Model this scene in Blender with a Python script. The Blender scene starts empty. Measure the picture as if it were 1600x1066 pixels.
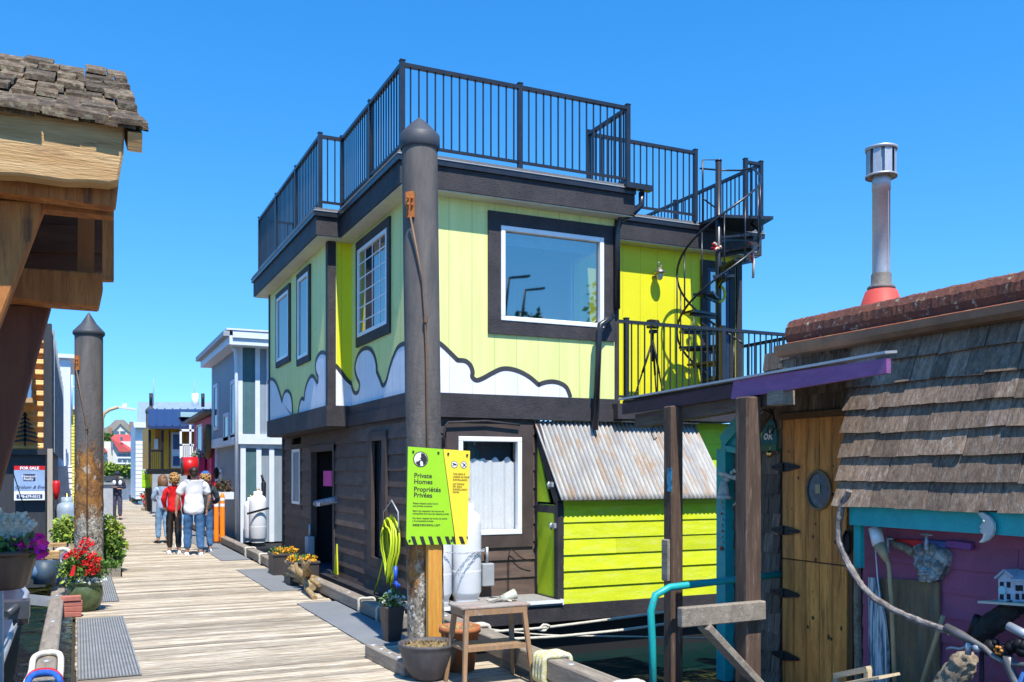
import bpy, math, random
from mathutils import Vector, Matrix
R=math.radians; PI=math.pi; V=Vector
S=bpy.context.scene; C=S.collection
# ---------------- camera, world, sun, exposure
FP=1450.; HY=738.; YAW=R(25.1); H=1.7
cam=bpy.data.cameras.new('camera'); camo=bpy.data.objects.new('camera',cam); C.objects.link(camo)
camo.location=(0,0,H); camo.rotation_euler=(R(90),0,-YAW)
cam.sensor_width=36; cam.lens=FP/1600*36; cam.shift_y=(HY-533)/1600; cam.clip_start=.05; cam.clip_end=4000
S.camera=camo
EL=60; AZ_=186
W=bpy.data.worlds.new('World'); S.world=W; W.use_nodes=True
nt=W.node_tree; nt.nodes.clear()
sky=nt.nodes.new('ShaderNodeTexSky'); sky.sky_type='NISHITA'; sky.sun_disc=False
sky.sun_elevation=R(EL); sky.sun_rotation=R(AZ_); sky.altitude=0; sky.air_density=1.0; sky.dust_density=.0; sky.ozone_density=3.0
bg=nt.nodes.new('ShaderNodeBackground'); bg.inputs[1].default_value=.135
wo=nt.nodes.new('ShaderNodeOutputWorld')
hs=nt.nodes.new('ShaderNodeHueSaturation'); hs.inputs['Saturation'].default_value=1.36
tcw=nt.nodes.new('ShaderNodeTexCoord'); mpw=nt.nodes.new('ShaderNodeMapping'); mpw.inputs['Scale'].default_value=(1,1,.9); mpw.inputs['Location'].default_value=(0,0,.13)
nt.links.new(tcw.outputs['Generated'],mpw.inputs[0]); nt.links.new(mpw.outputs[0],sky.inputs[0])
nt.links.new(sky.outputs[0],hs.inputs['Color']); nt.links.new(hs.outputs[0],bg.inputs[0]); nt.links.new(bg.outputs[0],wo.inputs[0])
sl=bpy.data.lights.new('sun','SUN'); sl.energy=3.4; sl.angle=R(.5); sl.color=(1,.95,.86)
so=bpy.data.objects.new('sun',sl); C.objects.link(so)
a_=R(AZ_); d_=V((math.sin(a_)*math.cos(R(EL)),math.cos(a_)*math.cos(R(EL)),math.sin(R(EL))))
so.rotation_euler=d_.to_track_quat('Z','Y').to_euler(); so.location=(0,-20,40)
S.view_settings.view_transform='Standard'; S.view_settings.look='None'; S.view_settings.gamma=1; S.view_settings.exposure=1.15
try: S.cycles.max_bounces=6; S.cycles.transparent_max_bounces=8
except Exception: pass
# ---------------- measuring helpers: a sight line of the photograph met with a known plane of the place
_s,_c=math.sin(YAW),math.cos(YAW)
def ray(px,py):
    a=(px-800)/FP; return V((_s+a*_c,_c-a*_s,(HY-py)/FP))
O_=V((0,0,H))
def AX(px,py,X): r=ray(px,py); return O_+r*(X/r.x)
def AY(px,py,Y): r=ray(px,py); return O_+r*(Y/r.y)
def AZ(px,py,Z=0): r=ray(px,py); return O_+r*((Z-H)/r.z)
# ---------------- materials
MATS={}
def M(name,c,c2=None,rough=.6,metal=0,scale=5,stretch=(1,1,1),bump=.15,bscale=40,bstretch=None,isl=0,groove=0,edge=(.35,.65),spec=.4,c3=None,s3=14,e3=(.55,.7),zmask=None,emit=0,detail=6,alpha=1,fine=0.12,gs=None,gw=(.47,.495),gf=.35):
    if name in MATS: return MATS[name]
    m=bpy.data.materials.new(name); m.use_nodes=True; n=m.node_tree.nodes; l=m.node_tree.links
    b=n['Principled BSDF']; b.inputs['Roughness'].default_value=rough; b.inputs['Metallic'].default_value=metal
    b.inputs['Specular IOR Level'].default_value=spec
    tc=n.new('ShaderNodeTexCoord'); 
    def noise(sc,st,det=detail,r=.6):
        mp=n.new('ShaderNodeMapping'); mp.inputs['Scale'].default_value=st; l.new(tc.outputs['Object'],mp.inputs[0])
        t=n.new('ShaderNodeTexNoise'); t.inputs['Scale'].default_value=sc; t.inputs['Detail'].default_value=det; t.inputs['Roughness'].default_value=r
        l.new(mp.outputs[0],t.inputs[0]); return t.outputs[0]
    def ramp(f,lo,hi):
        q=n.new('ShaderNodeMapRange'); q.inputs[1].default_value=lo; q.inputs[2].default_value=hi; l.new(f,q.inputs[0]); q.clamp=True; return q.outputs[0]
    def mix(f,a,bb,mode='MIX'):
        q=n.new('ShaderNodeMix'); q.data_type='RGBA'; q.blend_type=mode
        if isinstance(f,float) or isinstance(f,int): q.inputs[0].default_value=f
        else: l.new(f,q.inputs[0])
        for i,v in ((6,a),(7,bb)):
            if isinstance(v,tuple): q.inputs[i].default_value=(*v[:3],1)
            else: l.new(v,q.inputs[i])
        return q.outputs[2]
    def math_(op,a,bb=None):
        q=n.new('ShaderNodeMath'); q.operation=op
        for i,v in ((0,a),(1,bb)):
            if v is None: continue
            if isinstance(v,(int,float)): q.inputs[i].default_value=v
            else: l.new(v,q.inputs[i])
        return q.outputs[0]
    if c2 is None: c2=tuple(x*.82 for x in c)
    big=noise(scale,stretch); col=mix(ramp(big,*edge),c,c2)
    if c3: 
        f=ramp(noise(s3,stretch,8,.7),*e3)
        if zmask:
            sp=n.new('ShaderNodeSeparateXYZ'); l.new(tc.outputs['Object'],sp.inputs[0])
            f=math_('MULTIPLY',f,ramp(sp.outputs[2],*zmask))
        col=mix(f,col,c3)
    if fine:
        fn=noise(bscale*1.3,stretch,4,.7); v=math_('ADD',math_('MULTIPLY',fn,fine*4),1-fine*2)
        cc=n.new('ShaderNodeCombineColor'); 
        for i in range(3): l.new(v,cc.inputs[i])
        col=mix(1.0,col,cc.outputs[0],'MULTIPLY')
    if isl:
        g=n.new('ShaderNodeNewGeometry'); v=math_('ADD',math_('MULTIPLY',g.outputs['Random Per Island'],isl*2),1-isl)
        cc=n.new('ShaderNodeCombineColor')
        for i in range(3): l.new(v,cc.inputs[i])
        col=mix(1.0,col,cc.outputs[0],'MULTIPLY')
    h=noise(bscale,bstretch or stretch,6,.65); hh=math_('MULTIPLY',h,1.0)
    if groove:
        sp=n.new('ShaderNodeSeparateXYZ'); l.new(tc.outputs['Object'],sp.inputs[0])
        u=math_('ADD',sp.outputs[0],sp.outputs[1]) if gs is None else sp.outputs[0]; u=math_('ADD',u,100.03 if gs is None else gs)
        f=math_('FRACT',math_('DIVIDE',u,groove)); f=math_('ABSOLUTE',math_('SUBTRACT',f,.5))
        gr=ramp(f,*gw); col=mix(math_('MULTIPLY',gr,gf),col,(col and (c[0]*.25,c[1]*.25,c[2]*.2)))
        hh=math_('SUBTRACT',hh,math_('MULTIPLY',gr,4.0 if gs is None else .3))
    l.new(col,b.inputs['Base Color'])
    if bump:
        bp=n.new('ShaderNodeBump'); bp.inputs['Strength'].default_value=bump; bp.inputs['Distance'].default_value=.01
        l.new(hh,bp.inputs['Height']); l.new(bp.outputs[0],b.inputs['Normal'])
    if emit:
        l.new(col,b.inputs['Emission Color']); b.inputs['Emission Strength'].default_value=emit
    MATS[name]=m; return m
def wood(name,c,c2,axis='z',rough=.75,isl=.12,scale=3,c3=None,bump=.35,e=(.3,.7)):
    st={'z':(14,14,1),'x':(1,14,14),'y':(14,1,14)}[axis]
    return M(name,c,c2,rough,scale=scale,stretch=st,bump=bump,bscale=12,isl=isl,c3=c3,s3=5,edge=e,detail=9,fine=.16)
def glassmat(name,refl=.3,tint=(.55,.62,.65),rough=.02):
    m=bpy.data.materials.new(name); m.use_nodes=True; n=m.node_tree.nodes; l=m.node_tree.links; n.clear()
    o=n.new('ShaderNodeOutputMaterial'); g=n.new('ShaderNodeBsdfGlossy'); g.inputs['Roughness'].default_value=rough; g.inputs[0].default_value=(1,.92,.82,1)
    t=n.new('ShaderNodeBsdfTransparent'); t.inputs[0].default_value=(*tint,1); x=n.new('ShaderNodeMixShader'); x.inputs[0].default_value=refl
    l.new(t.outputs[0],x.inputs[1]); l.new(g.outputs[0],x.inputs[2]); l.new(x.outputs[0],o.inputs[0]); return m
BLK=M('black_trim',(.048,.042,.045),(.028,.025,.028),.6,scale=3,bump=.9,bscale=16,bstretch=(2,2,9),spec=.3,fine=.25)
RAIL=M('rail_paint',(.022,.022,.026),(.014,.014,.018),.32,scale=8,bump=.03,spec=.5)
LIME=M('lime_paint',(.74,.75,.29),(.66,.68,.24),.62,scale=1.6,stretch=(5,5,.35),groove=.305,bump=.25,bscale=60,bstretch=(3,3,.6),c3=(.55,.60,.20),s3=3,e3=(.58,.76),fine=.10)
LIMEL=M('lime_paint_side',(.76,.75,.27),(.70,.70,.24),.55,scale=1.6,groove=.305,bump=.25,bscale=60,bstretch=(3,3,.6),c3=(.52,.58,.16),s3=3,e3=(.6,.75),fine=.06)
CHART=M('chartreuse_paint',(.76,.70,.010),(.71,.66,.008),.5,scale=1.8,groove=.305,bump=.2,bscale=60,bstretch=(3,3,.6),fine=.05)
CHB=M('chartreuse_boards',(.60,.65,.02),(.50,.57,.016),.75,scale=3,bump=.45,bscale=30,isl=.10,stretch=(1,1,5),c3=(.60,.66,.12),s3=4,e3=(.5,.75),fine=.16,spec=.2)
CHS=M('green_side_paint',(.50,.64,.014),(.42,.56,.012),.6,scale=3,bump=.2)
BRN=M('brown_siding',(.115,.075,.058),(.070,.047,.038),.7,scale=4,stretch=(1,1,4),bump=.5,bscale=26,bstretch=(1,1,6),isl=.22,c3=(.13,.10,.085),s3=5,e3=(.62,.8))
BRNT=M('brown_trim',(.070,.050,.043),(.048,.035,.031),.7,scale=5,bump=.5,bscale=30,bstretch=(4,4,1))
WHT=M('white_vinyl',(.80,.80,.80),(.72,.73,.74),.35,scale=3,bump=.02,fine=.03)
CLOUD=M('white_mural_paint',(.78,.78,.80),(.70,.70,.74),.55,scale=3,groove=.305,bump=.2,fine=.04)
OUTL=M('grey_outline_paint',(.05,.048,.052),(.035,.034,.038),.55,bump=.1)
SOFF=M('soffit_vinyl',(.62,.60,.50),(.55,.54,.44),.5,groove=.305,bump=.2)
ROOFG=M('roof_gravel',(.20,.19,.18),(.10,.10,.10),.9,scale=60,bump=.8,bscale=80)
GLASS=M('dark_glass',(.02,.03,.035),(.015,.02,.025),.03,scale=1,bump=0,spec=1.0,fine=0)
def refl_glass(name,f=.45,base=(.02,.035,.05)):
    m=bpy.data.materials.new(name); m.use_nodes=True; n=m.node_tree.nodes; l=m.node_tree.links; n.clear()
    o=n.new('ShaderNodeOutputMaterial'); g=n.new('ShaderNodeBsdfGlossy'); g.inputs['Roughness'].default_value=.015; g.inputs[0].default_value=(1,.93,.85,1)
    t=n.new('ShaderNodeBsdfDiffuse'); t.inputs[0].default_value=(*base,1); x=n.new('ShaderNodeMixShader'); x.inputs[0].default_value=f
    l.new(t.outputs[0],x.inputs[1]); l.new(g.outputs[0],x.inputs[2]); l.new(x.outputs[0],o.inputs[0]); return m
RGL=refl_glass('reflecting_glass',.42)
CGL=glassmat('clear_glass',.13,(.97,.98,1))
CURT=M('white_curtain',(.74,.75,.73),(.68,.69,.67),.9,scale=4,bump=.1)
CORR=M('corrugated_steel',(.40,.385,.36),(.27,.27,.275),.6,.1,scale=2.2,stretch=(3,1,1),bump=.3,bscale=30,c3=(.33,.22,.14),s3=2.5,e3=(.50,.62),edge=(.40,.62),fine=.2,groove=.065,gs=66.19125,gw=(.20,.42),gf=.8)  # valley stain lines darkened in the colour to stand for shade between ribs
STEEL=M('galvanised_steel',(.46,.48,.50),(.36,.38,.41),.5,.45,scale=4,bump=.05)
PILEM=M('pile_steel',(.085,.078,.072),(.055,.052,.052),.75,scale=3,stretch=(2,2,.5),bump=.4,bscale=20,c3=(.17,.11,.06),s3=2.2,e3=(.60,.75),spec=.2)
PILER=M('pile_rust',(.16,.085,.04),(.09,.06,.04),.9,scale=4,stretch=(1,1,.6),bump=.9,bscale=18,c3=(.36,.17,.05),s3=5,e3=(.5,.62))
PILEB=M('pile_barnacles',(.22,.20,.16),(.10,.085,.065),.95,scale=9,bump=1,bscale=30,c3=(.48,.46,.42),s3=22,e3=(.5,.58))
CAPM=M('pile_cap_plastic',(.060,.064,.072),(.045,.047,.052),.55,bump=.08)
DECKW=M('dock_planks',(.42,.335,.225),(.21,.165,.115),.85,scale=2.2,stretch=(1,16,16),bump=.7,bscale=9,isl=.36,c3=(.60,.54,.44),s3=2.6,e3=(.47,.62),detail=9,fine=.26)
DECKD=M('dock_underside',(.05,.04,.03),(.03,.025,.02),.9)
GREYSTRIP=M('grit_strip',(.20,.21,.22),(.17,.18,.19),.9,scale=2,bump=.5,bscale=120,fine=.12,spec=.15)
TIMB=M('weathered_timber',(.26,.22,.17),(.17,.14,.11),.85,scale=2,stretch=(9,1,9),bump=.6,bscale=8,isl=.1,c3=(.34,.31,.27),s3=3,detail=9,fine=.2)
WROPE=M('white_rope',(.62,.58,.48),(.45,.41,.33),.9,scale=30,bump=.8,bscale=90)
TEAL=M('teal_paint',(.012,.38,.37),(.010,.31,.32),.42,scale=6,bump=.15,c3=(.10,.14,.11),s3=10,e3=(.64,.72))
PURP=M('purple_paint',(.33,.085,.16),(.27,.07,.13),.6,scale=3,bump=.25,bscale=30,isl=.05)
MAROON=M('maroon_board',(.065,.025,.035),(.035,.018,.02),.6,scale=4,bump=.3,bscale=20)
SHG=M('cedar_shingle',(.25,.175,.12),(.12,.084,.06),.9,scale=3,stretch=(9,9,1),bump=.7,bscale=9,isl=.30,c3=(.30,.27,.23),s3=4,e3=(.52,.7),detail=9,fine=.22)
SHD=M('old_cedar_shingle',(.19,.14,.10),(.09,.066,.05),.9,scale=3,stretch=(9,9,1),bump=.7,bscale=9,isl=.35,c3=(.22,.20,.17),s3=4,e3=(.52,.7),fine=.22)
DOORW=M('varnished_planks',(.76,.30,.06),(.42,.15,.03),.55,scale=1.6,stretch=(10,10,1),bump=.45,bscale=10,isl=.24,c3=(.07,.035,.014),s3=2.0,e3=(.56,.72),detail=9,fine=.22)
WPOST=M('old_post_wood',(.115,.072,.048),(.06,.036,.025),.85,scale=2,stretch=(10,10,1),bump=.6,bscale=10,c3=(.20,.16,.12),s3=3,detail=9,fine=.2)
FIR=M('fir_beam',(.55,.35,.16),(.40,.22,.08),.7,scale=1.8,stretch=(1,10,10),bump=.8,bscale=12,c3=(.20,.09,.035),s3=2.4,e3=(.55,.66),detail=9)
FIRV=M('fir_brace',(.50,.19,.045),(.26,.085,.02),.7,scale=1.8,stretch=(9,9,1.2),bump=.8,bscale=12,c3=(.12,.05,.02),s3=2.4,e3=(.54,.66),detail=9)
RUSTR=M('rusty_roof',(.26,.075,.035),(.16,.05,.03),.85,scale=3,bump=.6,bscale=18,c3=(.34,.20,.09),s3=6,e3=(.5,.65))
MOSS=M('mossy_edge',(.16,.055,.030),(.11,.04,.03),.9,scale=5,bump=.9,bscale=30,c3=(.36,.34,.24),s3=16,e3=(.58,.68))
GUT=M('brown_gutter',(.20,.11,.06),(.12,.065,.035),.6,scale=3,bump=.1)
BLKM=M('black_iron',(.015,.015,.016),None,.5,.3,bump=.3)
BRASS=M('brass',(.75,.48,.18),None,.25,1,bump=.05)
ORNG=M('orange_plastic',(.95,.24,.01),(.85,.20,.01),.45,bump=.05)
REDP=M('red_paint',(.62,.012,.015),(.5,.01,.012),.4,bump=.05)
LEAF=M('leaf_green',(.10,.20,.03),(.06,.13,.02),.6,scale=8,bump=0,isl=.45,fine=0)
LEAFY=M('leaf_yellow_green',(.27,.34,.04),(.18,.26,.03),.6,scale=8,bump=0,isl=.35,fine=0)
PRED=M('red_petal',(.75,.012,.01),(.55,.01,.01),.6,scale=8,bump=0,isl=.3,fine=0)
PPINK=M('pink_petal',(.72,.02,.33),(.55,.01,.25),.55,scale=8,bump=0,isl=.3,fine=0)
PYEL=M('yellow_petal',(.85,.45,.02),(.75,.30,.01),.6,scale=8,bump=0,isl=.3,fine=0)
SILV=M('silver_leaf',(.55,.58,.52),(.42,.46,.40),.7,scale=8,bump=0,isl=.25,fine=0)
DRY=M('dry_stems',(.48,.36,.17),(.34,.24,.11),.85,scale=8,bump=0,isl=.35,fine=0)
PLAST=M('dark_planter_plastic',(.055,.045,.042),(.04,.033,.03),.5,scale=4,bump=.2,bscale=15)
TERRA=M('terracotta',(.40,.14,.05),(.33,.11,.04),.75,scale=5,bump=.2)
GLAZE=M('green_glaze',(.09,.12,.045),(.05,.075,.03),.22,scale=9,bump=.1,c3=(.15,.16,.09),s3=14)
BRICK=M('red_brick',(.42,.15,.11),(.33,.11,.08),.85,scale=8,bump=.5,isl=.12)
GREYP=M('grey_paint',(.33,.35,.37),(.28,.30,.32),.6,bump=.1,isl=.03)
DRIFT=M('driftwood',(.30,.24,.17),(.16,.12,.08),.85,scale=5,stretch=(4,4,4),bump=.8,bscale=16,c3=(.42,.36,.28),s3=8)
GBLUE=M('blue_grey_siding',(.26,.31,.36),(.22,.27,.32),.65,scale=3,groove=.15,bump=.3,stretch=(3,3,1))
GTEAL=M('teal_grey_panel',(.07,.15,.165),(.055,.125,.14),.6,scale=3,groove=.15,bump=.3)
PALEW=M('pale_blue_trim',(.66,.70,.76),(.60,.65,.72),.5,bump=.05)
SKIN=M('skin',(.50,.27,.18),(.44,.23,.15),.5,scale=12,bump=.05)
SKIN2=M('pale_skin',(.60,.36,.27),(.54,.31,.22),.5,scale=12,bump=.05)
# ---------------- mesh builder
ROOTLOC={}
class MB:
    def __init__(s): s.v=[]; s.f=[]; s.m=[]; s.mats=[]; s.sm=[]
    def mi(s,m):
        if m is None: return 0
        if m not in s.mats: s.mats.append(m)
        return s.mats.index(m)
    def add(s,vs,fs,m=None,smooth=False):
        o=len(s.v); s.v+= [V(p) for p in vs]; k=s.mi(m)
        for f in fs: s.f.append([i+o for i in f]); s.m.append(k); s.sm.append(smooth)
        return s
    def box(s,a,b,m=None):
        x0,y0,z0=[min(a[i],b[i]) for i in range(3)]; x1,y1,z1=[max(a[i],b[i]) for i in range(3)]
        return s.add([(x0,y0,z0),(x1,y0,z0),(x1,y1,z0),(x0,y1,z0),(x0,y0,z1),(x1,y0,z1),(x1,y1,z1),(x0,y1,z1)],
          [(0,3,2,1),(4,5,6,7),(0,1,5,4),(1,2,6,5),(2,3,7,6),(3,0,4,7)],m)
    def beam(s,a,b,w,h,m=None,up=(0,0,1),w2=None,h2=None):
        a=V(a); b=V(b); d=(b-a).normalized(); u=V(up)
        if abs(d.dot(u))>.98: u=V((0,1,0))
        r=d.cross(u).normalized(); u=r.cross(d).normalized(); w2=w2 or w; h2=h2 or h
        vs=[a-r*w/2-u*h/2,a+r*w/2-u*h/2,a+r*w/2+u*h/2,a-r*w/2+u*h/2,b-r*w2/2-u*h2/2,b+r*w2/2-u*h2/2,b+r*w2/2+u*h2/2,b-r*w2/2+u*h2/2]
        return s.add(vs,[(0,1,2,3),(7,6,5,4),(0,4,5,1),(1,5,6,2),(2,6,7,3),(3,7,4,0)],m)
    def tube(s,pts,r,m=None,n=8,caps=True,smooth=True,closed=False):
        pts=[V(p) for p in pts]; k=len(pts); rs=r if isinstance(r,(list,tuple)) else [r]*k
        vs=[]; pr=None
        for i,p in enumerate(pts):
            if closed: d=pts[(i+1)%k]-pts[i-1]
            else: d=pts[min(i+1,k-1)]-pts[max(i-1,0)]
            if d.length<1e-9: d=V((0,0,1))
            d.normalize()
            if pr is None:
                u=V((0,0,1)) if abs(d.z)<.9 else V((1,0,0)); pr=d.cross(u).normalized()
            pr=(pr-d*pr.dot(d)); 
            if pr.length<1e-6: pr=d.orthogonal()
            pr.normalize(); q=d.cross(pr)
            for j in range(n):
                t=2*PI*j/n; vs.append(p+(pr*math.cos(t)+q*math.sin(t))*rs[i])
        fs=[]
        for i in range(k if closed else k-1):
            i2=(i+1)%k
            for j in range(n): fs.append((i*n+j,i*n+(j+1)%n,i2*n+(j+1)%n,i2*n+j))
        s.add(vs,fs,m,smooth)
        if caps and not closed:
            o=len(s.v)-k*n; s.f.append([o+j for j in range(n)][::-1]); s.m.append(s.mi(m)); s.sm.append(False)
            s.f.append([o+(k-1)*n+j for j in range(n)]); s.m.append(s.mi(m)); s.sm.append(False)
        return s
    def lathe(s,prof,c,m=None,n=24,smooth=True,axis=None):
        c=V(c); vs=[]; ax=axis
        for r,z in prof:
            for j in range(n):
                t=2*PI*j/n; p=V((r*math.cos(t),r*math.sin(t),z))
                if ax: p=ax@p
                vs.append(c+p)
        fs=[(i*n+j,i*n+(j+1)%n,(i+1)*n+(j+1)%n,(i+1)*n+j) for i in range(len(prof)-1) for j in range(n)]
        return s.add(vs,fs,m,smooth)
    def prism(s,pts,ext,m=None):
        pts=[V(p) for p in pts]; e=V(ext); n=len(pts)
        fs=[tuple(range(n))[::-1],tuple(range(n,2*n))]+[(i,(i+1)%n,n+(i+1)%n,n+i) for i in range(n)]
        return s.add(pts+[p+e for p in pts],fs,m)
    def ball(s,c,r,m=None,n=10,k=6,sq=(1,1,1)):
        vs=[];c=V(c)
        for i in range(k+1):
            ph=PI*i/k
            for j in range(n):
                t=2*PI*j/n; vs.append(c+V((r*sq[0]*math.sin(ph)*math.cos(t),r*sq[1]*math.sin(ph)*math.sin(t),r*sq[2]*math.cos(ph))))
        fs=[(i*n+j,(i+1)*n+j,(i+1)*n+(j+1)%n,i*n+(j+1)%n) for i in range(k) for j in range(n)]
        return s.add(vs,fs,m,True)
    def leaves(s,c,rad,n,size,m,seed=0,flat=.0,shell=.5,long=1.6):
        rd=random.Random(seed); c=V(c)
        for _ in range(n):
            while 1:
                p=V((rd.uniform(-1,1),rd.uniform(-1,1),rd.uniform(-1,1)))
                if shell<p.length<1: break
            p=V((p.x*rad[0],p.y*rad[1],p.z*rad[2]))+c
            d=V((rd.gauss(0,1),rd.gauss(0,1),rd.gauss(0,1)*(1-flat)+flat)).normalized(); e=d.orthogonal().normalized()
            e=Matrix.Rotation(rd.uniform(0,6.28),3,d)@e; q=size*rd.uniform(.6,1.3); w=q/long/2; f=d.cross(e)
            s.add([p,p+e*q*.5+f*w+d*q*.1,p+e*q,p+e*q*.5-f*w+d*q*.1],[(0,1,2,3)],m)
        return s
    def mesh(s,off):
        me=bpy.data.meshes.new('m'); me.from_pydata([p-off for p in s.v],[],s.f)
        for m in s.mats: me.materials.append(m)
        me.polygons.foreach_set('material_index',s.m); me.polygons.foreach_set('use_smooth',s.sm); me.update(); return me
    def build(s,name,parent=None,mat=None,bevel=0):
        if mat and not s.mats: s.mats=[mat]
        if parent is not None: off=ROOTLOC[parent.name]
        else:
            n=len(s.v); off=V((sum(p.x for p in s.v)/n,sum(p.y for p in s.v)/n,min(p.z for p in s.v)))
        o=bpy.data.objects.new(name,s.mesh(off)); C.objects.link(o)
        if parent is not None: o.parent=parent
        else: o.location=off
        ROOTLOC[o.name]=off.copy()
        if bevel:
            b=o.modifiers.new('bevel','BEVEL'); b.width=bevel; b.segments=1; b.limit_method='ANGLE'
        return o
def tag(o,label=None,cat=None,group=None,kind=None):
    if label: o['label']=label
    if cat: o['category']=cat
    if group: o['group']=group
    if kind: o['kind']=kind
    return o
def thing(name,label,cat,loc,group=None):
    o=bpy.data.objects.new(name,None); C.objects.link(o); o.empty_display_size=.1; o.location=loc; ROOTLOC[o.name]=V(loc); return tag(o,label,cat,group)
def dup(root,loc,label=None,rz=0):
    def cp(o,par):
        c=o.copy(); C.objects.link(c)
        if par is not None: c.parent=par
        for ch in list(o.children): cp(ch,c)
        return c
    r=cp(root,None); r.location=loc; r.rotation_euler=(0,0,rz)
    if label: r['label']=label
    return r
def textmesh(mb,s,size,O,U,Vv,mat,align='LEFT',bold=0,shear=0):
    cu=bpy.data.curves.new('t','FONT'); cu.body=s; cu.size=size; cu.align_x=align; cu.offset=bold; cu.shear=shear; cu.resolution_u=3
    o=bpy.data.objects.new('t',cu); C.objects.link(o); me=bpy.data.meshes.new_from_object(o)
    mb.add([V(O)+V(U)*v.co.x+V(Vv)*v.co.y for v in me.vertices],[tuple(p.vertices) for p in me.polygons],mat)
    bpy.data.objects.remove(o); bpy.data.curves.remove(cu); bpy.data.meshes.remove(me)
def wallX(mb,X,y0,y1,z0,z1,th,holes=(),m=None):   # slab in plane X, thickness th towards +X, with rectangular holes (y0,y1,z0,z1)
    ys=sorted({y0,y1,*[h for q in holes for h in q[:2]]}); zs=sorted({z0,z1,*[h for q in holes for h in q[2:]]})
    for i in range(len(ys)-1):
        for j in range(len(zs)-1):
            cy=(ys[i]+ys[i+1])/2; cz=(zs[j]+zs[j+1])/2
            if any(q[0]<cy<q[1] and q[2]<cz<q[3] for q in holes): continue
            mb.box((X,ys[i],zs[j]),(X+th,ys[i+1],zs[j+1]),m)
def wallY(mb,Y,x0,x1,z0,z1,th,holes=(),m=None):
    xs=sorted({x0,x1,*[h for q in holes for h in q[:2]]}); zs=sorted({z0,z1,*[h for q in holes for h in q[2:]]})
    for i in range(len(xs)-1):
        for j in range(len(zs)-1):
            cx=(xs[i]+xs[i+1])/2; cz=(zs[j]+zs[j+1])/2
            if any(q[0]<cx<q[1] and q[2]<cz<q[3] for q in holes): continue
            mb.box((xs[i],Y,zs[j]),(xs[i+1],Y+th,zs[j+1]),m)
def lap(mb,axis,c,u0,u1,z0,z1,pitch,m,holes=(),out=.035,seed=1,jl=2.6):
    """lap boards on the plane axis=c, facing the negative axis"""
    rd=random.Random(seed); z=z0
    while z<z1-.02:
        zt=min(z+pitch,z1)
        segs=[(u0,u1)]
        for h in holes:
            if h[2]<zt-.01 and h[3]>z+.01:
                ns=[]
                for a,b in segs:
                    if h[1]<=a or h[0]>=b: ns.append((a,b)); continue
                    if h[0]>a: ns.append((a,h[0]))
                    if h[1]<b: ns.append((h[1],b))
                segs=ns
        for a,b in segs:
            cuts=[a]; x=a+rd.uniform(.5,jl)
            while x<b-.3: cuts.append(x); x+=rd.uniform(1.2,jl)
            cuts.append(b)
            for i in range(len(cuts)-1):
                p,q=cuts[i]+.0012,cuts[i+1]-.0012; o=out+rd.uniform(-.004,.003)
                if axis=='X': vs=[(c-o,p,z),(c-o,q,z),(c-.012,q,zt+.012),(c-.012,p,zt+.012),(c+.01,p,z),(c+.01,q,z),(c+.01,q,zt+.012),(c+.01,p,zt+.012)]
                else: vs=[(p,c-o,z),(q,c-o,z),(q,c-.012,zt+.012),(p,c-.012,zt+.012),(p,c+.01,z),(q,c+.01,z),(q,c+.01,zt+.012),(p,c+.01,zt+.012)]
                mb.add(vs,[(0,1,2,3),(0,4,5,1),(3,2,6,7),(0,3,7,4),(1,5,6,2)],m)
        z=zt
# ================= SETTING
rnd=random.Random(4)
wm=bpy.data.materials.new('sea_water'); wm.use_nodes=True; n=wm.node_tree.nodes; l=wm.node_tree.links; b=n['Principled BSDF']
b.inputs['Base Color'].default_value=(.004,.022,.020,1); b.inputs['Roughness'].default_value=.06; b.inputs['Specular IOR Level'].default_value=.5
tc=n.new('ShaderNodeTexCoord'); nz=n.new('ShaderNodeTexNoise'); nz.inputs['Scale'].default_value=2.2; nz.inputs['Detail'].default_value=6; bp=n.new('ShaderNodeBump'); bp.inputs['Strength'].default_value=.35; bp.inputs['Distance'].default_value=.12
l.new(tc.outputs['Object'],nz.inputs[0]); l.new(nz.outputs[0],bp.inputs['Height']); l.new(bp.outputs[0],b.inputs['Normal'])
mb=MB(); mb.add([(-1500,-1500,-.55),(1500,-1500,-.55),(1500,1500,-.55),(-1500,1500,-.55)],[(0,1,2,3)]); tag(mb.build('water',mat=wm),kind='structure')
mb=MB(); y=-6.
while y<62:
    w=rnd.choice([.135,.14,.14,.145]); xr=3.42 if y<7.6 else 3.06
    if not (16.25<y<16.9): mb.box((-.02+rnd.uniform(-.0,.02),y,-.045),(xr+rnd.uniform(-.02,.01),y+w-.007,rnd.uniform(-.004,.002)))
    else: mb.box((.45,y,-.045),(xr,y+w-.007,0))
    y+=w
tag(mb.build('dock',mat=DECKW),kind='structure')
mb=MB(); mb.box((-.05,-6,-.5),(3.0,62,-.06)); tag(mb.build('dock_float',mat=DECKD),kind='structure')
mb=MB()
for q in [(2.56,8.75,3.07,12.0),(2.5,13.4,3.04,16.6),(2.5,18.45,3.04,30)]:
    mb.box((q[0],q[1],.003),(q[2],q[3],.012))
tag(mb.build('grit_strip',mat=GREYSTRIP),kind='structure')
MAT_=M('ribbed_rubber',(.27,.28,.28),(.19,.20,.20),.75,scale=6,bump=.3)
def ribmat(y0,y1,x0,x1,label):
    t=thing('ribbed_mat',label,'mat',((x0+x1)/2,(y0+y1)/2,.002),'ribbed mats along the dock edge')
    mb=MB(); mb.box((x0,y0,.003),(x1,y1,.007)); mb.build('base',t,M('mat_base',(.12,.12,.12),None,.9))
    mb=MB(); x=x0+.008
    while x<x1-.012: mb.box((x,y0+.005,.007),(x+.014,y1-.005,.014)); x+=.026
    mb.build('ribs',t,MAT_)
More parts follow.
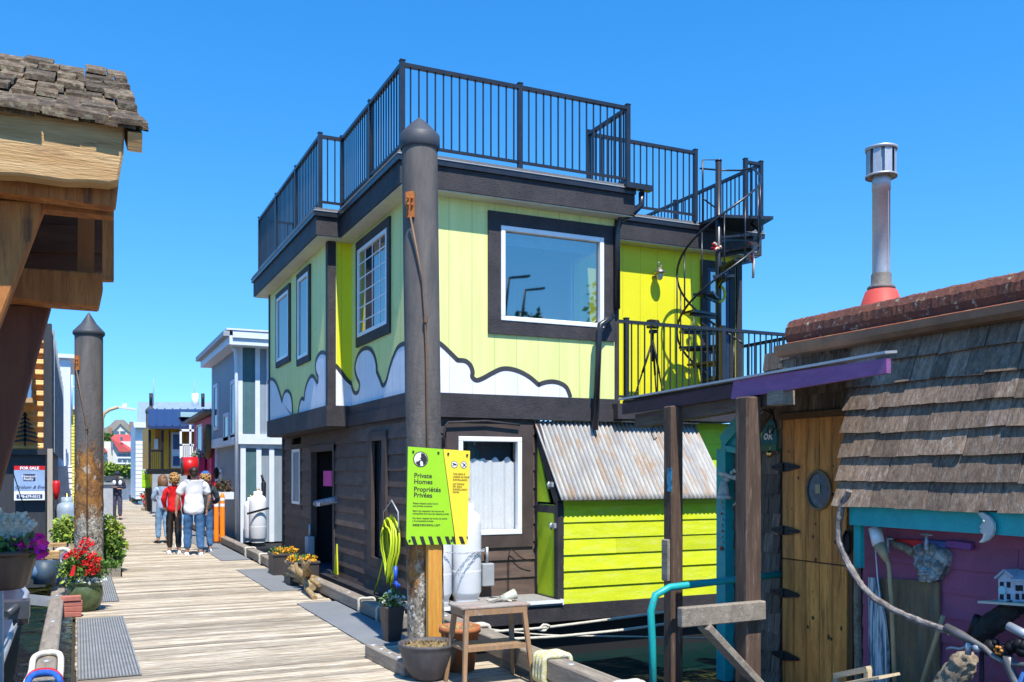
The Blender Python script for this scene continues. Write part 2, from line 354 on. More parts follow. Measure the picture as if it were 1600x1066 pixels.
ribmat(8.35,11.82,-.0,.49,'grey ribbed rubber mat in the foreground beside the bricks')
ribmat(13.25,16.4,.2,.50,'narrow grey ribbed mat behind the green glazed pot')
# edge timbers
def timber(name,label,a,b,w,h,mat=TIMB,group='timber rails along the dock edges',blocks=()):
    t=thing(name,label,'timber rail',a,group); mb=MB(); mb.beam(a,b,w,h,up=(0,0,1)); mb.build('timber',t,mat,bevel=.012)
    a=V(a);b=V(b)
    for k in blocks:
        p=a+(b-a)*k; mb=MB(); mb.beam(p+V((0,-.12,-h/2-.07)),p+V((0,.12,-h/2-.07)),w*.9,.14); mb.build('block',t,mat)
    mb=MB()
    for k in [.08,.3,.52,.75,.93]:
        p=a+(b-a)*k; mb.lathe([(0,.006),(.03,.005),(.032,0)],p+V((0,0,h/2)),n=10)
    mb.build('bolt_heads',t,STEEL)
timber('edge_timber','weathered timber rail with white ropes running past the brown wall',(3.18,9.55,.08),(3.14,16.8,.08),.16,.15,blocks=(.02,.16,.5,.9))
timber('edge_timber','rope-wrapped timber rail past the grey house and the white tank',(3.17,16.95,.08),(3.2,31,.08),.17,.16,blocks=(.03,.4,.9))
timber('edge_timber','timber rail behind the wooden stool with a frayed yellow rope round it',(3.45,9.3,.14),(3.4,5.2,.16),.17,.16,blocks=(.1,.5))
timber('edge_timber','left timber rail beside the front ribbed mat with blue and red rope',(-.22,13.3,.14),(-.22,3.5,.14),.15,.14,blocks=(.1,.5,.9))
timber('edge_timber','short sawn timber beside the big grey bowl planter on the planks',(2.44,8.28,.06),(2.5,7.35,.06),.11,.13,blocks=())
# ropes
def rope(label,pts,r,mat=WROPE,name='rope',grp=None,n=8):
    P=[]; pts=[V(p) for p in pts]
    for i in range(len(pts)-1):
        p0=pts[max(i-1,0)];p1=pts[i];p2=pts[i+1];p3=pts[min(i+2,len(pts)-1)]
        for k in range(6):
            t=k/6; P.append(.5*((2*p1)+(-p0+p2)*t+(2*p0-5*p1+4*p2-p3)*t*t+(-p0+3*p1-3*p2+p3)*t**3))
    P.append(pts[-1]); mb=MB(); mb.tube(P,r,n=n); return tag(mb.build(name,mat=mat),label,'rope',grp)
def wrapx(y,x,z,w,h,turns,r,drop=0):   # turns of rope round a timber lying along Y
    pts=[]
    for k in range(turns*8+1):
        t=2*PI*k/8; c,s=math.cos(t),math.sin(t)
        q=max(abs(c),abs(s)); pts.append((x+c/q**.8*(w/2+r),y+k/8*r*2.1,z+s/q**.8*(h/2+r)))
    return pts
RG='white ropes tied round the timber rail'
for (yy,tn,lab) in [(10.9,1,'white rope loop nearest the driftwood on the rail by the brown wall'),(10.15,1,'white rope hitch hanging over the rail by the coiled hose'),(9.8,1,'knotted white rope at the near end of the rail by the tall dark planter'),(19.2,3,'pale rope wound round the rail in front of the grey house'),(17.6,3,'pale rope wound round the rail beside the white tank')]:
    rope(lab,wrapx(yy,3.17,.085,.16,.15,tn,.016)+[(3.07,yy+.1,-.02)],.016,grp=RG)
rope('frayed yellow and white rope wound round the rail behind the stool',wrapx(6.45,3.42,.15,.17,.16,4,.024)+[(3.3,6.6,-.05)],.024,M('yellow_rope',(.52,.48,.16),(.65,.62,.5),.9,scale=30,bump=.9,bscale=90),grp=None)
rope('grey and white rope looped over the near end of the right rail',wrapx(5.35,3.4,.16,.17,.16,2,.022)+[(3.3,5.6,.02)],.022)
rope('off-white rope coil on the rail behind the stool\'s left legs',wrapx(8.05,3.43,.15,.17,.16,3,.02)+[(3.55,8.1,.0)],.02)
e1=AY(1132,944,8.4); rope('upper white mooring rope stretched under the green shed',[AX(745,990,3.5),AY(800,985,8.0),AY(850,981,8.1),AY(960,967,8.3),e1],.014,grp='mooring ropes under the green shed')
rope('lower white mooring rope stretched over the dark water',[AX(770,1000,3.5),AY(850,996,7.9),AY(900,992,7.9),AY(1000,981,7.9),AY(1130,960,7.9)],.014,grp='mooring ropes under the green shed')
rope('thin slack grey line behind the mooring ropes',[AX(740,980,3.6),AY(850,992,8.4),AY(1000,995,8.4),AY(1140,998,8.4)],.008)
mb=MB(); q=AY(850,981,8.1)
mb.tube([q+V((.05*math.cos(t)*(1+.4*math.sin(2*t)),-.01*math.sin(3*t),.028*math.sin(t))) for t in [i*PI/6 for i in range(12)]],.013,closed=True); tag(mb.build('rope_knot',mat=WROPE),'knot tied in the upper white mooring rope','knot')
WR2=M('cream_rope',(.72,.69,.6),(.6,.57,.48),.85,scale=30,bump=.6,bscale=80)
rope('thick cream rope looped over the left timber rail in the foreground',[(-.22-.3,7.1,.0),(-.33,7.7,.17),(-.31,8.25,.23),(-.22,8.42,.235),(-.13,8.3,.235),(-.115,7.95,.2),(-.12,7.7,.16)],.024,WR2)
for k,(c,dy,lab) in enumerate([((.62,.01,.02),0,'red rope lying against the blue rope on the left rail'),((.01,.12,.55),-.07,'bright blue rope wound over the left rail')]):
    m_=M('rope_col%d'%k,c,tuple(v*.6 for v in c),.7,scale=30,bump=.6,bscale=90)
    pts=[(-.34,7.5+dy,-.02),(-.33,7.55+dy,.14),(-.3,7.62+dy,.225),(-.2,7.65+dy,.235),(-.125,7.6+dy,.2),(-.1,7.5+dy,.08),(-.08,7.35+dy,.03)]
    if k: pts=pts+[(-.03,7.3,.02),(.01,7.15,.03),(-.04,6.95,.03),(-.08,7.1,.05),(-.02,7.4,.06),(.03,7.2,.03),(.0,6.8,.02)]
    rope(lab,pts,.024,m_)
def pile_mat(zr):
    m=bpy.data.materials.new('pile_steel_rust'); m.use_nodes=True; n=m.node_tree.nodes; l=m.node_tree.links; b=n['Principled BSDF']; b.inputs['Roughness'].default_value=.8; b.inputs['Specular IOR Level'].default_value=.25
    tc=n.new('ShaderNodeTexCoord')
    def nz(sc,st):
        mp=n.new('ShaderNodeMapping'); mp.inputs['Scale'].default_value=st; l.new(tc.outputs['Object'],mp.inputs[0]); t=n.new('ShaderNodeTexNoise'); t.inputs['Scale'].default_value=sc; t.inputs['Detail'].default_value=9; t.inputs['Roughness'].default_value=.68; l.new(mp.outputs[0],t.inputs[0]); return t.outputs[0]
    def mr(f,a,c): q=n.new('ShaderNodeMapRange'); q.inputs[1].default_value=a; q.inputs[2].default_value=c; l.new(f,q.inputs[0]); return q.outputs[0]
    def mx(f,a,c):
        q=n.new('ShaderNodeMix'); q.data_type='RGBA'; l.new(f,q.inputs[0])
        for i,v in ((6,a),(7,c)):
            if isinstance(v,tuple): q.inputs[i].default_value=(*v,1)
            else: l.new(v,q.inputs[i])
        return q.outputs[2]
    def ma(op,a,c):
        q=n.new('ShaderNodeMath'); q.operation=op
        for i,v in ((0,a),(1,c)):
            if isinstance(v,(int,float)): q.inputs[i].default_value=v
            else: l.new(v,q.inputs[i])
        return q.outputs[0]
    base=mx(mr(nz(3,(2,2,.4)),.35,.65),(.16,.14,.125),(.085,.078,.074)); base=mx(mr(nz(5,(3,3,.25)),.60,.72),base,(.21,.12,.065)); base=mx(mr(nz(16,(1,1,.5)),.62,.7),base,(.17,.155,.14))
    rust=mx(mr(nz(6,(1,1,.7)),.42,.6),(.10,.055,.032),(.34,.15,.035)); rust=mx(mr(nz(11,(1,1,.6)),.56,.64),rust,(.42,.33,.24))
    barn=mx(mr(nz(14,(1,1,.6)),.42,.56),(.075,.06,.045),(.30,.26,.20)); barn=mx(mr(nz(26,(1,1,1)),.54,.60),barn,(.55,.53,.48))
    sp=n.new('ShaderNodeSeparateXYZ'); l.new(tc.outputs['Object'],sp.inputs[0]); zz=ma('ADD',sp.outputs[2],-.6 if 0 else 0.0)
    zn=ma('ADD',zz,ma('MULTIPLY',ma('SUBTRACT',nz(2.2,(1.5,1.5,.5)),.5),2.2))
    col=mx(mr(zn,zr+.10,zr-.10),base,rust); col=mx(mr(zn,zr*.62+.08,zr*.62-.08),col,barn); l.new(col,b.inputs['Base Color'])
    bp=n.new('ShaderNodeBump'); bp.inputs['Distance'].default_value=.02; l.new(mr(zn,zr+2.4,zr-.2),bp.inputs['Strength']); l.new(nz(22,(1,1,1)),bp.inputs['Height']); l.new(bp.outputs[0],b.inputs['Normal'])
    return m
# ================= PILES
def pile(X,Y,r,ztip,label,bands=True,bracket=True,zr=1.2,post=False,rim=.62):
    t=thing('mooring_pile',label,'pile',(X,Y,-.6),'steel mooring piles')
    h=r*1.45
    mb=MB(); n=28; rd=random.Random(int(Y*7)); prof=[]
    zs=[-.6+ (ztip-h+.6)*i/60 for i in range(61)]
    mb.lathe([(r*.985,z) for z in zs],(X,Y,0),None,n)
    for i,f in enumerate(mb.f):
        z=sum(mb.v[j].z for j in f)/4; a=i%n
        k=z+ .25*math.sin(a*1.1+Y)+.15*math.sin(a*2.7+z*6)
        if z<zr*.62+.1*math.sin(a*1.7): 
            mb.m[i]=mb.mi(PILEB if k<zr*.6 else PILER)
        elif k<zr: mb.m[i]=mb.mi(PILER)
        else: mb.m[i]=mb.mi(PILEM)
        if z<zr*.9: 
            for j in f: pass
    if zr>0:
        for v in mb.v:
            if v.z<zr*.8: 
                q=V((v.x-X,v.y-Y,0)); q=q*(1+.05*rd.random()); v.x=X+q.x; v.y=Y+q.y
    mb.m=[0]*len(mb.f); mb.mats=[]; mb.build('shaft',t,pile_mat(zr+.6))
    mb=MB(); mb.lathe([(r*1.04,-.12*0-.02),(r*1.12,0),(r*1.12,r*rim),(r*1.05,r*(rim+.08)),(r*.55,r*(rim+.62)),(.01,h+r*.2)],(X,Y,ztip-h-r*.2),None,32); mb.build('cap',t,CAPM)
    if bracket:
        bx=X-r*.72; by=Y-r*.72
        mb=MB(); mb.beam((bx-.02,by-.0,ztip-.95),(bx-.02,by-.0,ztip-.72),.075,.03,up=(1,1,0)); 
        for zz in (ztip-.78,ztip-.84): 
            for xx in (-.025,.012): mb.tube([(bx-.02+xx,by-.01,zz),(bx-.03+xx,by-.05,zz)],.011,n=6)
        mb.build('bracket',t,M('rust_orange',(.50,.16,.03),(.35,.10,.02),.7,bump=.3))
        mb=MB(); mb.tube([(bx-.03,by-.03,ztip-.95),(bx+.06,by-.07,ztip-1.5),(X-.04,Y-r-.03,ztip-1.85),(X-.03,Y-r-.025,ztip-2.2),(X-.03,Y-r-.025,.5)],.009,n=6); mb.build('conduit',t,GUT)
        mb=MB(); mb.lathe([(.02,-.025),(.02,.025)],(X-.035,Y-r-.03,ztip-1.87),n=8); mb.build('clamp',t,GUT)
    return t
P1=(2.90,8.02)
pile(P1[0],P1[1],.165,4.93,'tall dark steel pile with conical cap carrying the private homes sign',zr=1.35).rotation_euler=(0,-.014,0)
pile(.17,16.5,.215,4.28,'tall rusty steel pile with pointed cap behind the red geraniums',zr=2.0,rim=.2)
pile(2.93,44,.19,4.65,'distant dark pile carrying the small green sign',bracket=False,zr=0)
pile(3.0,58,.2,4.1,'farthest dark pile in front of the red roofed building',bracket=False,zr=0)
# ================= SIGN on the pile
LG=M('sign_green',(.33,.64,.02),(.31,.61,.018),.4,bump=.02,fine=.02); YG=M('sign_yellow',(.88,.66,.045),(.85,.63,.04),.4,bump=.02,fine=.02); BK=M('sign_black',(.03,.03,.03),None,.5,bump=0); SW=M('sign_white',(.8,.8,.8),None,.5,bump=0)
def sign(O,U,Vv,w,h,label,full=True,grp='private homes signs on the piles'):
    O=V(O);U=V(U).normalized();Vv=V(Vv).normalized();N=U.cross(Vv)
    if True:
        t=thing('notice_sign',label,'sign',O,grp)
        P=lambda u,v,d=0: O+U*(u*w)+Vv*(v*h)+N*d
        pr=lambda mb,pts,d0,d1,m=None: mb.prism([P(a,b,d0) for a,b in pts],N*(d1-d0),m)
        g=[(0,.07),(.03,0),(.78,0),(.755,.12),(.545,.99),(0,.995)]
        mb=MB(); pr(mb,[(.0,.06),(.04,.0),(.785,.0),(.55,.99),(.0,1)],0,.012); mb.build('green_panel',t,LG)
        mb=MB(); pr(mb,[(.80,.0),(.985,.0),(1,.985),(.56,.99)],0,.010); mb.build('yellow_panel',t,YG)
        mb=MB(); pr(mb,[(.788,.0),(.797,.0),(.557,.99),(.551,.99)],.004,.013); 
        for k in range(5):
            a=.07+k*.135; pr(mb,[(a+.045,.0),(a+.105,.0),(a+.06,.085),(a,.085)],.0125,.0145)
        pr(mb,[(.755,.01),(.785,.01),(.765,.085),(.72,.085)],.0125,.0145)
        pr(mb,[(.885,.01),(.945,.01),(.90,.085),(.84,.085)],.0105,.0145)
        pr(mb,[(.985,.05),(.99,.085),(.965,.085)],.0105,.0145)
        for a,b in [(.08,.95),(.48,.95),(.64,.945),(.95,.94),(.05,.04),(.72,.045),(.9,.045)]:
            mb.prism([P(a,b,.013)+(U*math.cos(q)+Vv*math.sin(q))*.010 for q in [i*PI/5 for i in range(10)]],N*.006)
        mb.build('stripes',t,BK)
        def disc(mb,a,b,r,d,m,arc=(0,2*PI)):
            mb.prism([P(a,b,d)+(U*math.cos(q)+Vv*math.sin(q))*r for q in [arc[0]+(arc[1]-arc[0])*i/20 for i in range(20)]],N*.0012,m)
        r0=.118*w
        mb=MB(); disc(mb,.2,.875,r0,.0125,BK); disc(mb,.2,.875,r0*.88,.0140,SW)
        mb.prism([P(.2,.875,.0155)+U*a*r0+Vv*b*r0 for a,b in [(.1,.84),(.45,.72),(.8,.3),(.86,-.1),(.7,-.5),(.35,-.78),(.3,-.3),(.1,-.2),(-.05,-.25),(.05,-.02),(-.1,.1),(.05,.3),(0,.6)]],N*.001,BK)
        mb.prism([P(.2,.875,.0155)+U*a*r0+Vv*b*r0 for a,b in [(-.62,-.55),(-.6,-.3),(-.3,-.25),(-.15,-.05),(-.05,-.05),(-.08,-.5),(0,-.84),(-.3,-.8)]],N*.001,BK)
        if full:
            for a in (.745,.90):
                disc(mb,a,.835,.055*w,.0105,BK); disc(mb,a,.835,.047*w,.0120,SW)
            mb.prism([P(.745,.835,.0135)+U*a*r0+Vv*b*r0 for a,b in [(-.25,.05),(-.2,.22),(.3,.05),(.26,-.14)]],N*.001,BK)
            mb.prism([P(.745,.835,.0135)+U*a*r0+Vv*b*r0 for a,b in [(-.3,-.2),(-.25,-.1),(.0,-.02),(.0,-.1)]],N*.001,BK)
            mb.prism([P(.90,.835,.0135)+U*a*r0+Vv*b*r0 for a,b in [(-.25,.2),(-.1,.25),(.3,-.18),(.2,-.25)]],N*.001,BK)
            mb.prism([P(.90,.835,.0135)+U*a*r0+Vv*b*r0 for a,b in [(-.2,-.25),(-.1,-.3),(.25,.15),(.2,.25)]],N*.001,BK)
        mb.build('symbols',t)
        mb=MB(); T=lambda s,u,v,sz,m=BK,b=0: textmesh(mb,s,sz*h,P(u,v,.0135),U,Vv,m,bold=b)
        T('Private',.10,.685,.070,b=.0010); T('Homes',.10,.623,.070,b=.0010); T('Propriétés',.10,.545,.070,b=.0010); T('Privées',.10,.485,.070,b=.0010)
        if full:
            for s_,v in [('Please respect quiet hours',.415),('and private property',.388),('Merci de respecter les heures de',.337),('tranquillité ainsi que les espaces privés',.310),('Por favor respete las horas de sueño',.262),('y la propiedad privada',.235),('请尊重宁静时间和私人财产',.19)]: T(s_,.09,v,.0255,b=.0004)
            for s_,v in [('THIS AREA IS',.73),('UNDER 24 HOUR',.70),('SURVEILLANCE',.67),('CET ESPACE',.625),('EST SOUS',.597),('SURVEILLANCE',.569),('24H/24',.541)]: T(s_,.725,v,.024,b=.0004)
        mb.build('lettering',t)
    return t
sy=P1[1]-.29
a=AY(634,851,sy); bb=AY(731,851,sy); c=AY(637,698,sy)
sign(a,bb-a,c-a,(bb-a).length,(c-a).length,'lime and yellow private homes notice in the foreground on the tall pile')
mb=MB(); q=AY(677,900,sy+.07); mb.box((q.x-.065,sy+.015,-.0),(q.x+.065,sy+.09,a.z+.62)); tag(mb.build('sign_post',mat=wood('amber_post',(.62,.30,.05),(.45,.20,.035),'z',.55),bevel=.006),'amber wooden post behind the foreground sign','post')
sy2=43.7; a=AY(221.5,763,sy2); bb=AY(240,763,sy2); c=AY(221.5,735.5,sy2)
sign(a,bb-a,c-a,(bb-a).length,(c-a).length,'small distant lime and yellow notice on the far pile',full=False)
mb=MB(); q=AY(230,780,43.8); mb.box((q.x-.09,43.75,0),(q.x+.09,43.9,1.2)); tag(mb.build('sign_post',mat=WPOST),'weathered post under the small distant notice','post')
# ================= GREEN HOUSEBOAT
HB=thing('houseboat','two-storey lime green houseboat with cloud mural, brown lower storey and black roof railings','houseboat',(6.5,14,-.5))
XB,XR,YF,YY,XE=3.31,3.65,10.6,11.7,6.5
Z1,Z2=2.66,5.10
def part(mb,name,mat=None,par=HB,label=None,bevel=0):
    o=mb.build(name,par,mat,bevel)
    if label: o['label']=label
    return o
# windows: list (axis, const, u0,u1,z0,z1)
mb=MB(); wallY(mb,YF,XR,XE,Z1,Z2,.12,[(4.80,6.29,3.60,4.79)]); part(mb,'wall',LIME,label='pale lime front wall of the upper storey')
mb=MB(); mb.box((XR,YF+.12,Z1),(XR+.12,13.35,Z2)); part(mb,'wall',LIMEL,label='lime side wall of the upper storey beside the pile')
mb=MB(); mb.box((XB,13.35,Z1),(XB+.12,17.95,Z2)); mb.box((XB+.12,17.83,Z1),(9,17.95,Z2)); part(mb,'wall',LIMEL,label='lime side wall of the projecting bay')
mb=MB(); mb.box((XB+.12,13.35,Z1),(XR+.12,13.47,Z2)); part(mb,'wall',CHART,label='bright chartreuse return of the bay')
mb=MB(); mb.box((XE,YY,Z1-.1),(9.43,YY+.12,Z2)); part(mb,'wall',CHART,label='bright chartreuse wall behind the spiral staircase')
mb=MB(); wallX(mb,XE-.12,YF+.12,YY,Z1,Z2,.12,[(10.9,11.6,3.3,4.7)]); mb.box((9.31,YY+.12,Z1-.1),(9.43,17.8,Z2)); part(mb,'wall',CHART,label='chartreuse end wall')
# lower storey
hl=[(14.28,15.75,.1,2.04),(16.67,17.45,1.1,2.15),(11.62,12.2,.55,2.13)]
mb=MB(); lap(mb,'X',XR,YF,18.2,.08,2.40,.205,None,hl); part(mb,'lap_siding',BRN,label='dark brown lap siding facing the dock')
hf=[(4.22,5.08,.92,2.14)]
mb=MB(); lap(mb,'Y',YF,XR+.02,5.32,.15,2.40,.225,None,hf); part(mb,'lap_siding',BRN,label='dark brown lap siding of the front')
mb=MB(); mb.box((XR+.02,YF+.02,.05),(9.35,18.2,.12)); mb.box((9.3,YF+.05,.1),(9.4,18,2.4)); mb.box((XR+.02,18.15,.1),(9.4,18.25,2.4)); part(mb,'inner_shell',BRNT)
mb=MB(); mb.box((XR-.04,YF-.04,.06),(XR+.06,YF+.06,2.38)); mb.box((XR-.045,18.14,.06),(XR+.06,18.26,2.38)); part(mb,'corner_board',BRNT)
# band and fascia
mb=MB()
mb.box((XR-.05,YF-.06,2.53),(XE+.02,YF,2.665)); mb.box((XR-.07,YF-.09,2.37),(XE+.03,YF+.02,2.53)); part(mb,'band_board',BLK,label='black band board over the front window')
mb=MB(); mb.box((XR-.052,YF,2.53),(XR,13.35,2.665)); mb.box((XR-.072,YF+.02,2.37),(XR,13.35,2.53)); part(mb,'band_board',BLK)
mb=MB(); mb.box((XB-.04,13.31,2.37),(XB+.1,17.98,2.67)); mb.box((XB+.1,13.31,2.37),(XR-.02,13.40,2.67)); mb.box((XB,13.35,2.36),(XR+.02,17.95,2.40)); part(mb,'band_board',BLK,label='black band under the projecting bay')
for a,b in (((XB-.02,13.325,2.66),(XB+.10,13.45,5.09)),((XR-.02,YF-.03,2.67),(XR+.09,YF+.05,5.09)),((XB-.015,17.86,2.67),(XB+.06,17.97,5.09))): mb=MB(); mb.box(a,b); part(mb,'corner_board',BLK)
for a,b in (((9.36,YY-.03,2.6),(9.46,YY+.08,5.09)),((XE-.03,YF-.02,2.67),(XE+.03,YF+.06,5.09))): mb=MB(); mb.box(a,b); part(mb,'corner_board',BLK)
# roof outline polygon with overhang
def outline(o): return [(XR-o,YF-o),(XE+.08+o*.2,YF-o),(XE+.08+o*.2,YY-o),(9.43+o,YY-o),(9.43+o,18.05+o),(XB-o,18.05+o),(XB-o,13.35-o),(XR-o,13.35-o)]
def roofslab(o,z0,z1,mat,name,label=None):
    p=outline(o); mb=MB(); mb.prism([(x,y,z0) for x,y in p][::-1],(0,0,z1-z0)); part(mb,name,mat,label=label)
roofslab(.24,5.075,5.40,BLK,'fascia','rough black roof fascia')
roofslab(.215,5.058,5.08,SOFF,'soffit')
roofslab(.275,5.34,5.405,RAIL,'roof_gutter')
roofslab(.285,5.407,5.418,GREYP,'drip_edge')
roofslab(.265,5.422,5.455,ROOFG,'roof_surface')
# rails
def railing(pts,z0,z1,pf,label=None,posts=None,sp=.105,foot=True,ends=(1,1)):
    r=MB(); 
    for i in range(len(pts)-1):
        a=V((*pts[i],0)); b=V((*pts[i+1],0)); d=(b-a); L=d.length; d.normalize()
        r.beam(a+V((0,0,z1-.022)),b+V((0,0,z1-.022)),.055,.044); r.beam(a+V((0,0,z0+.095)),b+V((0,0,z0+.095)),.035,.03)
        k=max(1,round(L/sp))
        for j in range(1,k): 
            p=a+d*(L*j/k); r.box((p.x-.008,p.y-.008,z0+.08),(p.x+.008,p.y+.008,z1-.03))
    o=part(r,'railing',RAIL,label=label)
    for p in pf:
        q=MB(); q.box((p[0]-.028,p[1]-.028,z0),(p[0]+.028,p[1]+.028,z1+.025)); q.box((p[0]-.033,p[1]-.033,z1+.02),(p[0]+.033,p[1]+.033,z1+.035)); q.build('post',o,RAIL)
rz0,rz1=5.455,6.50; xl=XB-.18; xr_=XR-.2; yf=YF-.2
railing([(xr_,yf),(6.55,yf)],rz0,rz1,[(xr_,yf),(4.98,yf),(6.55,yf)],'black roof railing over the front window')
railing([(xr_,yf),(xr_,13.12)],rz0,rz1,[(xr_,11.7),(xr_,13.12)],'black roof railing over the recessed side wall')
railing([(xr_,13.12),(xl,13.12)],rz0,rz1,[(xl,13.12)],'short black return of the roof railing')
railing([(xl,13.12),(xl,17.95)],rz0,rz1,[(xl,14.7),(xl,16.3),(xl,17.95)],'black roof railing over the bay')
railing([(6.55,yf),(6.55,11.42)],rz0,rz1,[(6.55,11.42)],'short return of the roof railing')
railing([(6.55,11.42),(8.38,11.42)],rz0,rz1,[(8.38,11.42)],'roof railing over the chartreuse wall')
railing([(9.32,11.42),(9.62,11.42)],rz0,rz1,[(9.32,11.42),(9.62,11.42)],'end stub of the roof railing')
railing([(9.62,11.42),(9.62,18.2)],rz0,rz1,[(9.62,13.7),(9.62,16),(9.62,18.2)],'far roof railing seen through the front one')
railing([(9.62,18.2),(xl,17.95)],rz0,rz1,[(6.5,18.07)],'back roof railing')
# windows
def windowX(X,y0,y1,z0,z1,trim,label,glass=RGL,muntin=0,tmat=BLK,sill=0,tw=.1,depth=.055):
    w=thing_part('window',label)
    mb=MB(); wallX(mb,X-.03,y0-tw,y1+tw,z0-trim,z1+trim,.035,[(y0,y1,z0,z1)]); mb.build('trim',w,tmat)
    mb=MB(); wallX(mb,X-.035,y0,y1,z0,z1,.06,[(y0+.05,y1-.05,z0+.05,z1-.05)]); mb.build('frame',w,WHT)
    mb=MB(); mb.box((X-.012,y0+.05,z0+.05),(X-.002,y1-.05,z1-.05)); mb.build('pane',w,glass)
    if muntin:
        mb=MB(); ny,nz=muntin
        for k in range(1,ny): y=y0+(y1-y0)*k/ny; mb.box((X-.018,y-.008,z0+.05),(X-.011,y+.008,z1-.05))
        for k in range(1,nz): z=z0+(z1-z0)*k/nz; mb.box((X-.0165,y0+.05,z-.008),(X-.0105,y1-.05,z+.008))
        mb.build('grid',w,WHT)
    return w
def thing_part(name,label=None,par=HB):
    o=bpy.data.objects.new(name,None); C.objects.link(o); o.parent=par; ROOTLOC[o.name]=ROOTLOC[par.name]
    if label: o['label']=label
    return o
windowX(XB,14.57,15.32,3.55,4.86,.10,'tall window of the bay nearer the corner',muntin=0)
windowX(XB,16.08,17.1,3.7,4.84,.10,'wide window at the far end of the bay',muntin=0)
windowX(XR,11.55,12.93,3.62,4.86,.13,'gridded window of the recessed side wall',muntin=(4,6))
def windowY(Y,x0,x1,z0,z1,tw,label,glass,tmat=BLK,curtain=None,fw=.06,tproud=.03):
    w=thing_part('window',label)
    mb=MB(); wallY(mb,Y-tproud,x0-tw,x1+tw,z0-tw,z1+tw,tproud+.005,[(x0,x1,z0,z1)]); mb.build('trim',w,tmat)
    mb=MB(); wallY(mb,Y-tproud-.01,x0,x1,z0,z1,.08,[(x0+fw,x1-fw,z0+fw,z1-fw)]); mb.build('frame',w,WHT,bevel=.006)
    mb=MB(); mb.add([(x0+fw,Y+.015,z0+fw),(x1-fw,Y+.015,z0+fw),(x1-fw,Y+.015,z1-fw),(x0+fw,Y+.015,z1-fw)],[(0,1,2,3)]); mb.build('pane',w,glass)
    return w
wl=windowY(YF,4.80,6.29,3.60,4.79,.17,'large picture window of the upper storey',glassmat('picture_glass',.34,(.35,.45,.5)))
mb=MB(); mb.box((4.9,YF+.16,4.60),(6.2,YF+.17,4.75)); mb.build('blind',wl,M('blind_fabric',(.6,.66,.7),None,.8))
mb=MB(); mb.box((XR+.15,13.6,Z1),(XE-.1,13.7,Z2)); mb.box((XR+.15,YF+.2,Z1-.02),(XE-.12,13.6,Z1)); mb.box((XR+.15,YF+.14,5.0),(XE-.12,13.6,5.05)); part(mb,'inner_room',M('room_wall',(.16,.17,.18),None,.9))
w=thing_part('window','small end window seen through the picture window'); mb=MB(); wallX(mb,XE-.14,10.83,11.67,3.23,4.77,.05,[(10.9,11.6,3.3,4.7)]); mb.build('frame',w,WHT)
wl=windowY(YF,4.22,5.08,.92,2.14,.16,'curtained window beside the white gas tanks',CGL,BRNT,tproud=.05)
mb=MB(); vs=[];nn=90
for i in range(nn+1):
    u=i/nn; x=4.27+.78*u; top=1.84+.035*abs(math.sin(u*13))+(.02*math.sin(u*31)); dy=.012*math.sin(u*31)+.008*math.sin(u*53+1)
    for z,k in ((.93,1),(1.3,.85),(top,.55)): vs.append((x,YF+.085+dy*k,z))
mb.add(vs,[(i*3+j,i*3+3+j,i*3+4+j,i*3+1+j) for i in range(nn) for j in range(2)],None,True); mb.build('curtain',wl,CURT)
mb=MB(); mb.box((4.15,YF+.42,.85),(5.15,YF+.44,2.2)); mb.build('back_shade',wl,M('grey_interior',(.16,.20,.23),None,.9))
windowX(XR,16.72,17.4,1.12,2.12,.09,'small window at the far end of the brown wall',tmat=BRNT)
w=thing_part('window','narrow dark window beside the coiled hose')
mb=MB(); wallX(mb,XR-.06,11.5,12.32,.44,2.24,.05,[(11.68,12.14,.56,2.12)]); mb.build('trim',w,BRNT)
mb=MB(); mb.box((XR+.02,11.6,.5),(XR+.03,12.2,2.2)); mb.build('pane',w,GLASS)
mb=MB(); mb.box((XR-.02,11.68,.56),(XR+.01,11.73,2.12)); mb.build('frame',w,WHT)
# door recess
dr=thing_part('doorway','open dark doorway of the brown wall')
mb=MB(); mb.box((XR-.05,14.2,.1),(XR+.05,14.29,2.14)); mb.box((XR-.05,15.74,.1),(XR+.05,15.84,2.14)); mb.box((XR-.052,14.2,2.04),(XR+.052,15.84,2.15)); mb.build('frame',dr,BRNT)
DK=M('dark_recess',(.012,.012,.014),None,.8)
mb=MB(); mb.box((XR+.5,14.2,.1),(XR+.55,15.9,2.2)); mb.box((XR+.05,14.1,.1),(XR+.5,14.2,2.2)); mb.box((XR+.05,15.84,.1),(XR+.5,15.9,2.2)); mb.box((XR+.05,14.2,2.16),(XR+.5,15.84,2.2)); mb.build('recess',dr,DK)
mb=MB(); mb.box((XR-.08,14.28,.08),(XR+.4,15.75,.16)); mb.build('sill',dr,M('navy_sill',(.03,.04,.07),None,.5))
